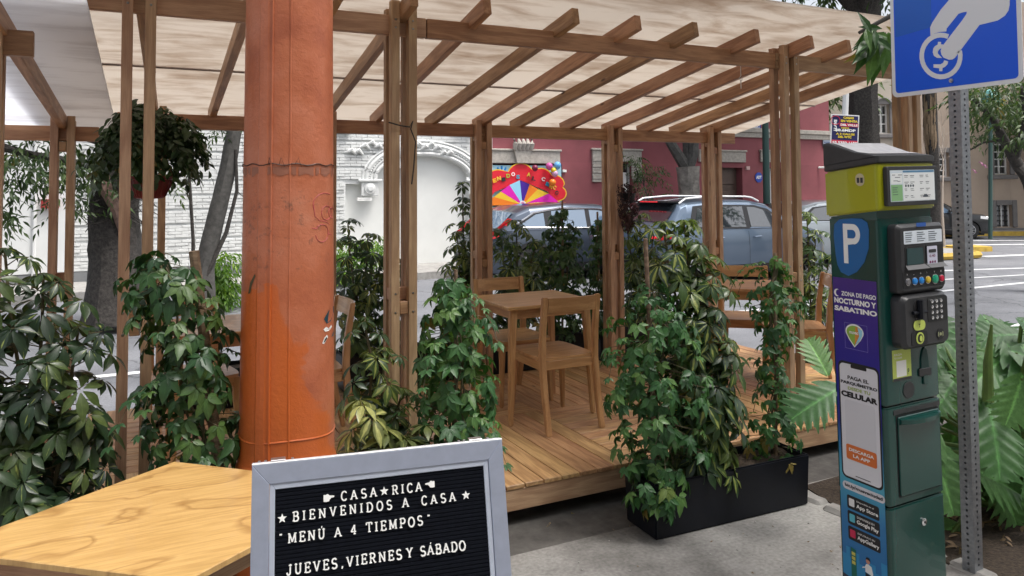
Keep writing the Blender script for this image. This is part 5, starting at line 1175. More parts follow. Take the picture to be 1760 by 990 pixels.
# rear row behind the tables
YR = 5.75; ZR_ = DZ+.22
def ux_(px): return at(px, 400, Y=YR).x
umbrella_plant('dark umbrella plant against the white wall, right of the column', ux_(622), YR, ZR_, [(-.12, 0, 1.03), (.06, 0, .93), (.16, 0, .75), (-.04, 0, .55)], M['schef'], 1.1, 90, 'umbrella plants behind the deck', rmax=.20)
umbrella_plant('tallest rear umbrella plant, beside the second rear post', ux_(800), YR, ZR_, [(-.02, 0, 1.32), (.06, 0, 1.12), (-.08, 0, .92), (.03, 0, .7)], M['schef'], 1.05, 85, 'umbrella plants behind the deck', rmax=.18)
umbrella_plant('light green umbrella plant in front of the first parked car', ux_(882), YR, ZR_, [(-.14, 0, .93), (.04, 0, 1.0), (.22, 0, .82), (0, 0, .6), (.30, 0, .55)], M['schef'], 1.15, 130, 'umbrella plants behind the deck', rmax=.20)
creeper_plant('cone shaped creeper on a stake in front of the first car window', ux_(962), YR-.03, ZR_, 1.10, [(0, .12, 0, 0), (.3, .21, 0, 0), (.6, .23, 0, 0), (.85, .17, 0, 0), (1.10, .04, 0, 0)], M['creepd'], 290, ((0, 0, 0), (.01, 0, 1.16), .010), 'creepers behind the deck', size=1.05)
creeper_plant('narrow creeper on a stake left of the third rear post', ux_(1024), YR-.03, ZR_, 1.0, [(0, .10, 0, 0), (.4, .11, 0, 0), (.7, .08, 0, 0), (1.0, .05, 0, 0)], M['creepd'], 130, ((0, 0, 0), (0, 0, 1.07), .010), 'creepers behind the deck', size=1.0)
umbrella_plant('rear umbrella plant right of the third rear post, behind the front creeper', ux_(1100), YR, ZR_, [(-.16, 0, 1.05), (.0, 0, 1.02), (.16, 0, .85), (-.05, 0, .6)], M['schef'], 1.1, 110, 'umbrella plants behind the deck', rmax=.18)
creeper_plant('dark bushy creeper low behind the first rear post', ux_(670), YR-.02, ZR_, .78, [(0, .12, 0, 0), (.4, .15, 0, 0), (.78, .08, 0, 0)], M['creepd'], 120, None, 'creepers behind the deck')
umbrella_plant('sunny umbrella plant at the right end of the deck beside the meter', 5.34, 4.85, .10, [(-.06, 0, 1.36), (.06, 0, 1.20), (.10, -.1, .98), (-.04, .1, .80), (.08, -.18, .66)], M['schef'], 1.15, 110, 'umbrella plants behind the deck', rmax=.22)
# hanging basket
hb = thing('hanging_basket', 'big leafy plant in a red hanging pot behind the two left front uprights', 'hanging plant', (.075, 4.40, 1.655))
mb = MB(); pr_ = [(.060, 0), (.075, .012), (.098, .06), (.108, .098), (.116, .100), (.118, .116), (.108, .116), (.104, .104)]; mb.lathe(pr_, seg=32)
mb.build('pot', M['red'], hb, True); mb = MB()
for i in range(32): a = 2*math.pi*i/32; mb.tube([(r_*math.cos(a), r_*math.sin(a), z) for r_, z in ((.062, .003), (.077, .014), (.099, .06), (.1085, .096))], .0022, 4)
mb.build('rib', M['red'], hb, True); mb = MB()
for a in (0, 2.1, 4.2): mb.tube([(.112*math.cos(a), .112*math.sin(a), .11), (.03*math.cos(a), .03*math.sin(a), .36), (0, 0, .55)], .0028, 5)
mb.tube([(0, 0, .54), (-.006, 0, .60), (0, 0, .66), (.012, 0, .68), (.018, 0, .66)], .006, 6); mb.tube([(0, 0, .68), (-.02, 0, .80)], .0015, 4); mb.build('hanger', M['red'], hb, True)
items = []; R = random
st = MB()
for i in range(330):
    a = R.uniform(0, 6.28); e = R.uniform(-.12, 1.45); rr = R.uniform(.35, 1.0)**.6
    p = Vector((.26*rr*math.cos(a)*math.cos(e)*R.uniform(.75, 1.2), .24*rr*math.sin(a)*math.cos(e), .225+.25*rr*math.sin(e)+R.uniform(-.05, .05)))
    o_ = (p-Vector((0, 0, .12))).normalized(); items.append(('sprig', p, frame(o_*.6+Vector((0, 0, .7)), Vector((o_.x, o_.y, -.35))), R.uniform(.75, 1.05)))
    if i % 3 == 0: st.tube([(0, 0, .10), p*.55+Vector((0, 0, .09)), p], .0018, 3, cap=False)
st.build('stem', M['stem'], hb); put_leaves(hb, items, M['basket'], cap=300)
# small purple hanging plant on a rear post
hp = thing('hanging_plant', 'small dark purple trailing plant hung on the third rear post', 'hanging plant', (3.71, 5.30, 1.62)); items = []
for i in range(150):
    a = R.uniform(0, 6.28); z = R.uniform(-.24, .12); r_ = .11*math.sqrt(max(.05, 1-(z/.26)**2))*R.uniform(.3, 1); items.append(('sprig', Vector((r_*math.cos(a), r_*math.sin(a)*.8, z)), frame((math.cos(a), math.sin(a), .4), (0, 0, -1)), .42))
MB().lathe([(.05, -.05), (.07, .03), (.065, .03)], seg=16).build('pot', M['black'], hp); put_leaves(hp, items, M['purple'], cap=0, joined=True)
MB().tube([(0, 0, .02), (-.02, -.01, .25), (-.025, .06, .44)], .002, 4).build('cord', M['lblack'], hp)
# cord tied round the first front post, hook under the beam
t = tag(MB().tube([(1.10, 3.555, 2.02), (1.16, 3.552, 2.005), (1.205, 3.55, 2.0), (1.22, 3.548, 2.03), (1.21, 3.55, 1.99), (1.235, 3.551, 1.93), (1.225, 3.55, 1.80), (1.215, 3.551, 1.72)], .0035, 5).build('tied_cord', M['lblack'], None, True), 'thin black cord knotted round the front post right of the column', 'cord')
tag(MB().tube([(3.44, 3.66, 2.462), (3.44, 3.66, 2.40), (3.425, 3.66, 2.385), (3.44, 3.66, 2.368), (3.455, 3.66, 2.385), (3.44, 3.66, 2.372), (3.44, 3.66, 2.32)], .003, 5).build('hook', M['steel'], None, True), 'small metal hook hanging under the front beam near its right end', 'hook')
# split leaf plants behind and beside the meter
sp_ = thing('split_leaf_plant', 'large split leaf philodendron around the sign post behind the meter', 'plant', (4.05, 2.45, 0)); items = []; st = MB()
R = random.Random(11); base = Vector((0, 0, .05))
def pleaf(px, py, D, ln, tipdir, nrm, s=1.):
    p = at(px, py, D=D)-Vector((4.05, 2.45, 0)); mid = (base+p)/2+Vector((0, 0, .12)); st.tube([base+Vector((R.uniform(-.1, .1), R.uniform(-.1, .1), 0)), mid, p-Vector((0, 0, .02)), p], [.016, .012, .009, .007], 7)
    items.append(('philo', p, frame(nrm, tipdir), s*ln))
VR = cr; VU = Vector((0, 0, 1)); VF = Vector((f0.x, f0.y, 0))
V3 = lambda a, b2, c: VR*a+VU*b2-VF*c      # right, up, towards the camera
PLV = [(1756, 650, 3.3, .50, V3(-.45, -.85, .2), V3(-.15, .45, 1)), (1765, 600, 3.3, .55, V3(.5, -.5, .2), V3(.1, .8, .8))]
for k_ in range(84):
    px = R.uniform(1600, 1800); py = R.uniform(545, 800) if k_ % 4 else R.uniform(760, 960); D_ = R.uniform(3.6, 4.7)
    up_ = (900-py)/350
    PLV.append((px, py, D_, R.uniform(.50, .78), V3(R.uniform(-1, .7), R.uniform(-.8, .15)*1., R.uniform(-.2, .5)), V3(R.uniform(-.4, .3), .35+.5*up_, R.uniform(.4, 1.))))
for a in PLV:
    pleaf(*a)
put_leaves(sp_, items, M['philo'], cap=60)
for px, py, D, h in ((1698, 690, 3.6, .36),):
    p = at(px, py, D=D)-Vector((4.05, 2.45, 0)); st.tube([p, p+Vector((.01, 0, h*.5)), p+Vector((.03, -.01, h))], [.026, .020, .006], 8)
st.build('petiole', M['gstem'], sp_, True)
sl_ = thing('split_leaf_shoot', 'single big split leaf reaching left from behind the meter over the deck corner', 'plant', (3.55, 3.0, 0)); st = MB(); items = []
p = at(1440, 668, D=3.75)-Vector((3.55, 3.0, 0)); st.tube([(0, 0, 0), (.0, .05, .5), p+Vector((.08, 0, -.08)), p], [.014, .012, .009, .007], 7); st.build('petiole', M['gstem'], sl_, True)
items.append(('philo', p, frame(V3(-.1, .8, .7), V3(-.95, -.42, .25)), .66)); p2 = at(1420, 640, D=3.95)-Vector((3.55, 3.0, 0)); items.append(('philo', p2, frame(V3(0, .5, .9), V3(-.2, .9, .1)), .45)); put_leaves(sl_, items, M['philo'])
# litter in the pit
lt = MB(); items = []
for i in range(240): items.append((R.choice(['sprig']), Vector((R.uniform(3.4, 6.0), R.uniform(1.3, 3.1), .015+R.uniform(0, .03))), frame((R.uniform(-.5, .5), R.uniform(-.5, .5), 1), (R.uniform(-1, 1), R.uniform(-1, 1), 0)), R.uniform(.5, 1.)))
q0 = len(COL.objects); put_leaves(None, items, M['dead'], joined=True, stuffname='leaf_litter'); o = bpy.data.objects['leaf_litter']; tag(o, 'dry fallen leaves lying on the soil around the sign post', 'leaves', None, 'stuff')

# ================================================================== FACADES ACROSS THE STREET
def W(px, py, y=WY): return at(px, py, Y=y)
def wx(px, y=WY): return at(px, 300, Y=y).x
def wz(px, py, y=WY): return at(px, py, Y=y).z
wb_ = thing('white_house', 'white painted brick house with an arched carriage portal across the street', 'building', (0, WY, 0))
def lw(x0, x1, y0, y1, z0, z1, name, mat, parent, b=0): return MB().box((x0, y0, z0), (x1, y1, z1)).build(name, mat, parent, False, b)
XE = wx(838)                       # joint with the pink house
pxl, pxr = wx(594), wx(812)      # portal recess: low wide part and arch
ax0, ax1 = wx(648), wx(806); apx = (ax0+ax1)/2; aw = (ax1-ax0)/2; zs = wz(730, 308); za = wz(730, 268)
HW = 4.6
lw(-24, pxl, 0, .4, .02, HW, 'wall', M['white'], wb_); lw(XE-.02-.45, XE-.004, 0, .4, .02, HW, 'wall', M['white'], wb_)
zl = wz(620, 316); lw(pxl+.001, ax0, 0, .4, zl, HW, 'wall', M['white'], wb_)
# arch head: wall above the opening
mb = MB(); N = 20; top = [(ax1*0+apx+aw*math.cos(math.pi*i/N), zs+(za-zs)*math.sin(math.pi*i/N)) for i in range(N+1)]
for i in range(N):
    (xa, z_a), (xb, z_b) = top[i], top[i+1]; mb.add([(xb, 0, z_b), (xa, 0, z_a), (xa, 0, HW), (xb, 0, HW), (xb, .4, z_b), (xa, .4, z_a)], [(0, 1, 2, 3), (0, 4, 5, 1)])
mb.build('arch_wall', M['white'], wb_); lw(ax1+.001, XE-.471, 0, .4, .02, HW, 'wall', M['white'], wb_)
lw(pxl-.1, ax1+.05, .14, .35, .02, za+.2, 'portal_door', plain('white portal boarding', (.70, .71, .69), .6, 0, .04, 2), wb_)
lw(-24, XE-.004, -.05, -.002, .02, wz(364, 457)-.0, 'plinth', M['greybase'], wb_) if False else None
zp = wz(364, 457); lw(-24, pxl-.02, -.05, -.002, .02, zp, 'plinth', M['greybase'], wb_); lw(ax1+.25, XE-.01, -.05, -.002, .02, zp*.6, 'plinth', M['greybase'], wb_)
# bricks: bands of four courses with a shadow groove between the bands
x_a, x_b = wx(128), XE-.02; bw, bh, pt_ = .245, .0545, .060; R = random.Random(21)
bricks = []
z = zp+.02; crs = 0
while z < wz(400, 190):
    x = x_a-(bw/2 if crs % 2 else 0)
    while x < x_b:
        xa, xb = max(x, x_a), min(x+bw-.006, x_b)
        inside = (xb > pxl-.03 and xa < ax1+.02 and z < (zl if xa < ax0 else zs)) or ((xa+xb)/2 > ax0-.02 and (xa+xb)/2 < ax1+.02 and z < zs+(za-zs)*math.sqrt(max(0, 1-(((xa+xb)/2-apx)/aw)**2))+.02)
        if inside and xa < pxl-.03: xb = pxl-.03; inside = False
        if inside and xb > ax1+.02 and z < zs: xa = ax1+.03; inside = False
        if not inside and xb-xa > .05: bricks.append((xa, xb, z))
        x += bw
    crs += 1; z += pt_
    if crs % 4 == 0: z += .042
vis = [b2 for b2 in bricks if wx(128) < b2[0] < wx(420) or wx(580) < b2[0] < wx(640)]
vis.sort(key=lambda b2: -b2[0]); vis = vis[:300]; vs_ = set(vis); bcache = {}
for b2 in vis:
    key = round(b2[1]-b2[0], 2)
    if key not in bcache: bcache[key] = [MB().box((0, -R.uniform(.026, .046), 0), (b2[1]-b2[0], -.001, bh+R.uniform(-.003, 0))).build('brick', M['brickw'], wb_, False, .004) for _ in range(3)]; 
    src = random.choice(bcache[key]); o = bpy.data.objects.new('brick', src.data); link(o, wb_); o.location = (b2[0], 0, b2[2])
for v in bcache.values():
    for o in v: bpy.data.objects.remove(o)
mb = MB()
for b2 in bricks:
    if b2 not in vs_: mb.box((b2[0], -R.uniform(.024, .045), b2[2]), (b2[1], -.001, b2[2]+bh))
o = mb.build('brickwork', M['brickw'], wb_); o['kind'] = 'stuff'
# arch moulding, cartouche, corbels, imposts
MW_ = M['brickw']
def archrib(r_off, rad_, yy, name):
    mb = MB(); pts = [(apx+(aw+r_off)*math.cos(math.pi*i/32), yy, zs+(za-zs+r_off)*math.sin(math.pi*i/32)) for i in range(33)]; mb.tube(pts, rad_, 8); return mb.build(name, MW_, wb_, True)
archrib(.05, .05, -.02, 'arch_moulding'); archrib(.14, .035, -.03, 'arch_moulding'); archrib(.24, .065, -.02, 'arch_moulding'); archrib(.33, .03, -.04, 'arch_moulding')
mb = MB()
for i in range(44):
    a = math.pi*(i+.5)/44; c = (apx+(aw+.185)*math.cos(a), -.05, zs+(za-zs+.185)*math.sin(a)); mb.lathe([(.001, -.028), (.022, -.014), (.026, 0), (.022, .014), (.001, .028)], c, 6)
o = mb.build('bead_ornament', MW_, wb_, True); o['kind'] = 'stuff'
for s_ in (-1, 1):
    xi = apx+s_*(aw+.17); lw(xi-.26, xi+.26, -.10, 0, zs-.055, zs, 'impost', MW_, wb_, .01); lw(xi-.19, xi+.19, -.055, 0, zs-.36, zs-.056, 'impost_panel', MW_, wb_, .01)
    o = MB().lathe([(.13, 0), (.12, .03), (.08, .035), (.05, .06), (.001, .06)], (0, 0, 0), 18).build('rosette', MW_, wb_, True); o.matrix_basis = Matrix.Translation((xi, -.055, zs-.20)) @ Matrix.Rotation(rad(90), 4, 'X')
cxx, czz = wx(690), wz(690, 258)
mb = MB(); sh = [(0, -.46), (.14, -.40), (.24, -.20), (.22, 0), (.30, .16), (.26, .30), (.12, .34), (0, .46), (-.12, .34), (-.26, .30), (-.30, .16), (-.22, 0), (-.24, -.20), (-.14, -.40)]
mb.prism(sh, (cxx, -.01, czz), (1, 0, 0), (0, 0, 1), .09); mb.build('cartouche', MW_, wb_, False, .03, 2)
o = MB().lathe([(.15, 0), (.13, .05), (.06, .085), (.001, .09)], (0, 0, 0), 20).build('cartouche_boss', MW_, wb_, True); o.matrix_basis = Matrix.Translation((cxx, -.09, czz-.02)) @ Matrix.Rotation(rad(90), 4, 'X') @ Matrix.Diagonal((.8, 1.3, 1, 1))
for s_ in (-1, 1):
    mb = MB()
    for k_ in range(6):
        t = k_/5; c = Vector((cxx+s_*(.38+.75*t), -.04, czz+.12-.10*t*t*2-.05*math.sin(k_*2))); mb.tube([c+Vector((-.10*s_, 0, -.05)), c+Vector((0, -.04, .04)), c+Vector((.12*s_, 0, -.02))], [.03, .055, .015], 7)
    mb.build('leaf_carving', MW_, wb_, True)
for px in (588, 800):
    xc = wx(px); zc = wz(px, 212); lw(xc-.20, xc+.20, -.22, 0, zc, zc+.5, 'corbel', MW_, wb_, .02); lw(xc-.15, xc+.15, -.14, 0, zc-.22, zc-.001, 'corbel_foot', MW_, wb_, .02)
lw(-24, XE-.01, -.10, -.001, wz(700, 196)+.02, wz(700, 196)+.20, 'string_course', MW_, wb_, .01)
npx = wx(626); nz_ = wz(626, 345); pl_ = lw(npx-.16, npx+.16, -.05, -.027, nz_, nz_+.07, 'name_plate', M['lwhite'], wb_)
mb = MB()
for i in range(9): mb.box((npx-.13+.029*i, -.052, nz_+.03), (npx-.115+.029*i, -.0501, nz_+.042))
mb.build('plate_marks', flat('grey print', (.25, .25, .25)), pl_)
# smooth panel at the far left with downpipe and meter box
lw(wx(-60), wx(126), -.06, -.001, zp+.01, HW, 'smooth_wall', M['white'], wb_); o = MB().tube([(wx(62), -.09, .1), (wx(62), -.09, 4)], .035, 8).build('downpipe', M['white'], wb_, True)
xm_ = wx(88); lw(xm_-.14, xm_+.14, -.16, -.062, wz(88, 358), wz(88, 342), 'red_box', flat('red box', (.30, .03, .03)), wb_)

pk = thing('pink_house', 'wine pink rendered corner house with stone lintels across the street', 'building', (0, WY, 0))
XR = wx(1427); HP = 6.4
# openings: (x0, x1, z0, z1)
zlint = wz(900, 282)
op = [(wx(800)+.0, wx(966), .02, zlint), (wx(1034), wx(1090), .02, wz(1060, 280)), (wx(1206), wx(1276), .02, wz(1250, 288)), (wx(1320), wx(1345), .02, wz(1330, 288))]
op[0] = (XE+.12, wx(966), .02, zlint)
xs = [XE]; 
for a in op: xs += [a[0], a[1]]
xs.append(XR); zt = max(a[3] for a in op)
for i in range(0, len(xs), 2):
    if xs[i+1]-xs[i] > .01: lw(xs[i], xs[i+1], 0, .5, .02, zt, 'wall', M['pink'], pk)
for a in op:
    if zt-a[3] > .01: lw(a[0], a[1], 0, .5, a[3], zt, 'wall', M['pink'], pk)
lw(XE, XR, 0, .5, zt, HP, 'wall', M['pink'], pk); lw(XR-.5, XR, .501, 9, .02, HP, 'side_wall', M['pink'], pk); lw(XE, XR-.501, .6, 9, HP-.3, HP-.1, 'roof', M['greybase'], pk)
def lintel(x0, x1, z0, z1, ears, key):
    o = lw(x0, x1, -.07, -.001, z0, z1, 'stone_lintel', M['stone'], pk, .012); lw(x0-.03, x1+.03, -.10, -.001, z1, z1+.05, 'lintel_cap', M['stone'], o, .01)
    if ears:
        for s_, xx in ((-1, x0), (1, x1-.30)):
            for k_ in range(7): w2 = .30-.02*max(0, k_-4); lw(xx+(.0 if s_ < 0 else .30-w2), xx+(w2 if s_ < 0 else .30), -.055-.012*(k_ % 2), -.001, z0-.075*(k_+1)+.008, z0-.075*k_, 'stone_block', M['stone'], o, .008)
    if key:
        xc = (x0+x1)/2+key; mb = MB(); mb.prism([(-.16, 0), (.16, 0), (.24, z1-z0+.05), (-.24, z1-z0+.05)], (xc, -.07, z0), (1, 0, 0), (0, 0, 1), .07); mb.build('keystone', M['stone'], o, False, .01)
        mb = MB()
        for k_ in range(5): mb.tube([(xc-.22+.11*k_, -.13, z1+.03), (xc-.22+.11*k_, -.17, z1+.17), (xc-.24+.12*k_, -.12, z1+.28)], [.05, .065, .03], 7)
        mb.build('keystone_scroll', M['stone'], o, True)
lintel(XE+.02, wx(961), wz(900, 281), wz(900, 260), False, -.1)
lintel(wx(1017), wx(1101), wz(1060, 278), wz(1060, 259), True, 0)
lintel(wx(1200), wx(1280), wz(1250, 279), wz(1250, 261), False, 0); lintel(wx(1306), wx(1350), wz(1330, 279), wz(1330, 261), False, 0)
zc = wz(1340, 238); mb = MB(); lw(wx(1090), XR+.05, -.12, -.001, zc+.14, zc+.26, 'cornice', M['stone'], pk, .01); lw(wx(1090), XR+.03, -.07, -.001, zc, zc+.139, 'cornice', M['stone'], pk, .01); lw(XE, wx(1090)-.002, -.10, -.001, zc+.06, zc+.26, 'cornice', M['stone'], pk, .01)
# windows and doors in the openings
for (x0, x1, z0, z1), kd in zip(op, ('shop', 'win', 'door', 'win')):
    if kd == 'door':
        d_ = lw(x0+.02, x1-.02, .22, .28, .02, z1-.02, 'door', M['doorw'], pk, .004)
        for i in range(2):
            for j in range(3): w2 = (x1-x0-.04)/2; lw(x0+.02+w2*i+.08, x0+.02+w2*(i+1)-.08, .195, .219, .12+.82*j, .12+.82*j+.66, 'door_panel', M['doorw'], d_, .012)
        continue
    lw(x0, x1, .40, .42, .02, z1, 'dark_backing', M['dark'], pk)
    f_ = lw(x0+.01, x1-.01, .24, .25, .05, z1-.02, 'window', M['wglass'], pk)
    for xx in ([x0+.03, (x0+x1)/2, x1-.03] if kd == 'win' else [x0+.03, x1-.03]): lw(xx-.025, xx+.025, .20, .239, .05, z1-.02, 'window_frame', M['white'] if kd == 'win' else M['dark'], f_)
    for zz_ in (.9, 1.7): lw(x0+.06, x1-.06, .21, .238, zz_, zz_+.04, 'glazing_bar', M['white'] if kd == 'win' else M['dark'], f_)
if True:
    xw = wx(1078); lw(wx(1068), wx(1084), .17, .198, wz(1075, 350), wz(1075, 296), 'white_shade', M['lwhite'], pk)
# small fixtures
def fixt(px, py, w_, h_, mat, name, dd=.05): p = W(px, py); return lw(p.x-w_/2, p.x+w_/2, -dd, -.001, p.z-h_/2, p.z+h_/2, name, mat, pk, .004)
fixt(969, 294, .10, .06, M['lwhite'], 'white_box'); fixt(1284, 289, .13, .10, flat('pale pink box', (.6, .4, .38)), 'junction_box'); fixt(1377, 360, .10, .30, flat('grey meter box', (.4, .36, .36)), 'meter_box')
lw(XE+.02, XE+.10, -.06, -.001, .05, HP, 'corner_pipe', M['white'], pk)
p = W(1410, 288); o = MB().tube([(p.x-.1, -.02, p.z), (p.x+.25, -.3, p.z)], .03, 8).build('white_bracket', M['lwhite'], pk, True)
# signs on the pink house
def wallsign(name, label, px0, py0, px1, py1, mat, y=-.04, group=None):
    a, b2 = W(px0, py1), W(px1, py0); t = thing(name, label, 'sign', (a.x, WY+y, a.z), 0, group); w_, h_ = b2.x-a.x, b2.z-a.z
    MB().box((0, 0, 0), (w_, .03, h_)).build('sign_board', mat, t, False, .004); return t, w_, h_
t, w_, h_ = wallsign('consulting_sign', 'blue and white office sign under the roof edge, on the pink house', 1262, 212, 1306, 229, flat('sign royal blue', (.02, .08, .38)))
textmesh('CONSULTING', (.06, -.004, .10), (1, 0, 0), (0, 0, 1), w_-.12, .16, M['lwhite'], 'lettering', t, .04); MB().box((0.02, -.004, .02), (w_-.02, -.001, .05)).build('white_line', M['lwhite'], t)
t, w_, h_ = wallsign('alarm_sign', 'small round blue alarm sign on the pink wall beside the brown door', 1300, 298, 1307, 312, M['pink'], -.035)
bpy.data.objects.remove(t.children[0]); MB().prism([(w_/2+.14*math.cos(rad(22.5+45*i)), h_/2+.15*math.sin(rad(22.5+45*i))) for i in range(8)], (0, .034, 0), (1, 0, 0), (0, 0, 1), .02).build('sign_board', flat('alarm blue', (.01, .06, .40)), t)
textmesh('ADT', (w_/2-.10, .0125, h_/2-.04), (1, 0, 0), (0, 0, 1), .20, .09, M['lwhite'], 'lettering', t, .05)
t, w_, h_ = wallsign('street_name_plate', 'small pale street name plate at the corner of the pink house', 1413, 241, 1425, 252, flat('pale street plate', (.35, .40, .48)), -.05)
textmesh('EUGENIA', (.02, -.003, h_*.5), (1, 0, 0), (0, 0, 1), w_-.04, .05, flat('plate blue print', (.03, .06, .2)), 'lettering', t); textmesh('COL. DEL VALLE', (.02, -.003, h_*.18), (1, 0, 0), (0, 0, 1), w_-.04, .035, flat('plate blue print', (.03, .06, .2)), 'lettering', t)
# shop board and circus banner
t, w_, h_ = wallsign('shop_board', 'pale blue shop board with dark lettering behind the circus banner', 822, 285, 964, 372, flat('board pale blue', (.36, .58, .68)), -.02)
textmesh('MAKER', (w_*.70, -.004, h_*.80), (1, 0, 0), (0, 0, 1), w_*.20, h_*.07, flat('board navy', (.03, .05, .12)), 'lettering', t, .04); textmesh('Atención Personalizada', (w_*.05, -.004, h_*.175), (1, 0, 0), (0, 0, 1), w_*.46, h_*.06, flat('board navy', (.03, .05, .12)), 'lettering', t, .03); textmesh('Citas', (w_*.42, -.004, h_*.03), (1, 0, 0), (0, 0, 1), w_*.08, h_*.06, flat('board navy', (.03, .05, .12)), 'lettering', t, .03)
for cx_, col_, s_ in ((.27, 'hand blue', 1.), (.17, 'hand red', .9)):
    c_ = flat(col_, (.02, .22, .55) if 'blue' in col_ else (.55, .06, .08)); x0 = w_*cx_; z0 = h_*(.80 if s_ == 1 else .66)
    mb = MB(); mb.prism(circ(x0, z0, .09*s_, 12), (0, -.004, 0), (1, 0, 0), (0, 0, 1), .001)
    for k_ in range(5): a = rad(150-30*k_); mb.tube([(x0, -.006, z0), (x0+.22*s_*math.cos(a), -.006, z0+.22*s_*math.sin(a))], .024*s_, 5)
    mb.build('hand_print', c_, t)
bt = thing('circus_banner', 'big red scalloped fan banner in bright segments reading bienvenidos al circo', 'banner', (W(895, 352).x, WY-.075, W(895, 352).z))
k87 = (W(995, 352).x-W(895, 352).x)/100    # metres per photo pixel on the facade
kz87 = (W(895, 252).z-W(895, 352).z)/100
def bp2(px, py, o_=0.): return ((px-895)*k87, (352-py)*kz87)
def band(name, pts, mat, o_):
    P = [bp2(*p_) for p_ in pts]; a = sum(P[i][0]*P[(i+1) % len(P)][1]-P[(i+1) % len(P)][0]*P[i][1] for i in range(len(P)))
    if a < 0: P = P[::-1]
    return MB().prism(P, (0, -o_, 0), (1, 0, 0), (0, 0, 1), .003).build(name, mat, bt)
RED = flat('banner red', (.68, .012, .03)); YEL = flat('banner yellow', (.80, .52, .03)); MAG = flat('banner magenta', (.72, .01, .42)); ORA = flat('banner orange', (.80, .20, .01)); IND = flat('banner indigo', (.06, .01, .30)); SKY = flat('banner sky', (.30, .62, .82))
def scallop(g_):
    out = []
    for (cx_, cy_, r_, a0, a1) in ((831, 336, 17, 215, 110), (856, 312, 19, 175, 75), (893, 303, 21, 160, 35), (927, 308, 18, 130, 20), (950, 318, 16, 105, 5), (958, 333, 11, 60, -70)):
        for i in range(9): a = rad(a0+(a1-a0)*i/8); out.append((cx_+(r_+g_)*math.cos(a), cy_-(r_+g_)*math.sin(a)))
    return out
inner = [(947, 343), (938, 330), (920, 322), (893, 310), (868, 322), (850, 330), (842, 342), (838, 352), (818, 352)]
band('banner_edge', scallop(1.8)+[(955, 349)]+inner, YEL, 0.); band('banner_red', scallop(0)+[(953, 346)]+[(a, b2) for a, b2 in inner], RED, .004)
fan = [(820, 352), (838, 341), (850, 330), (868, 321), (876, 316), (891, 309.5), (905, 316), (921, 323), (938, 330), (956, 352)]
fc = [ORA, YEL, YEL, MAG, SKY, IND, ORA, YEL, MAG]; fan = [(822, 352), (849, 338), (860, 329), (866, 324), (874, 318), (891, 310), (907, 317), (921, 325), (939, 333), (960, 352)]
for i in range(9):
    band('banner_segment', [(895, 352), fan[i], fan[i+1]], [ORA, YEL, MAG, MAG, SKY, IND, ORA, YEL, MAG][i], .010+.001*i)
mb = MB(); mb.prism(circ(0, .03, .085, 20, .07), (0, -.020, 0), (1, 0, 0), (0, 0, 1), .004); mb.build('banner_hub', flat('hub white', (.75, .70, .72)), bt); mb = MB(); mb.prism(circ(0, .03, .045, 14), (0, -.0245, 0), (1, 0, 0), (0, 0, 1), .003); mb.build('banner_hub', flat('hub pink', (.62, .25, .38)), bt)
txt_ = 'BIENVENIDOS AL CIRCO'; lc = [flat('l%d' % i, c_) for i, c_ in enumerate(((.75, .55, .05), (.02, .02, .02), (.35, .45, .05), (.85, .70, .70), (.02, .30, .45), (.80, .45, .02)))]
for i, ch in enumerate(txt_):
    if ch == ' ': continue
    u = (i+.5)/len(txt_); a = rad(172-150*u); px_ = 891+62*math.cos(a)*(1.08 if u > .5 else 1.); py_ = 349-48*math.sin(a)+(3*math.sin(i*2)); cx_, cz_ = bp2(px_, py_); tl_ = rad((.5-u)*70)
    textmesh(ch, (cx_-.045, -.030, cz_-.05), (math.cos(tl_), 0, math.sin(tl_)), (-math.sin(tl_), 0, math.cos(tl_)), .10, .095, lc[i % 6], 'lettering', bt, .05)
for px, py, c_, nm, r_ in ((919.5, 289, (.20, .01, .05), 'wine', 5.2), (944, 286, (.60, .10, .35), 'pink', 6), (958, 284.5, (.15, .42, .75), 'sky blue', 6.3), (951.5, 293, (.80, .60, .03), 'yellow', 4.7), (953.5, 298.5, (.62, .38, .58), 'lilac', 5.7), (949.5, 314, (.80, .22, .02), 'orange', 6)):
    p = at(px, py, Y=WY-.22); m_ = flat('balloon '+nm, c_, .3); r2 = r_*kz87*1.05
    o = MB().lathe([(.001, -r2*1.12), (r2*.10, -r2*1.06), (r2*.5, -r2*.88), (r2*.86, -r2*.42), (r2, .08*r2), (r2*.86, r2*.58), (r2*.5, r2*.92), (.001, r2*1.05)], seg=20).build('balloon', m_, None, True); o.location = p
    tag(o, '%s party balloon tied at the edge of the circus banner' % nm, 'balloon', 'party balloons on the circus banner')

# tan house beyond the crossing
org = at(1560, 396.5, Z=0.02); dr_ = cr.copy(); dr_.z = 0; dr_.normalize(); ang = math.atan2(dr_.y, dr_.x)
th = thing('tan_house', 'tan two storey house with grey framed windows beyond the street crossing', 'building', (org.x, org.y, 0), ang)
inv = th.matrix_basis.inverted(); DT = (org-CAMP).dot(cf); kt = DT/FPX
def TX(px): return (px-1560)*kt
def TZ(py): return CAMP.z-(py-318.5)*kt
windows = [(1712, 1738, 247, 300, 4, 'rect'), (1713, 1740, 353, 390, 4, 'low'), (1604, 1634, 262, 303, 4, 'rect'), (1512, 1533, 178, 228, 3, 'arch'), (1790, 1816, 247, 300, 4, 'rect')]
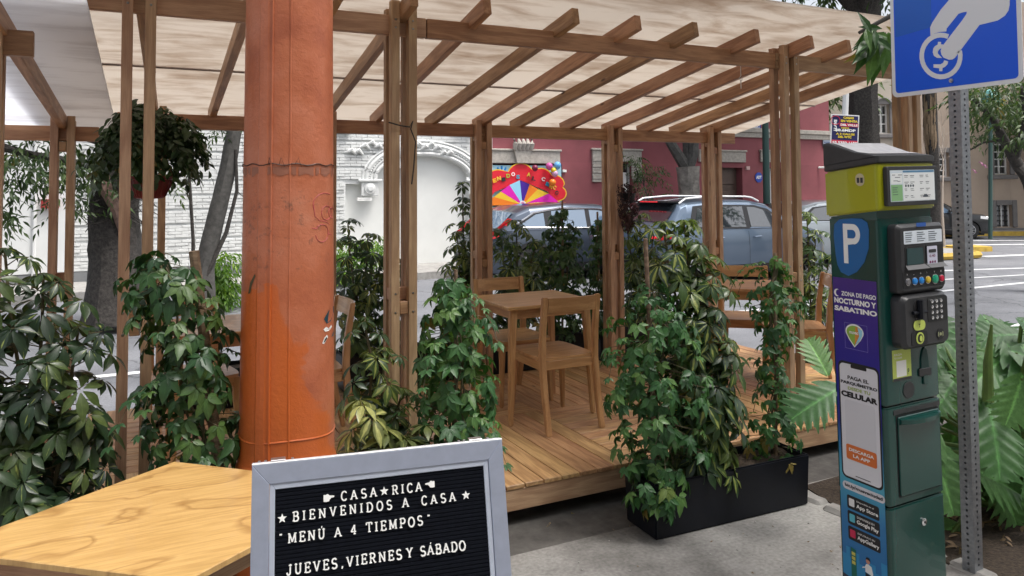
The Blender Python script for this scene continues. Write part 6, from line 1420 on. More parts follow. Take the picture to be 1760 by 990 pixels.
# wall built as columns round the openings
def wallholes(x0, x1, z0, z1, holes, mat, name):
    xs = sorted({x0, x1}|{h[0] for h in holes}|{h[1] for h in holes})
    for a, b2 in zip(xs, xs[1:]):
        if a < x0 or b2 > x1: continue
        hs_ = sorted([(h[2], h[3]) for h in holes if h[0] <= a+1e-6 and h[1] >= b2-1e-6]); z = z0
        for lo, hi in hs_+[(z1, z1)]:
            if lo-z > .01: lw(a, b2, 0, .5, z, lo, name, mat, th)
            z = hi
HS = [(TX(a), TX(b2), TZ(d), TZ(c)) for a, b2, c, d, k_, kd in windows]
wallholes(TX(1585), TX(2100), .02, 8.6, [h for h in HS if h[0] > TX(1590)], M['tan'], 'wall'); wallholes(TX(1430), TX(1585)-.004, .02, 7.6, [h for h in HS if h[0] < TX(1590)], M['cream'], 'side_wing')
for (x0, x1, z0, z1), (_, _, _, _, k_, kd) in zip(HS, windows):
    g_ = .19
    w2 = lw(x0+.02, x1-.02, .22, .24, z0+.02, z1-.02, 'window', M['wglass'], th)
    for a in (x0, x1-.05, (x0+x1)/2-.025): lw(a, a+.05, .16, .219, z0, z1, 'window_frame', M['lwhite'], w2)
    for i in range(k_+1): zz_ = z0+(z1-z0-.05)*i/k_; lw(x0+.051, x1-.051, .165, .2185, zz_, zz_+.04, 'glazing_bar', M['lwhite'] if kd != 'low' else M['blackm'], w2)
    sr = lw(x0-g_, x0-.002, -.06, -.001, z0-.02, z1+g_, 'window_surround', M['tang'], th, .02); lw(x1+.002, x1+g_, -.06, -.001, z0-.02, z1+g_, 'window_surround', M['tang'], th, .02); lw(x0-.001, x1+.001, -.058, -.001, z1+.002, z1+g_-.002, 'window_surround', M['tang'], th, .01)
    if kd != 'low': lw(x0-g_-.08, x1+g_+.08, -.12, -.001, z0-.18, z0-.022, 'sill', M['tang'], th, .02)
    if kd == 'arch':
        mb = MB(); N = 14; xc, rr = (x0+x1)/2, (x1-x0)/2+.1; mb.tube([(xc+rr*math.cos(math.pi*i/N), -.03, z1-.1+rr*math.sin(math.pi*i/N)) for i in range(N+1)], .08, 6); mb.build('arch_moulding', M['tang'], th, True)
lw(TX(1590), TX(2100), -.08, -.001, .02, TZ(392), 'plinth', M['tang'], th)
cpv = MB().box((TX(1420), -.75, -.3), (TX(2100), -.001, .018)).build('far_pavement', M['kerb']); cpv.matrix_basis = th.matrix_basis; cpv['kind'] = 'structure'
ykb = MB().box((TX(1500), -.92, -.3), (TX(2100), -.753, .022)).build('far_yellow_kerb', M['yellow']); ykb.matrix_basis = th.matrix_basis; ykb['kind'] = 'structure'
# dark grey neighbour seen over the roof edge
dk = thing('grey_house', 'dark grey flat roofed house just visible above the terrace roof', 'building', (19.6, 27, 0)); MB().box((0, 0, 0), (6, 5, 10.5)).build('wall', flat('dark grey render', (.07, .07, .075)), dk)
for i in range(3): MB().box((.6+1.8*i, -.05, 8.6), (1.7+1.8*i, -.001, 10.0)).build('window', M['wglass'], dk)
# unseen restaurant front behind the camera, added to darken the foreground
rs = thing('unseen_restaurant_front', 'unseen cream restaurant front added behind the viewpoint to darken the foreground', 'building', (0, -4.3, 0)); MB().box((-12, -3, 0), (14, 0, 7.5)).build('wall', M['cream'], rs)
for x in (-6, -2, 2.2, 6.5): MB().box((x, .001, .9), (x+1.6, .03, 2.6)).build('window', M['wglass'], rs)

# ================================================================== CARS
def car(label, loc, rz, L, Wd, H, paint, prof, belt, win, lamps=(), wb=None, wr=.34, suv=True, group='cars on the street', rear=None, gl='cglass', cladding=True, zf=1.):
    """x forward from the rear bumper, y: width, near side at y=0. prof: top outline (x, z)."""
    ZQ = lambda z: z if z < .5 else .5+(z-.5)*zf
    prof = [(a, ZQ(b2)) for a, b2 in prof]; belt0 = belt; belt = lambda x: ZQ(belt0(x)); win = dict(win); win['outline'] = [(a, ZQ(b2)) for a, b2 in win['outline']]; win['panes'] = [[(a, ZQ(b2)) for a, b2 in q_] for q_ in win['panes']]; lamps = [(n_, [(a, ZQ(b2)) for a, b2 in p_], m_) for n_, p_, m_ in lamps]
    t = thing('parked_car', label, 'car', loc, rz, group); c_ = Wd/2; xw1, xw2 = wb; tum = .30
    def top(x):
        for a, b2 in zip(prof, prof[1:]):
            if a[0] <= x <= b2[0]: return a[1]+(b2[1]-a[1])*(x-a[0])/(b2[0]-a[0])
        return prof[-1][1] if x > prof[-1][0] else prof[0][1]
    def plan(x): return c_-.10*max(0, 1-x/.5)**2*1.6-.22*max(0, (x-L+.9)/.9)**2.2
    def hw(x, z):          # half width of the side surface
        w_ = plan(x); b_ = belt(x)
        if z > b_: w_ -= tum*(z-b_)+.02
        elif z < .45: w_ -= .10*((.45-z)/.3)**1.5*.6
        else: w_ -= .035*((z-.62)/.4)**2
        return w_
    xs = sorted({x for x, _ in prof}|{L*i/60 for i in range(61)}|{xw1+s*wr*k for s in (-1.12, 1.12) for k in (1, .985, .9, .7)}|{xw2+s*wr*k for s in (-1.12, 1.12) for k in (1, .985, .9, .7)})
    xs = [x for x in xs if 0 <= x <= L]
    def bot(x):
        z = .22
        for xc in (xw1, xw2):
            d = abs(x-xc)
            if d < wr*1.12: z = max(z, wr+math.sqrt(max(0, (wr*1.12)**2-d*d)))
        return z
    mb = MB(); rows = []
    for x in xs:
        tz_ = top(x); b_ = bot(x); bl = belt(x); zs_ = [b_+(min(bl, tz_-.04)-b_)*k for k in (0, .15, .35, .55, .75, .92, 1)]
        if tz_ > bl+.06: zs_ += [bl+(tz_-.07-bl)*k for k in (.02, .35, .7, 1)]
        else: zs_ += [min(bl, tz_-.04)+.001*k for k in (1, 2, 3, 4)]
        pts = [(hw(x, z), z) for z in zs_]; w_ = pts[-1][0]; pts += [(w_-.05, tz_-.025), (w_-.14, tz_-.004), (w_*.5, tz_+.012), (0, tz_+.018)]
        rows.append([(x, c_-a, z) for a, z in pts]+[(x, c_+a, z) for a, z in reversed(pts[:-1])])
    k = len(rows[0])
    for r_ in rows: mb.v += r_
    for i in range(len(rows)-1):
        for j in range(k-1): mb.f.append((i*k+j, (i+1)*k+j, (i+1)*k+j+1, i*k+j+1)); mb.mi.append(0)
    mb.f.append(tuple(range(k))); mb.f.append(tuple((len(rows)-1)*k+j for j in reversed(range(k)))); mb.mi += [0, 0]
    body = mb.build('body', paint, t, fixn=True); smooth_by_angle(body.data, .55)
    def side(pts, name, mat, off, s, dens=True, parent=None):
        """panel lying on the side surface: s=-1 near side"""
        P = []
        for (xa, z_a), (xb, z_b) in zip(pts, pts[1:]+pts[:1]):
            n_ = max(1, int(math.hypot(xb-xa, z_b-z_a)/.15)); P += [(xa+(xb-xa)*i/n_, z_a+(z_b-z_a)*i/n_) for i in range(n_)]
        V = [(x, c_+s*(hw(x, z)+off), z) for x, z in P]; V2 = [(x, c_+s*(hw(x, z)+.001), z) for x, z in P]; kk = len(P)
        m2 = MB(); m2.add(V+V2, [tuple(range(kk)) if s < 0 else tuple(reversed(range(kk)))]+[(i, (i+1) % kk, kk+(i+1) % kk, kk+i) for i in range(kk)]); return m2.build(name, mat, parent or t)
    for s in (-1, 1):
        allw = win['outline']; side(allw, 'window_surround', M['blackm'], .006, s)
        for w_ in win['panes']: side(w_, 'side_window', M[gl], .010, s)
        if win.get('chrome'):
            m2 = MB(); oc_ = allw+[allw[0]]; m2.tube([(x, c_+s*(hw(x, z)+.012), z) for (xa, za_), (xb, zb_) in zip(oc_, oc_[1:]) for x, z in [(xa+(xb-xa)*i/6, za_+(zb_-za_)*i/6) for i in range(6)]], .016, 5, cap=False); m2.build('chrome_trim', M['chrome'], t, True)
        for xd in win['doors']:
            m2 = MB(); zz_ = [.36+(belt(xd)-.40)*i/8 for i in range(9)]
            m2.add([v for z in zz_ for v in ((xd-.004, c_+s*(hw(xd, z)+.0015), z), (xd+.004, c_+s*(hw(xd, z)+.0015), z))], [(2*i, 2*i+1, 2*i+3, 2*i+2) for i in range(8)]); m2.build('door_gap', M['dark'], t)
        for xd in win['handles']:
            z = belt(xd)-.15; m2 = MB(); y_ = c_+s*(hw(xd, z)+.028); m2.tube([(xd-.10, y_-s*.03, z), (xd-.08, y_, z), (xd+.08, y_, z+.005), (xd+.10, y_-s*.03, z)], .015, 6); m2.build('door_handle', M['chrome'] if win.get('chrome') else paint, t, True)
        if cladding:
            for xc in (xw1, xw2):
                m2 = MB(); N = 20; pr = [(xc+wr*1.13*math.cos(math.pi*i/N), wr+wr*1.13*math.sin(math.pi*i/N)) for i in range(N+1)]; po = [(xc+wr*1.32*math.cos(math.pi*i/N), wr+wr*1.30*math.sin(math.pi*i/N)) for i in range(N+1)]
                m2.add([(x, c_+s*(hw(x, z)+.015), z) for x, z in pr]+[(x, c_+s*(hw(x, z)+.012), z) for x, z in po], [(i, i+1, N+2+i, N+1+i) for i in range(N)]); m2.build('arch_cladding', M['blackm'], t, True)
            side([(xw1+wr*1.15, .21), (xw2-wr*1.15, .21), (xw2-wr*1.15, .36), (xw1+wr*1.15, .36)], 'sill_cladding', M['blackm'], .012, s)
        # wheels
        for xc in (xw1, xw2):
            y0_ = c_+s*(c_-.03); m2 = MB(); o = MB().lathe([(wr*.60, -.10), (wr*.93, -.10), (wr, -.07), (wr, .07), (wr*.93, .10), (wr*.62, .10)], (0, 0, 0), 30).build('wheel', M['rubber'], t, True); o.matrix_basis = Matrix.Translation((xc, y0_-s*.09, wr)) @ Matrix.Rotation(rad(90)*(1 if s < 0 else -1), 4, 'X')
            MB().lathe([(wr*.64, .04), (wr*.64, .098), (wr*.60, .102), (wr*.58, .06), (.001, .05)], (0, 0, 0), 30, cap=False).build('rim_well', M['blackm'], o, True)
            m2 = MB()
            for k_ in range(10): a = 2*math.pi*k_/10; m2.prism([(.02, -.022), (wr*.62, -.030), (wr*.62, .030), (.02, .022)], (0, 0, .088), (math.cos(a), math.sin(a), 0), (-math.sin(a), math.cos(a), 0), .012)
            m2.lathe([(.055, .085), (.05, .108), (.001, .108)], (0, 0, 0), 14); m2.lathe([(wr*.64, .090), (wr*.58, .090), (wr*.58, .104), (wr*.64, .100)], (0, 0, 0), 30, cap=False); m2.build('rim', M['rim'], o)
            MB().tube([(xc, c_, wr), (xc, y0_-s*.1, wr)], wr*1.08, 20).build('wheel_well', M['dark'], t)
    # rear glass and windscreen follow the top outline
    def glassstrip(xa, xb, name, inset=.13, mat=None):
        m2 = MB(); N = 10; M_ = 8
        for i in range(N+1):
            x = xa+(xb-xa)*i/N; z = top(x); w_ = hw(x, z-.07)-inset
            for j in range(M_+1): u = j/M_*2-1; m2.v.append((x+.0, c_+u*w_, z+.022+.012*(1-u*u)-.006*abs(u)))
        for i in range(N):
            for j in range(M_): a = i*(M_+1)+j; m2.f.append((a, a+1, a+M_+2, a+M_+1)); m2.mi.append(0)
        m2.build(name, mat or M[gl], t, True)
    if rear: glassstrip(rear[0], rear[1], 'rear_window')
    glassstrip(*win['screen'], 'windscreen')
    if suv:
        for s in (-1, 1):
            xa, xb = win['rail']; m2 = MB(); pts = []
            for i in range(13): x = xa+(xb-xa)*i/12; e = min(i, 12-i); pts.append((x, c_+s*(hw(x, top(x)-.07)-.09), top(x)+.015+(.045 if e > 0 else 0)))
            m2.tube(pts, .018, 6); m2.build('roof_rail', M['aluw'] if win.get('silver_rail', True) else M['blackm'], t, True)
    for nm, pts, mat in lamps:
        for s in (-1, 1): side(pts, nm, M[mat] if isinstance(mat, str) else mat, .012, s)
    # front and rear lower bumper masks
    MB().box((-.02, .12, .30), (.05, Wd-.12, .55)).build('rear_bumper', M['blackm'] if cladding else paint, t, False, .03, 2)
    MB().box((L-.06, .16, .28), (L+.015, Wd-.16, .48)).build('front_bumper', M['blackm'], t, False, .03, 2)
    MB().box((.3, .15, .16), (L-.3, Wd-.15, .26)).build('underbody', M['dark'], t)
    for s in (-1, 1):
        xm = win['mirror']; z = belt(xm)+.10; y_ = c_+s*(hw(xm, z)+.02); MB().box((xm-.06, min(y_, y_+s*.20), z-.07), (xm+.06, max(y_, y_+s*.20), z+.09)).build('door_mirror', paint, t, True, .035, 3)
    return t
# grey-blue SUV in the lane
g_suv = car('blue grey SUV with open front window passing in front of the pink house', (8.45, 11.0, -.124), 0, 4.25, 1.80, 1.62, carpaint('blue grey car paint', (.125, .17, .235), .75),
    [(0, .50), (.04, .86), (.10, 1.02), (.20, 1.16), (.52, 1.53), (.66, 1.58), (1.3, 1.625), (2.2, 1.61), (2.62, 1.54), (3.30, 1.12), (3.40, 1.08), (4.0, .98), (4.18, .82), (4.25, .55)],
    lambda x: 1.04-.05*max(0, (x-2.4)/1.8), dict(outline=[(.62, 1.08), (3.18, 1.02), (2.62, 1.42), (2.30, 1.50), (1.2, 1.53), (.80, 1.50)], panes=[[(.74, 1.11), (1.10, 1.10), (1.10, 1.47), (.90, 1.46)], [(1.20, 1.10), (1.98, 1.08), (1.98, 1.48), (1.20, 1.48)], [(2.10, 1.08), (3.05, 1.05), (2.60, 1.38), (2.28, 1.46), (2.10, 1.47)]],
    doors=(1.14, 2.04, 3.02), handles=(1.32, 2.24), screen=(2.66, 3.30), rail=(.55, 2.5), mirror=2.95),
    lamps=(('tail_lamp', [(.05, .96), (.06, .88), (.22, .90), (.26, .97)], 'lampr'),), wb=(.82, 3.42), wr=.345, rear=(.215, .52), zf=.965)

mb = MB()
for i in range(5): mb.box((.335, .62+.11*i, 1.535), (.358, .70+.11*i, 1.555))
m_, n, l, b = nmat('lit brake lamp'); b.inputs['Base Color'].default_value = (.5, .01, .02, 1); b.inputs['Emission Color'].default_value = (1, .03, .04, 1); b.inputs['Emission Strength'].default_value = .3; mb.build('brake_light', m_, g_suv)
MB().box((.36, .3, 1.530), (.66, 1.5, 1.560)).build('rear_spoiler', M['blackm'], g_suv, True, .01, 2)
for s in (0, 1.32): MB().box((-.01, .14+s, .88), (.04, .34+s, .93)).build('lit_tail_lamp', m_, g_suv, False, .01)
# dark CRV-like SUV parked at the far kerb
car('dark SUV with chrome framed windows parked in front of the circus banner', (5.92, 12.92, -.124), 0, 4.58, 1.80, 1.66, carpaint('dark slate car paint', (.075, .095, .13), .7),
    [(0, .55), (.05, .95), (.22, 1.10), (.62, 1.47), (.95, 1.60), (1.8, 1.66), (2.6, 1.62), (3.0, 1.52), (3.72, 1.14), (3.85, 1.08), (4.35, .98), (4.5, .82), (4.58, .55)],
    lambda x: 1.08-.04*max(0, (x-2.4)/1.8), dict(outline=[(.50, 1.16), (3.45, 1.06), (2.95, 1.42), (2.5, 1.52), (1.6, 1.56), (1.0, 1.46)], panes=[[(.64, 1.18), (1.22, 1.16), (1.22, 1.46), (1.05, 1.43)], [(1.36, 1.14), (2.16, 1.11), (2.16, 1.52), (1.40, 1.50)], [(2.26, 1.11), (3.32, 1.08), (2.90, 1.40), (2.48, 1.49), (2.26, 1.51)]],
    doors=(1.30, 2.21, 3.25), handles=(1.50, 2.42), screen=(3.02, 3.74), rail=(.7, 2.7), mirror=3.12, chrome=True),
    lamps=(('tail_lamp', [(.03, 1.02), (.05, .90), (.22, .95), (.52, 1.34), (.44, 1.36), (.12, 1.06)], 'lampr'),), wb=(.95, 3.62), wr=.35, rear=(.23, .60), gl='tglass', zf=.87, suv=False)
# pale hatchback beyond
car('pale silver hatchback parked behind the blue grey SUV, its nose beside the meter', (13.0, 12.6, -.124), rad(-3), 4.25, 1.74, 1.50, carpaint('silver car paint', (.36, .40, .43), .6),
    [(0, .55), (.04, .88), (.30, 1.05), (.80, 1.38), (1.2, 1.46), (1.8, 1.48), (2.3, 1.44), (3.05, 1.02), (3.2, .97), (3.9, .84), (4.15, .72), (4.25, .5)],
    lambda x: .98-.05*max(0, (x-2.0)/1.8), dict(outline=[(.45, 1.04), (2.85, .98), (2.25, 1.34), (1.7, 1.39), (1.0, 1.34)], panes=[[(.6, 1.06), (1.55, 1.03), (1.55, 1.36), (1.05, 1.31)], [(1.66, 1.03), (2.74, 1.0), (2.22, 1.30), (1.70, 1.36)]],
    doors=(1.6, 2.7), handles=(.9, 1.85), screen=(2.34, 3.04), rail=(.7, 2), mirror=2.55),
    lamps=(('headlamp', [(3.72, .66), (4.12, .62), (4.05, .74), (3.74, .80)], 'aluw'), ('tail_lamp', [(.03, .86), (.04, .70), (.30, .76), (.34, .88)], 'lampr')), wb=(.78, 3.36), wr=.31, suv=False, rear=(.32, .80), cladding=False)
# black SUV in front of the tan house, nose to the right
pB = at(1500, 409, Z=-.12)
bl_ = car('black SUV with toothed grille parked in front of the tan house', (pB.x, pB.y, -.124), ang, 4.5, 1.86, 1.66, carpaint('black car paint', (.012, .013, .015), .3),
    [(0, .55), (.05, .95), (.25, 1.12), (.55, 1.50), (.9, 1.62), (1.8, 1.66), (2.4, 1.62), (2.75, 1.52), (3.35, 1.14), (3.45, 1.10), (4.25, 1.02), (4.44, .86), (4.5, .55)],
    lambda x: 1.08-.04*max(0, (x-2.4)/1.8), dict(outline=[(.6, 1.14), (3.15, 1.08), (2.70, 1.42), (2.4, 1.50), (1.6, 1.54), (.9, 1.48)], panes=[[(.72, 1.16), (1.2, 1.14), (1.2, 1.48), (.95, 1.45)], [(1.3, 1.13), (2.06, 1.11), (2.06, 1.50), (1.3, 1.50)], [(2.16, 1.11), (3.02, 1.09), (2.65, 1.40), (2.38, 1.46), (2.16, 1.48)]],
    doors=(1.25, 2.11, 3.0), handles=(1.4, 2.3), screen=(2.78, 3.36), rail=(.6, 2.5), mirror=2.9),
    lamps=(('headlamp', [(4.05, .86), (4.40, .82), (4.36, .94), (4.06, .98)], 'aluw'),), wb=(.85, 3.62), wr=.37, rear=(.27, .55), gl='tglass')
bl_.rotation_euler.z = ang-rad(14); bl_.scale = (.84, .84, .80)
for i in range(7): MB().box((4.47, .42+.145*i, .74), (4.515, .52+.145*i, .93)).build('grille_slot', M['chrome'], bl_, False, .008)
MB().box((4.50, .66, .46), (4.53, 1.2, .58)).build('number_plate', M['lwhite'], bl_)

# ================================================================== STREET FURNITURE FAR SIDE
def pole(name, label, px, Y_, r_, h, mat, cat='pole', lean=(0, 0), base=True):
    x = at(px, 400, Y=Y_).x; t = thing(name, label, cat, (x, Y_, 0))
    MB().tube([(0, 0, 0), (lean[0]*.5, lean[1]*.5, h/2), (lean[0], lean[1], h)], [r_, r_*.85, r_*.7], 14).build('shaft', mat, t, True)
    if base: MB().lathe([(r_*1.9, 0), (r_*1.9, .12), (r_*1.4, .30), (r_*1.25, .9), (r_*1.1, .95)], seg=14).build('base', mat, t, True)
    return t
pole('street_lamp', 'green street lamp post standing in front of the pink house', 1319, 14.9, .095, 7.5, M['streetg'], 'lamp post')
t = pole('street_lamp', 'slim green lamp post with a teal lantern behind the meter, by the tan house', 1601, 20.5, .10, 6.0, M['streetg'], 'lamp post', (-.35, 0))
p = at(1702, 168, D=24); t2 = thing('street_lantern', 'teal street lantern among the branches at the right edge', 'street lamp', tuple(p)); MB().lathe([(.10, -.2), (.26, -.15), (.30, .05), (.22, .20), (.08, .26)], seg=10).build('lamp_head', flat('teal lantern', (.10, .30, .28)), t2); MB().tube([(0, 0, -.2), (.1, .2, -p.z)], .06, 8).build('pole', M['streetg'], t2)
# property sign on a white post
p0 = at(1428, 197, D=14.5); p1 = at(1476, 250, D=14.5); fs = thing('for_sale_sign', 'navy and red houses for sale sign with yellow and white lettering on a white post', 'sign', tuple((p0+p1)/2), ang)
w2, h2 = (p1-p0).dot(cr), p0.z-p1.z; fs.rotation_euler = (0, rad(3.5), ang)
MB().box((-w2/2, 0, -h2/2), (w2/2, .02, h2/2)).build('sign_board', M['lwhite'], fs); NV = flat('sign navy', (.012, .012, .09)); RD = flat('sign crimson', (.60, .02, .06))
MB().box((-w2/2+.02, -.004, -h2/2+.10), (w2/2-.02, -.001, h2/2-.02)).build('navy_field', NV, fs); MB().box((-w2/2+.02, -.004, -h2/2+.02), (w2/2-.02, -.001, -h2/2+.098)).build('red_field', RD, fs)
YL = flat('sign yellow print', (.80, .60, .03))
def fst(s, x0, x1, z, h, mat): textmesh(s, (x0*w2-w2/2, -.012, z*h2-h2/2), (1, 0, 0), (0, 0, 1), (x1-x0)*w2, h*h2, mat, 'lettering', fs, .05)
fst('CASAS', .42, .80, .86, .075, YL); fst('EN VENTA', .34, .94, .755, .075, YL); MB().box((w2*.30-w2/2, -.008, h2*.61-h2/2), (w2*.97-w2/2, -.005, h2*.72-h2/2)).build('red_band', RD, fs); fst('DEL VALLE', .33, .94, .63, .07, M['lwhite'])
fst('DESDE', .36, .64, .545, .04, YL); fst('$8.6MDP', .14, .88, .435, .10, M['lwhite']); fst('A 3 CALLES', .18, .85, .335, .065, YL); fst('DEL WTC', .26, .74, .235, .075, YL); fst('55 5350-1150', .06, .95, .045, .085, M['lwhite'])
ll = textmesh('LLAVE', (w2*.20-w2/2, -.012, h2*.46-h2/2), (0, 0, 1), (-1, 0, 0), h2*.36, w2*.11, M['lwhite'], 'lettering', fs, .06)
mb = MB(); mb.tube([(w2*.145-w2/2+.085*math.cos(2*math.pi*i/20), -.012, h2*.80-h2/2+.085*math.sin(2*math.pi*i/20)) for i in range(21)], .006, 5, cap=False); mb.build('ring_mark', RD, fs)
pp = (p0+p1)/2; MB().tube([(.02, .06, -pp.z), (.02, .06, .8)], .055, 8).build('post', M['white'], fs)

# ================================================================== TREES
def trunkmb(pts, rs, seg=14, rough=.06, R=random):
    mb = MB(); P = []; rr = []
    for i in range(len(pts)-1):
        a, b2 = Vector(pts[i]), Vector(pts[i+1]); n_ = 6
        for k_ in range(n_): P.append(a.lerp(b2, k_/n_)); rr.append(rs[i]+(rs[i+1]-rs[i])*k_/n_)
    P.append(Vector(pts[-1])); rr.append(rs[-1]); mb.tube(P, rr, seg)
    for i in range(len(P)*seg):
        c = P[i//seg]; v = Vector(mb.v[i]); j = i % seg; d = v-c; mb.v[i] = tuple(c+d*(1+rough*math.sin(j*2.4+1.3*math.sin(i//seg*.4))+R.uniform(-rough, rough)*.6))
    return mb
def leafcloud(t, clumps, mat, kind='lance', s=1., name='crown'):
    """clumps: (centre, radius xyz, count)"""
    items = []
    for c, r_, n_ in clumps:
        for _ in range(n_):
            d = Vector((random.gauss(0, 1), random.gauss(0, 1), random.gauss(0, 1))); d.normalize(); d *= random.uniform(.25, 1)**.5
            p = Vector(c)+Vector((d.x*r_[0], d.y*r_[1], d.z*r_[2])); items.append((kind, p, frame((random.uniform(-.6, .6), random.uniform(-.6, .6), 1), (d.x+random.uniform(-.5, .5), d.y+random.uniform(-.5, .5), -.5)), s*random.uniform(.7, 1.3)))
    put_leaves(t, items, mat, joined=True, stuffname=name)
def branchy(mb, p, d, L, r_, depth, R, tips):
    n_ = 4; pts = [Vector(p)]; d = Vector(d).normalized()
    for i in range(n_): d = (d+Vector((R.uniform(-.25, .25), R.uniform(-.25, .25), R.uniform(-.08, .22)))).normalized(); pts.append(pts[-1]+d*L/n_)
    mb.tube(pts, [r_*(1-.45*i/n_) for i in range(n_+1)], 6, cap=False)
    if depth == 0: tips.append(pts[-1]); return
    for _ in range(3): branchy(mb, pts[R.choice([2, 3, 4])], d+Vector((R.uniform(-.8, .8), R.uniform(-.8, .8), R.uniform(-.2, .5))), L*.68, r_*.5, depth-1, R, tips)
# left tree: thick dark trunk behind the hanging basket
xt = at(199, 400, Y=11.3).x; t1 = thing('street_tree', 'thick dark trunked street tree behind the red hanging basket', 'tree', (xt, 11.3, -.02), 0, 'street trees across the road')
trunkmb([(0, 0, 0), (.02, 0, .7), (-.02, 0, 1.5), (.05, 0, 2.4), (.0, 0, 3.6), (.3, 0, 5)], [.40, .33, .29, .27, .25, .20]).build('trunk', M['bark'], t1, True)
mb = MB(); tips = []; RR = random.Random(4)
for d, z in (((-1, -.3, .3), 2.3), ((-.8, -.6, .5), 2.8), ((.9, -.2, .7), 3.2), ((.1, -.9, .8), 3.6), ((-.7, .3, .9), 4.0), ((-.9, -.2, .05), 2.0)): branchy(mb, (0, 0, z), d, 1.5, .07, 2, RR, tips)
mb.build('branch', M['bark'], t1); mb = MB(); mb.tube([(-.20, -.22, 2.05), (-.12, -.34, 1.75), (.02, -.38, 1.45), (.08, -.34, 1.2)], [.09, .085, .07, .05], 8); mb.build('broken_limb', plain('reddish torn wood', (.16, .10, .08), .9, 0, .4, 18, .8), t1, True)
leafcloud(t1, [(tp_, (.35, .35, .28), 26) for tp_ in tips]+[((-1.1, -.6, 2.0), (.45, .4, .25), 70), ((-1.6, -.5, 1.55), (.55, .4, .28), 90), ((-.75, -.5, 2.2), (.4, .3, .35), 60), ((-.6, -.3, 1.7), (.25, .3, .4), 30), ((-.15, -.5, 1.95), (.25, .2, .3), 26), ((-2.1, -.4, 1.9), (.5, .4, .3), 60), ((.4, -.4, 2.6), (.4, .3, .3), 40)], M['tree'], 'lance', 1.25)
mb = MB()
for k_ in range(60): a = RR.uniform(-2.6, -.4); z = RR.uniform(1.3, 1.9); p = Vector((.30*math.cos(a), .30*math.sin(a), z)); mb.tube([p, p+Vector((RR.uniform(-.2, .2), -.06, RR.uniform(-.25, .1))), p+Vector((RR.uniform(-.35, .35), -.04, RR.uniform(-.35, .2)))], .006, 3, cap=False)
o = mb.build('twig_tangle', M['bark'], t1); o['kind'] = 'stuff'
xt = at(352, 400, Y=11.8).x; t2 = thing('street_tree', 'slim leaning grey tree with thin side stems left of the orange column', 'tree', (xt, 11.8, -.02), 0, 'street trees across the road')
trunkmb([(0, 0, 0), (.0, 0, .6), (.12, 0, 1.2), (.30, 0, 2.0), (.42, 0, 2.8), (.8, 0, 4.2)], [.17, .135, .125, .115, .10, .08], 12, .04).build('trunk', M['bark2'], t2, True)
mb = MB(); mb.tube([(.02, -.1, .5), (.28, -.1, 1.1), (.42, -.1, 1.7), (.40, -.1, 2.3)], [.035, .03, .025, .02], 6); mb.tube([(-.15, -.1, 0), (-.16, -.1, 1.0), (-.22, -.1, 1.9), (-.18, -.1, 2.7)], [.03, .025, .022, .018], 6); mb.tube([(.42, -.1, 1.7), (.62, -.1, 1.5), (.70, -.1, 1.1)], .007, 5); mb.build('side_stem', M['bark'], t2, True)
leafcloud(t2, [((.9, 0, 2.7), (.5, .3, .15), 26), ((.2, -.2, 2.55), (.35, .3, .12), 14), ((-.45, -.2, 1.95), (.25, .2, .25), 12), ((1.3, 0, 3.4), (.8, .6, .5), 90)], M['tree'], 'lance', 1.)
xt = at(1186, 400, Y=14.9).x; t3 = thing('street_tree', 'pale forked tree trunk in front of the pink house, behind the SUV', 'tree', (xt, 14.95, 0), 0, 'street trees across the road')
trunkmb([(0, 0, 0), (0, 0, .8), (.03, 0, 1.6), (.0, 0, 2.2)], [.34, .27, .25, .29], 16, .07).build('trunk', plain('pale mottled bark', (.20, .185, .165), .95, 0, .4, 9, .8), t3, True)
mb = MB(); tips = []
for d in ((-.5, 0, 1), (.45, -.1, 1), (.05, .3, 1)): branchy(mb, (0, 0, 2.1), d, 1.7, .15, 2, RR, tips)
mb.build('branch', M['bark2'], t3); leafcloud(t3, [(tp_, (.5, .5, .4), 30) for tp_ in tips], M['tree'], 'lance', 1.4)
xt = at(1130, 340, Y=14.4).x; sb = thing('street_shrub', 'thin leafy sapling left of the pale forked trunk, above the SUV roof', 'tree', (xt, 14.75, 0)); mb = MB(); tips = []; mb.tube([(0, 0, 0), (.02, 0, 1.3)], .03, 6); branchy(mb, (.02, 0, 1.2), (.1, 0, 1), .6, .018, 2, RR, tips); mb.build('trunk', M['bark'], sb)
leafcloud(sb, [(tp_, (.18, .18, .16), 8) for tp_ in tips]+[((0, 0, 1.55), (.45, .3, .35), 26), ((.25, 0, 1.95), (.25, .2, .3), 20)], M['tree'], 'lance', 1.)
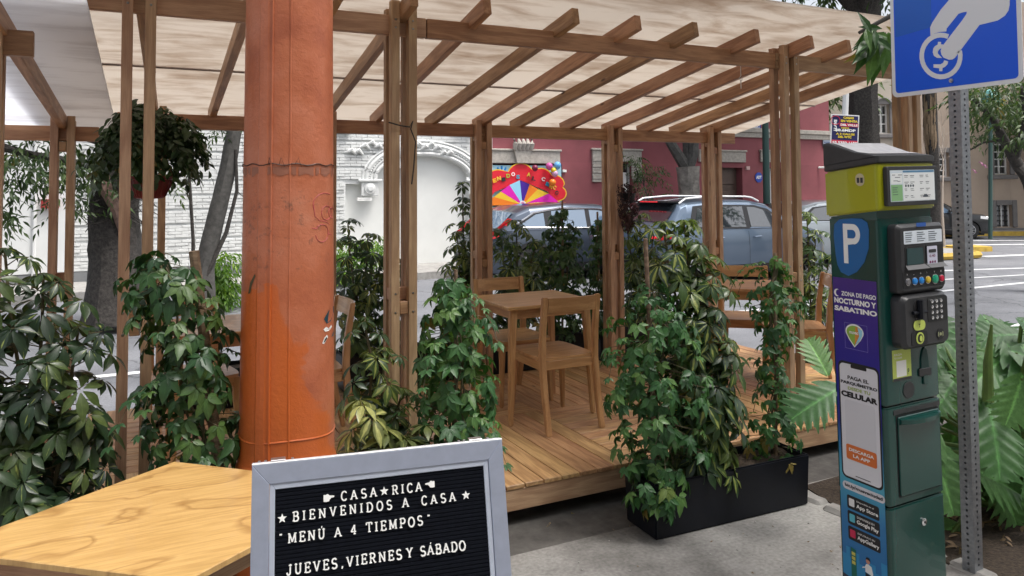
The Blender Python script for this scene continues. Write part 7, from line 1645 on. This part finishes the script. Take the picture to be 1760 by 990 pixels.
# big trunk behind the for sale sign and dark canopy over it
xt = at(1488, 300, D=19); t4 = thing('street_tree', 'large dark trunk behind the for sale sign', 'tree', (xt.x, xt.y, 0), 0, 'street trees beyond the crossing')
trunkmb([(0, 0, 0), (0, 0, 2), (-.05, 0, 4), (.1, 0, 6.5), (0, 0, 9)], [.42, .34, .33, .40, .3], 16, .07).build('trunk', M['bark'], t4, True)
mb = MB(); tips = []
for d in ((-.8, 0, .8), (.7, -.2, .8), (.1, .7, .9), (-.3, -.7, .7)): branchy(mb, (0, 0, 6), d, 3., .2, 2, RR, tips)
mb.build('branch', M['bark'], t4); leafcloud(t4, [(tp_, (1.1, 1.1, .8), 70) for tp_ in tips]+[((0, 0, 8), (3, 3, 1.6), 700)], M['tree'], 'lance', 2.4)
for k_, (px, D_, hh, lb) in enumerate(((1330, 27, 8.5, 'dark leafy tree behind the pink house, seen above the roof sheet'), (1700, 36, 8, 'leafy tree over the roof of the tan house'), (1850, 27, 6.5, 'leafy tree at the far right beyond the frame edge'), (120, 30, 9, 'leafy tree behind the white house at the left'))):
    p = at(px, 323, D=D_); tt = thing('street_tree', lb, 'tree', (p.x, p.y, 0), 0, 'street trees beyond the crossing'); trunkmb([(0, 0, 0), (.1, 0, hh*.4), (0, 0, hh*.8)], [.35, .28, .15], 10).build('trunk', M['bark'], tt, True)
    leafcloud(tt, [((random.uniform(-2, 2), random.uniform(-1.5, 1.5), hh*.75+random.uniform(-1.5, 1.8)), (1.3, 1.3, 1.), 110) for _ in range(9)], M['tree'], 'lance', 3.)
# palm with hanging dead skirt
p = at(1598, 200, D=17.5); pm_ = thing('yucca_palm', 'shaggy palm with a hanging skirt of dry leaves above the meter', 'palm tree', (p.x, p.y, 0)); zt_ = p.z+.75
trunkmb([(0, 0, 0), (.1, 0, 1.5), (.0, 0, zt_)], [.16, .13, .14], 10).build('trunk', M['bark'], pm_, True)
items = []; R = random.Random(8)
for i in range(46): a = R.uniform(0, 6.28); e = R.uniform(-.2, 1.1); items.append(('strap', Vector((0, 0, zt_)), frame((-math.cos(a)*e, -math.sin(a)*e, 1), (math.cos(a), math.sin(a), e)), R.uniform(1.2, 1.9)))
for i in range(10): a = R.uniform(0, 6.28)
put_leaves(pm_, items, M['tree'], joined=True, stuffname='leaf_rosette'); items = []
for i in range(90): a = R.uniform(0, 6.28); z = zt_-R.uniform(0, 1.0); items.append(('strap', Vector((.1*math.cos(a), .1*math.sin(a), z)), frame((math.cos(a), math.sin(a), .3), (math.cos(a)*.45, math.sin(a)*.45, -1)), R.uniform(1., 1.8)))
put_leaves(pm_, items, M['dead'], joined=True, stuffname='dead_leaf_skirt')
p = at(1690, 175, D=12); 
# bare pale sapling on the corner
p = at(1622, 430, Z=-.1); bs_ = thing('bare_sapling', 'bare pale sapling on the kerb island between the meter and the steel post', 'tree', (p.x, p.y, -.02)); mb = MB(); tips = []
mb.tube([(0, 0, 0), (-.03, 0, 1.0), (.02, 0, 1.7)], [.05, .04, .03], 7); branchy(mb, (0, 0, 1.0), (-.2, 0, 1), 1.3, .022, 3, random.Random(2), tips); branchy(mb, (.02, 0, 1.6), (.25, 0, 1), 1.3, .022, 3, random.Random(5), tips); branchy(mb, (0, 0, 1.3), (.0, .2, 1), 1.5, .02, 2, random.Random(6), tips)
mb.build('trunk', flat('pale bare twig', (.42, .36, .30)), bs_)
# right tree with long arching branch
rt = thing('street_tree', 'dark arching tree at the right edge whose branch crosses the tan house', 'tree', tuple(at(1800, 420, D=13)-Vector((0, 0, at(1800, 420, D=13).z))), 0, 'street trees beyond the crossing'); o_ = rt.location; mb = MB()
pts = [at(1800, 420, D=13), at(1775, 330, D=13), at(1750, 285, D=13), at(1725, 240, D=13), at(1705, 200, D=13), at(1668, 165, D=13)]; mb.tube([(0, 0, 0)]+[p-o_ for p in pts], [.20, .14, .12, .10, .08, .06, .03], 10)
mb.tube([at(1725, 240, D=13)-o_, at(1690, 245, D=13.2)-o_, at(1660, 262, D=13.4)-o_], [.03, .02, .008], 6); mb.tube([at(1745, 275, D=13)-o_, at(1765, 200, D=12.6)-o_, at(1755, 150, D=12)-o_], [.06, .05, .03], 7); mb.build('trunk', M['bark'], rt, True)
leafcloud(rt, [(at(px, py, D=D_)-o_, (r_, r_, r_*.6), n_) for px, py, D_, r_, n_ in ((1690, 180, 13, .4, 22), (1725, 190, 13, .4, 24), (1750, 170, 12.5, .5, 34), (1670, 160, 13, .35, 20), (1756, 235, 12.5, .25, 10), (1700, 150, 13, .5, 34), (1740, 140, 12, .7, 60), (1670, 228, 13, .18, 5), (1765, 215, 11, .3, 12))], M['tree'], 'lance', 1.25)
items = []
for px, py in ((1684, 278), (1672, 291), (1690, 282)): items.append(('sprig', at(px, py, D=12.5)-o_, frame((0, 0, 1), (1, 0, 0)), .7))
put_leaves(rt, items, flat('pink blossom', (.65, .25, .45)), joined=True, stuffname='blossom')
# leafy branch entering over the pergola corner
lb_ = thing('overhanging_branch', 'drooping green leafy branch hanging in front of the roof corner beside the blue sign', 'branch', tuple(at(1560, 60, D=4.0))); o_ = lb_.location.copy(); mb = MB(); items = []; R = random.Random(12)
tw = [at(1640, 20, D=3.9), at(1560, 55, D=4.0), at(1510, 62, D=4.1), at(1490, 72, D=4.1)]; mb.tube([p-o_ for p in tw], [.010, .008, .006, .003], 6)
def onel(px, py, px2, py2, W_): 
    a, b2 = at(px, py, D=4.0+R.uniform(-.1, .1)), at(px2, py2, D=4.0+R.uniform(-.15, .1)); return (a, b2, W_)
V_ = []; F_ = []; U_ = []; rn_ = []
for i in range(34):
    a = Vector((R.uniform(1488, 1530), R.uniform(45, 75), 0)); ax_, ay_ = a.x, a.y; an = R.uniform(100, 260) if i % 3 else R.uniform(60, 120); L = R.uniform(30, 48)
    bx_, by_ = ax_+L*math.cos(rad(an))*.6, ay_+abs(L*math.sin(rad(an)))*.9+6*R.random()-(14 if i % 5 == 0 else 0)
    A2, B2 = at(ax_, ay_, D=4+R.uniform(-.12, .12)), at(bx_, by_, D=4+R.uniform(-.18, .05)); d = B2-A2; v, u, f_ = blade(d.length, d.length*.30, P_LAN, .15, .3)
    Rm = np.array(frame(-cf+Vector((R.uniform(-.5, .5), R.uniform(-.5, .5), R.uniform(.0, .8))), d)); k_ = len(V_); V_ += (v@Rm.T+np.array(A2-o_)).tolist(); F_ += [tuple(j+k_ for j in q_) for q_ in f_]; U_ += u; rn_ += [R.random()]*len(v)
mb.build('twig', M['stem'], lb_); me = bpy.data.meshes.new('foliage'); me.from_pydata(V_, [], F_); me.materials.append(M['bright'])
M['over'] = leafmat('overhanging leaf', [(.022, .06, .02), (.04, .10, .03), (.10, .20, .05)], .4, .3, None); me.materials[0] = M['over']
uv = me.uv_layers.new(name='UVMap'); idx = np.zeros(len(me.loops), int); me.loops.foreach_get('vertex_index', idx); uv.data.foreach_set('uv', np.array(U_)[idx].ravel()); at_ = me.attributes.new('rnd', 'FLOAT', 'POINT'); at_.data.foreach_set('value', rn_)
o = bpy.data.objects.new('leaf_cluster', me); link(o, lb_)
# bright planting strip along the far kerb
for px, py, w3, lb in ((612, 462, .75, 'bright green shrub on the far kerb right of the orange column'), (378, 500, .14, 'small bright shrub on the far kerb left of the orange column'), (860, 470, .6, 'bright green shrub on the far kerb behind the second rear post')):
    p = at(px, py, Y=14.2 if px != 378 else 12.6); sh_ = thing('kerb_shrub', lb, 'shrub', (p.x, p.y, -.12), 0, 'shrubs along the far kerb'); MB().tube([(0, 0, 0), (.02, 0, .4)], .02, 5).build('stem', M['stem'], sh_)
    leafcloud(sh_, [((random.uniform(-w3*.5, w3*.5), random.uniform(-.2, .2), random.uniform(.2, .75)), (w3*.45, .25, .28), 60) for _ in range(5)], M['bright'], 'lance', 1.1, 'foliage')

# the sidewalk tree (its branch hangs beside the sign), unseen crown spread to shade the foreground
ot = thing('shade_tree', 'leafy sidewalk tree right of the sign post, unseen crown spread to shade the foreground', 'tree', (6.2, 1.7, 0)); trunkmb([(0, 0, 0), (-.05, 0, 1.5), (-.1, 0, 3.2), (-.6, -.2, 4.6)], [.24, .19, .18, .15], 12).build('trunk', M['bark2'], ot, True)
mb = MB(); tips = []; RR = random.Random(9)
for d in ((-1, -.3, .5), (-.8, .1, .7), (-1, -.8, .5), (.3, -.2, 1)): branchy(mb, (-.4, -.1, 4.2), d, 3.2, .11, 2, RR, tips)
mb.tube([(-.3, -.1, 3.8), (-1.3, .6, 3.2), (-2.1, 1.3, 2.75), (-2.3, 1.45, 2.62)], [.05, .03, .018, .010], 7); mb.build('branch', M['bark2'], ot)
cl_ = []
for gx in range(9):
    for gy in range(6): cl_.append(((-7.6+gx*1.15+random.uniform(-.4, .4), -4.2+gy*1.0+random.uniform(-.4, .4), 5.6+random.uniform(-.5, .6)), (.75, .7, .45), 11))
leafcloud(ot, cl_, M['tree'], 'lance', 2.0)

mb = MB(); RR = random.Random(31); items = []
for i in range(46):
    items.append(('sprig', Vector((RR.uniform(1.2, 3.3), RR.uniform(2.2, 3.5), .006)), frame((RR.uniform(-.25, .25), RR.uniform(-.25, .25), 1), (RR.uniform(-1, 1), RR.uniform(-1, 1), 0)), RR.uniform(.10, .22)))
put_leaves(None, items, M['dead'], joined=True, stuffname='pavement_litter'); tag(bpy.data.objects['pavement_litter'], 'small dry leaf bits scattered on the concrete in front of the deck', 'leaves', None, 'stuff')
for i in range(60):
    c = Vector((RR.uniform(1.0, 3.4), RR.uniform(2.0, 3.2), .002)); r_ = RR.uniform(.002, .006); mb.lathe([(r_, 0), (r_*.8, r_*.6), (.0005, r_*.8)], c, 5)
o = mb.build('pebbles', M['kerb']); tag(o, 'tiny pebbles scattered over the pavement near the planter box', 'pebbles', None, 'stuff')
mb = MB()
for s_ in (-1, 1):
    mb.lathe([(.0055, 0), (.0045, .0015), (.0005, .002)], (0, 0, 0), 8)
scm = mb.mesh('screw', M['steel'])
for x in (.012, 1.186, 3.79):
    for z in (2.49, 2.53, 1.10, 1.19):
        for sx_ in (-OF, OF): o = bpy.data.objects.new('screw', scm); link(o, pg); o.matrix_basis = Matrix.Translation((x+sx_, YF-OF-S4/2-.0005, z)) @ Matrix.Rotation(rad(90), 4, 'X')
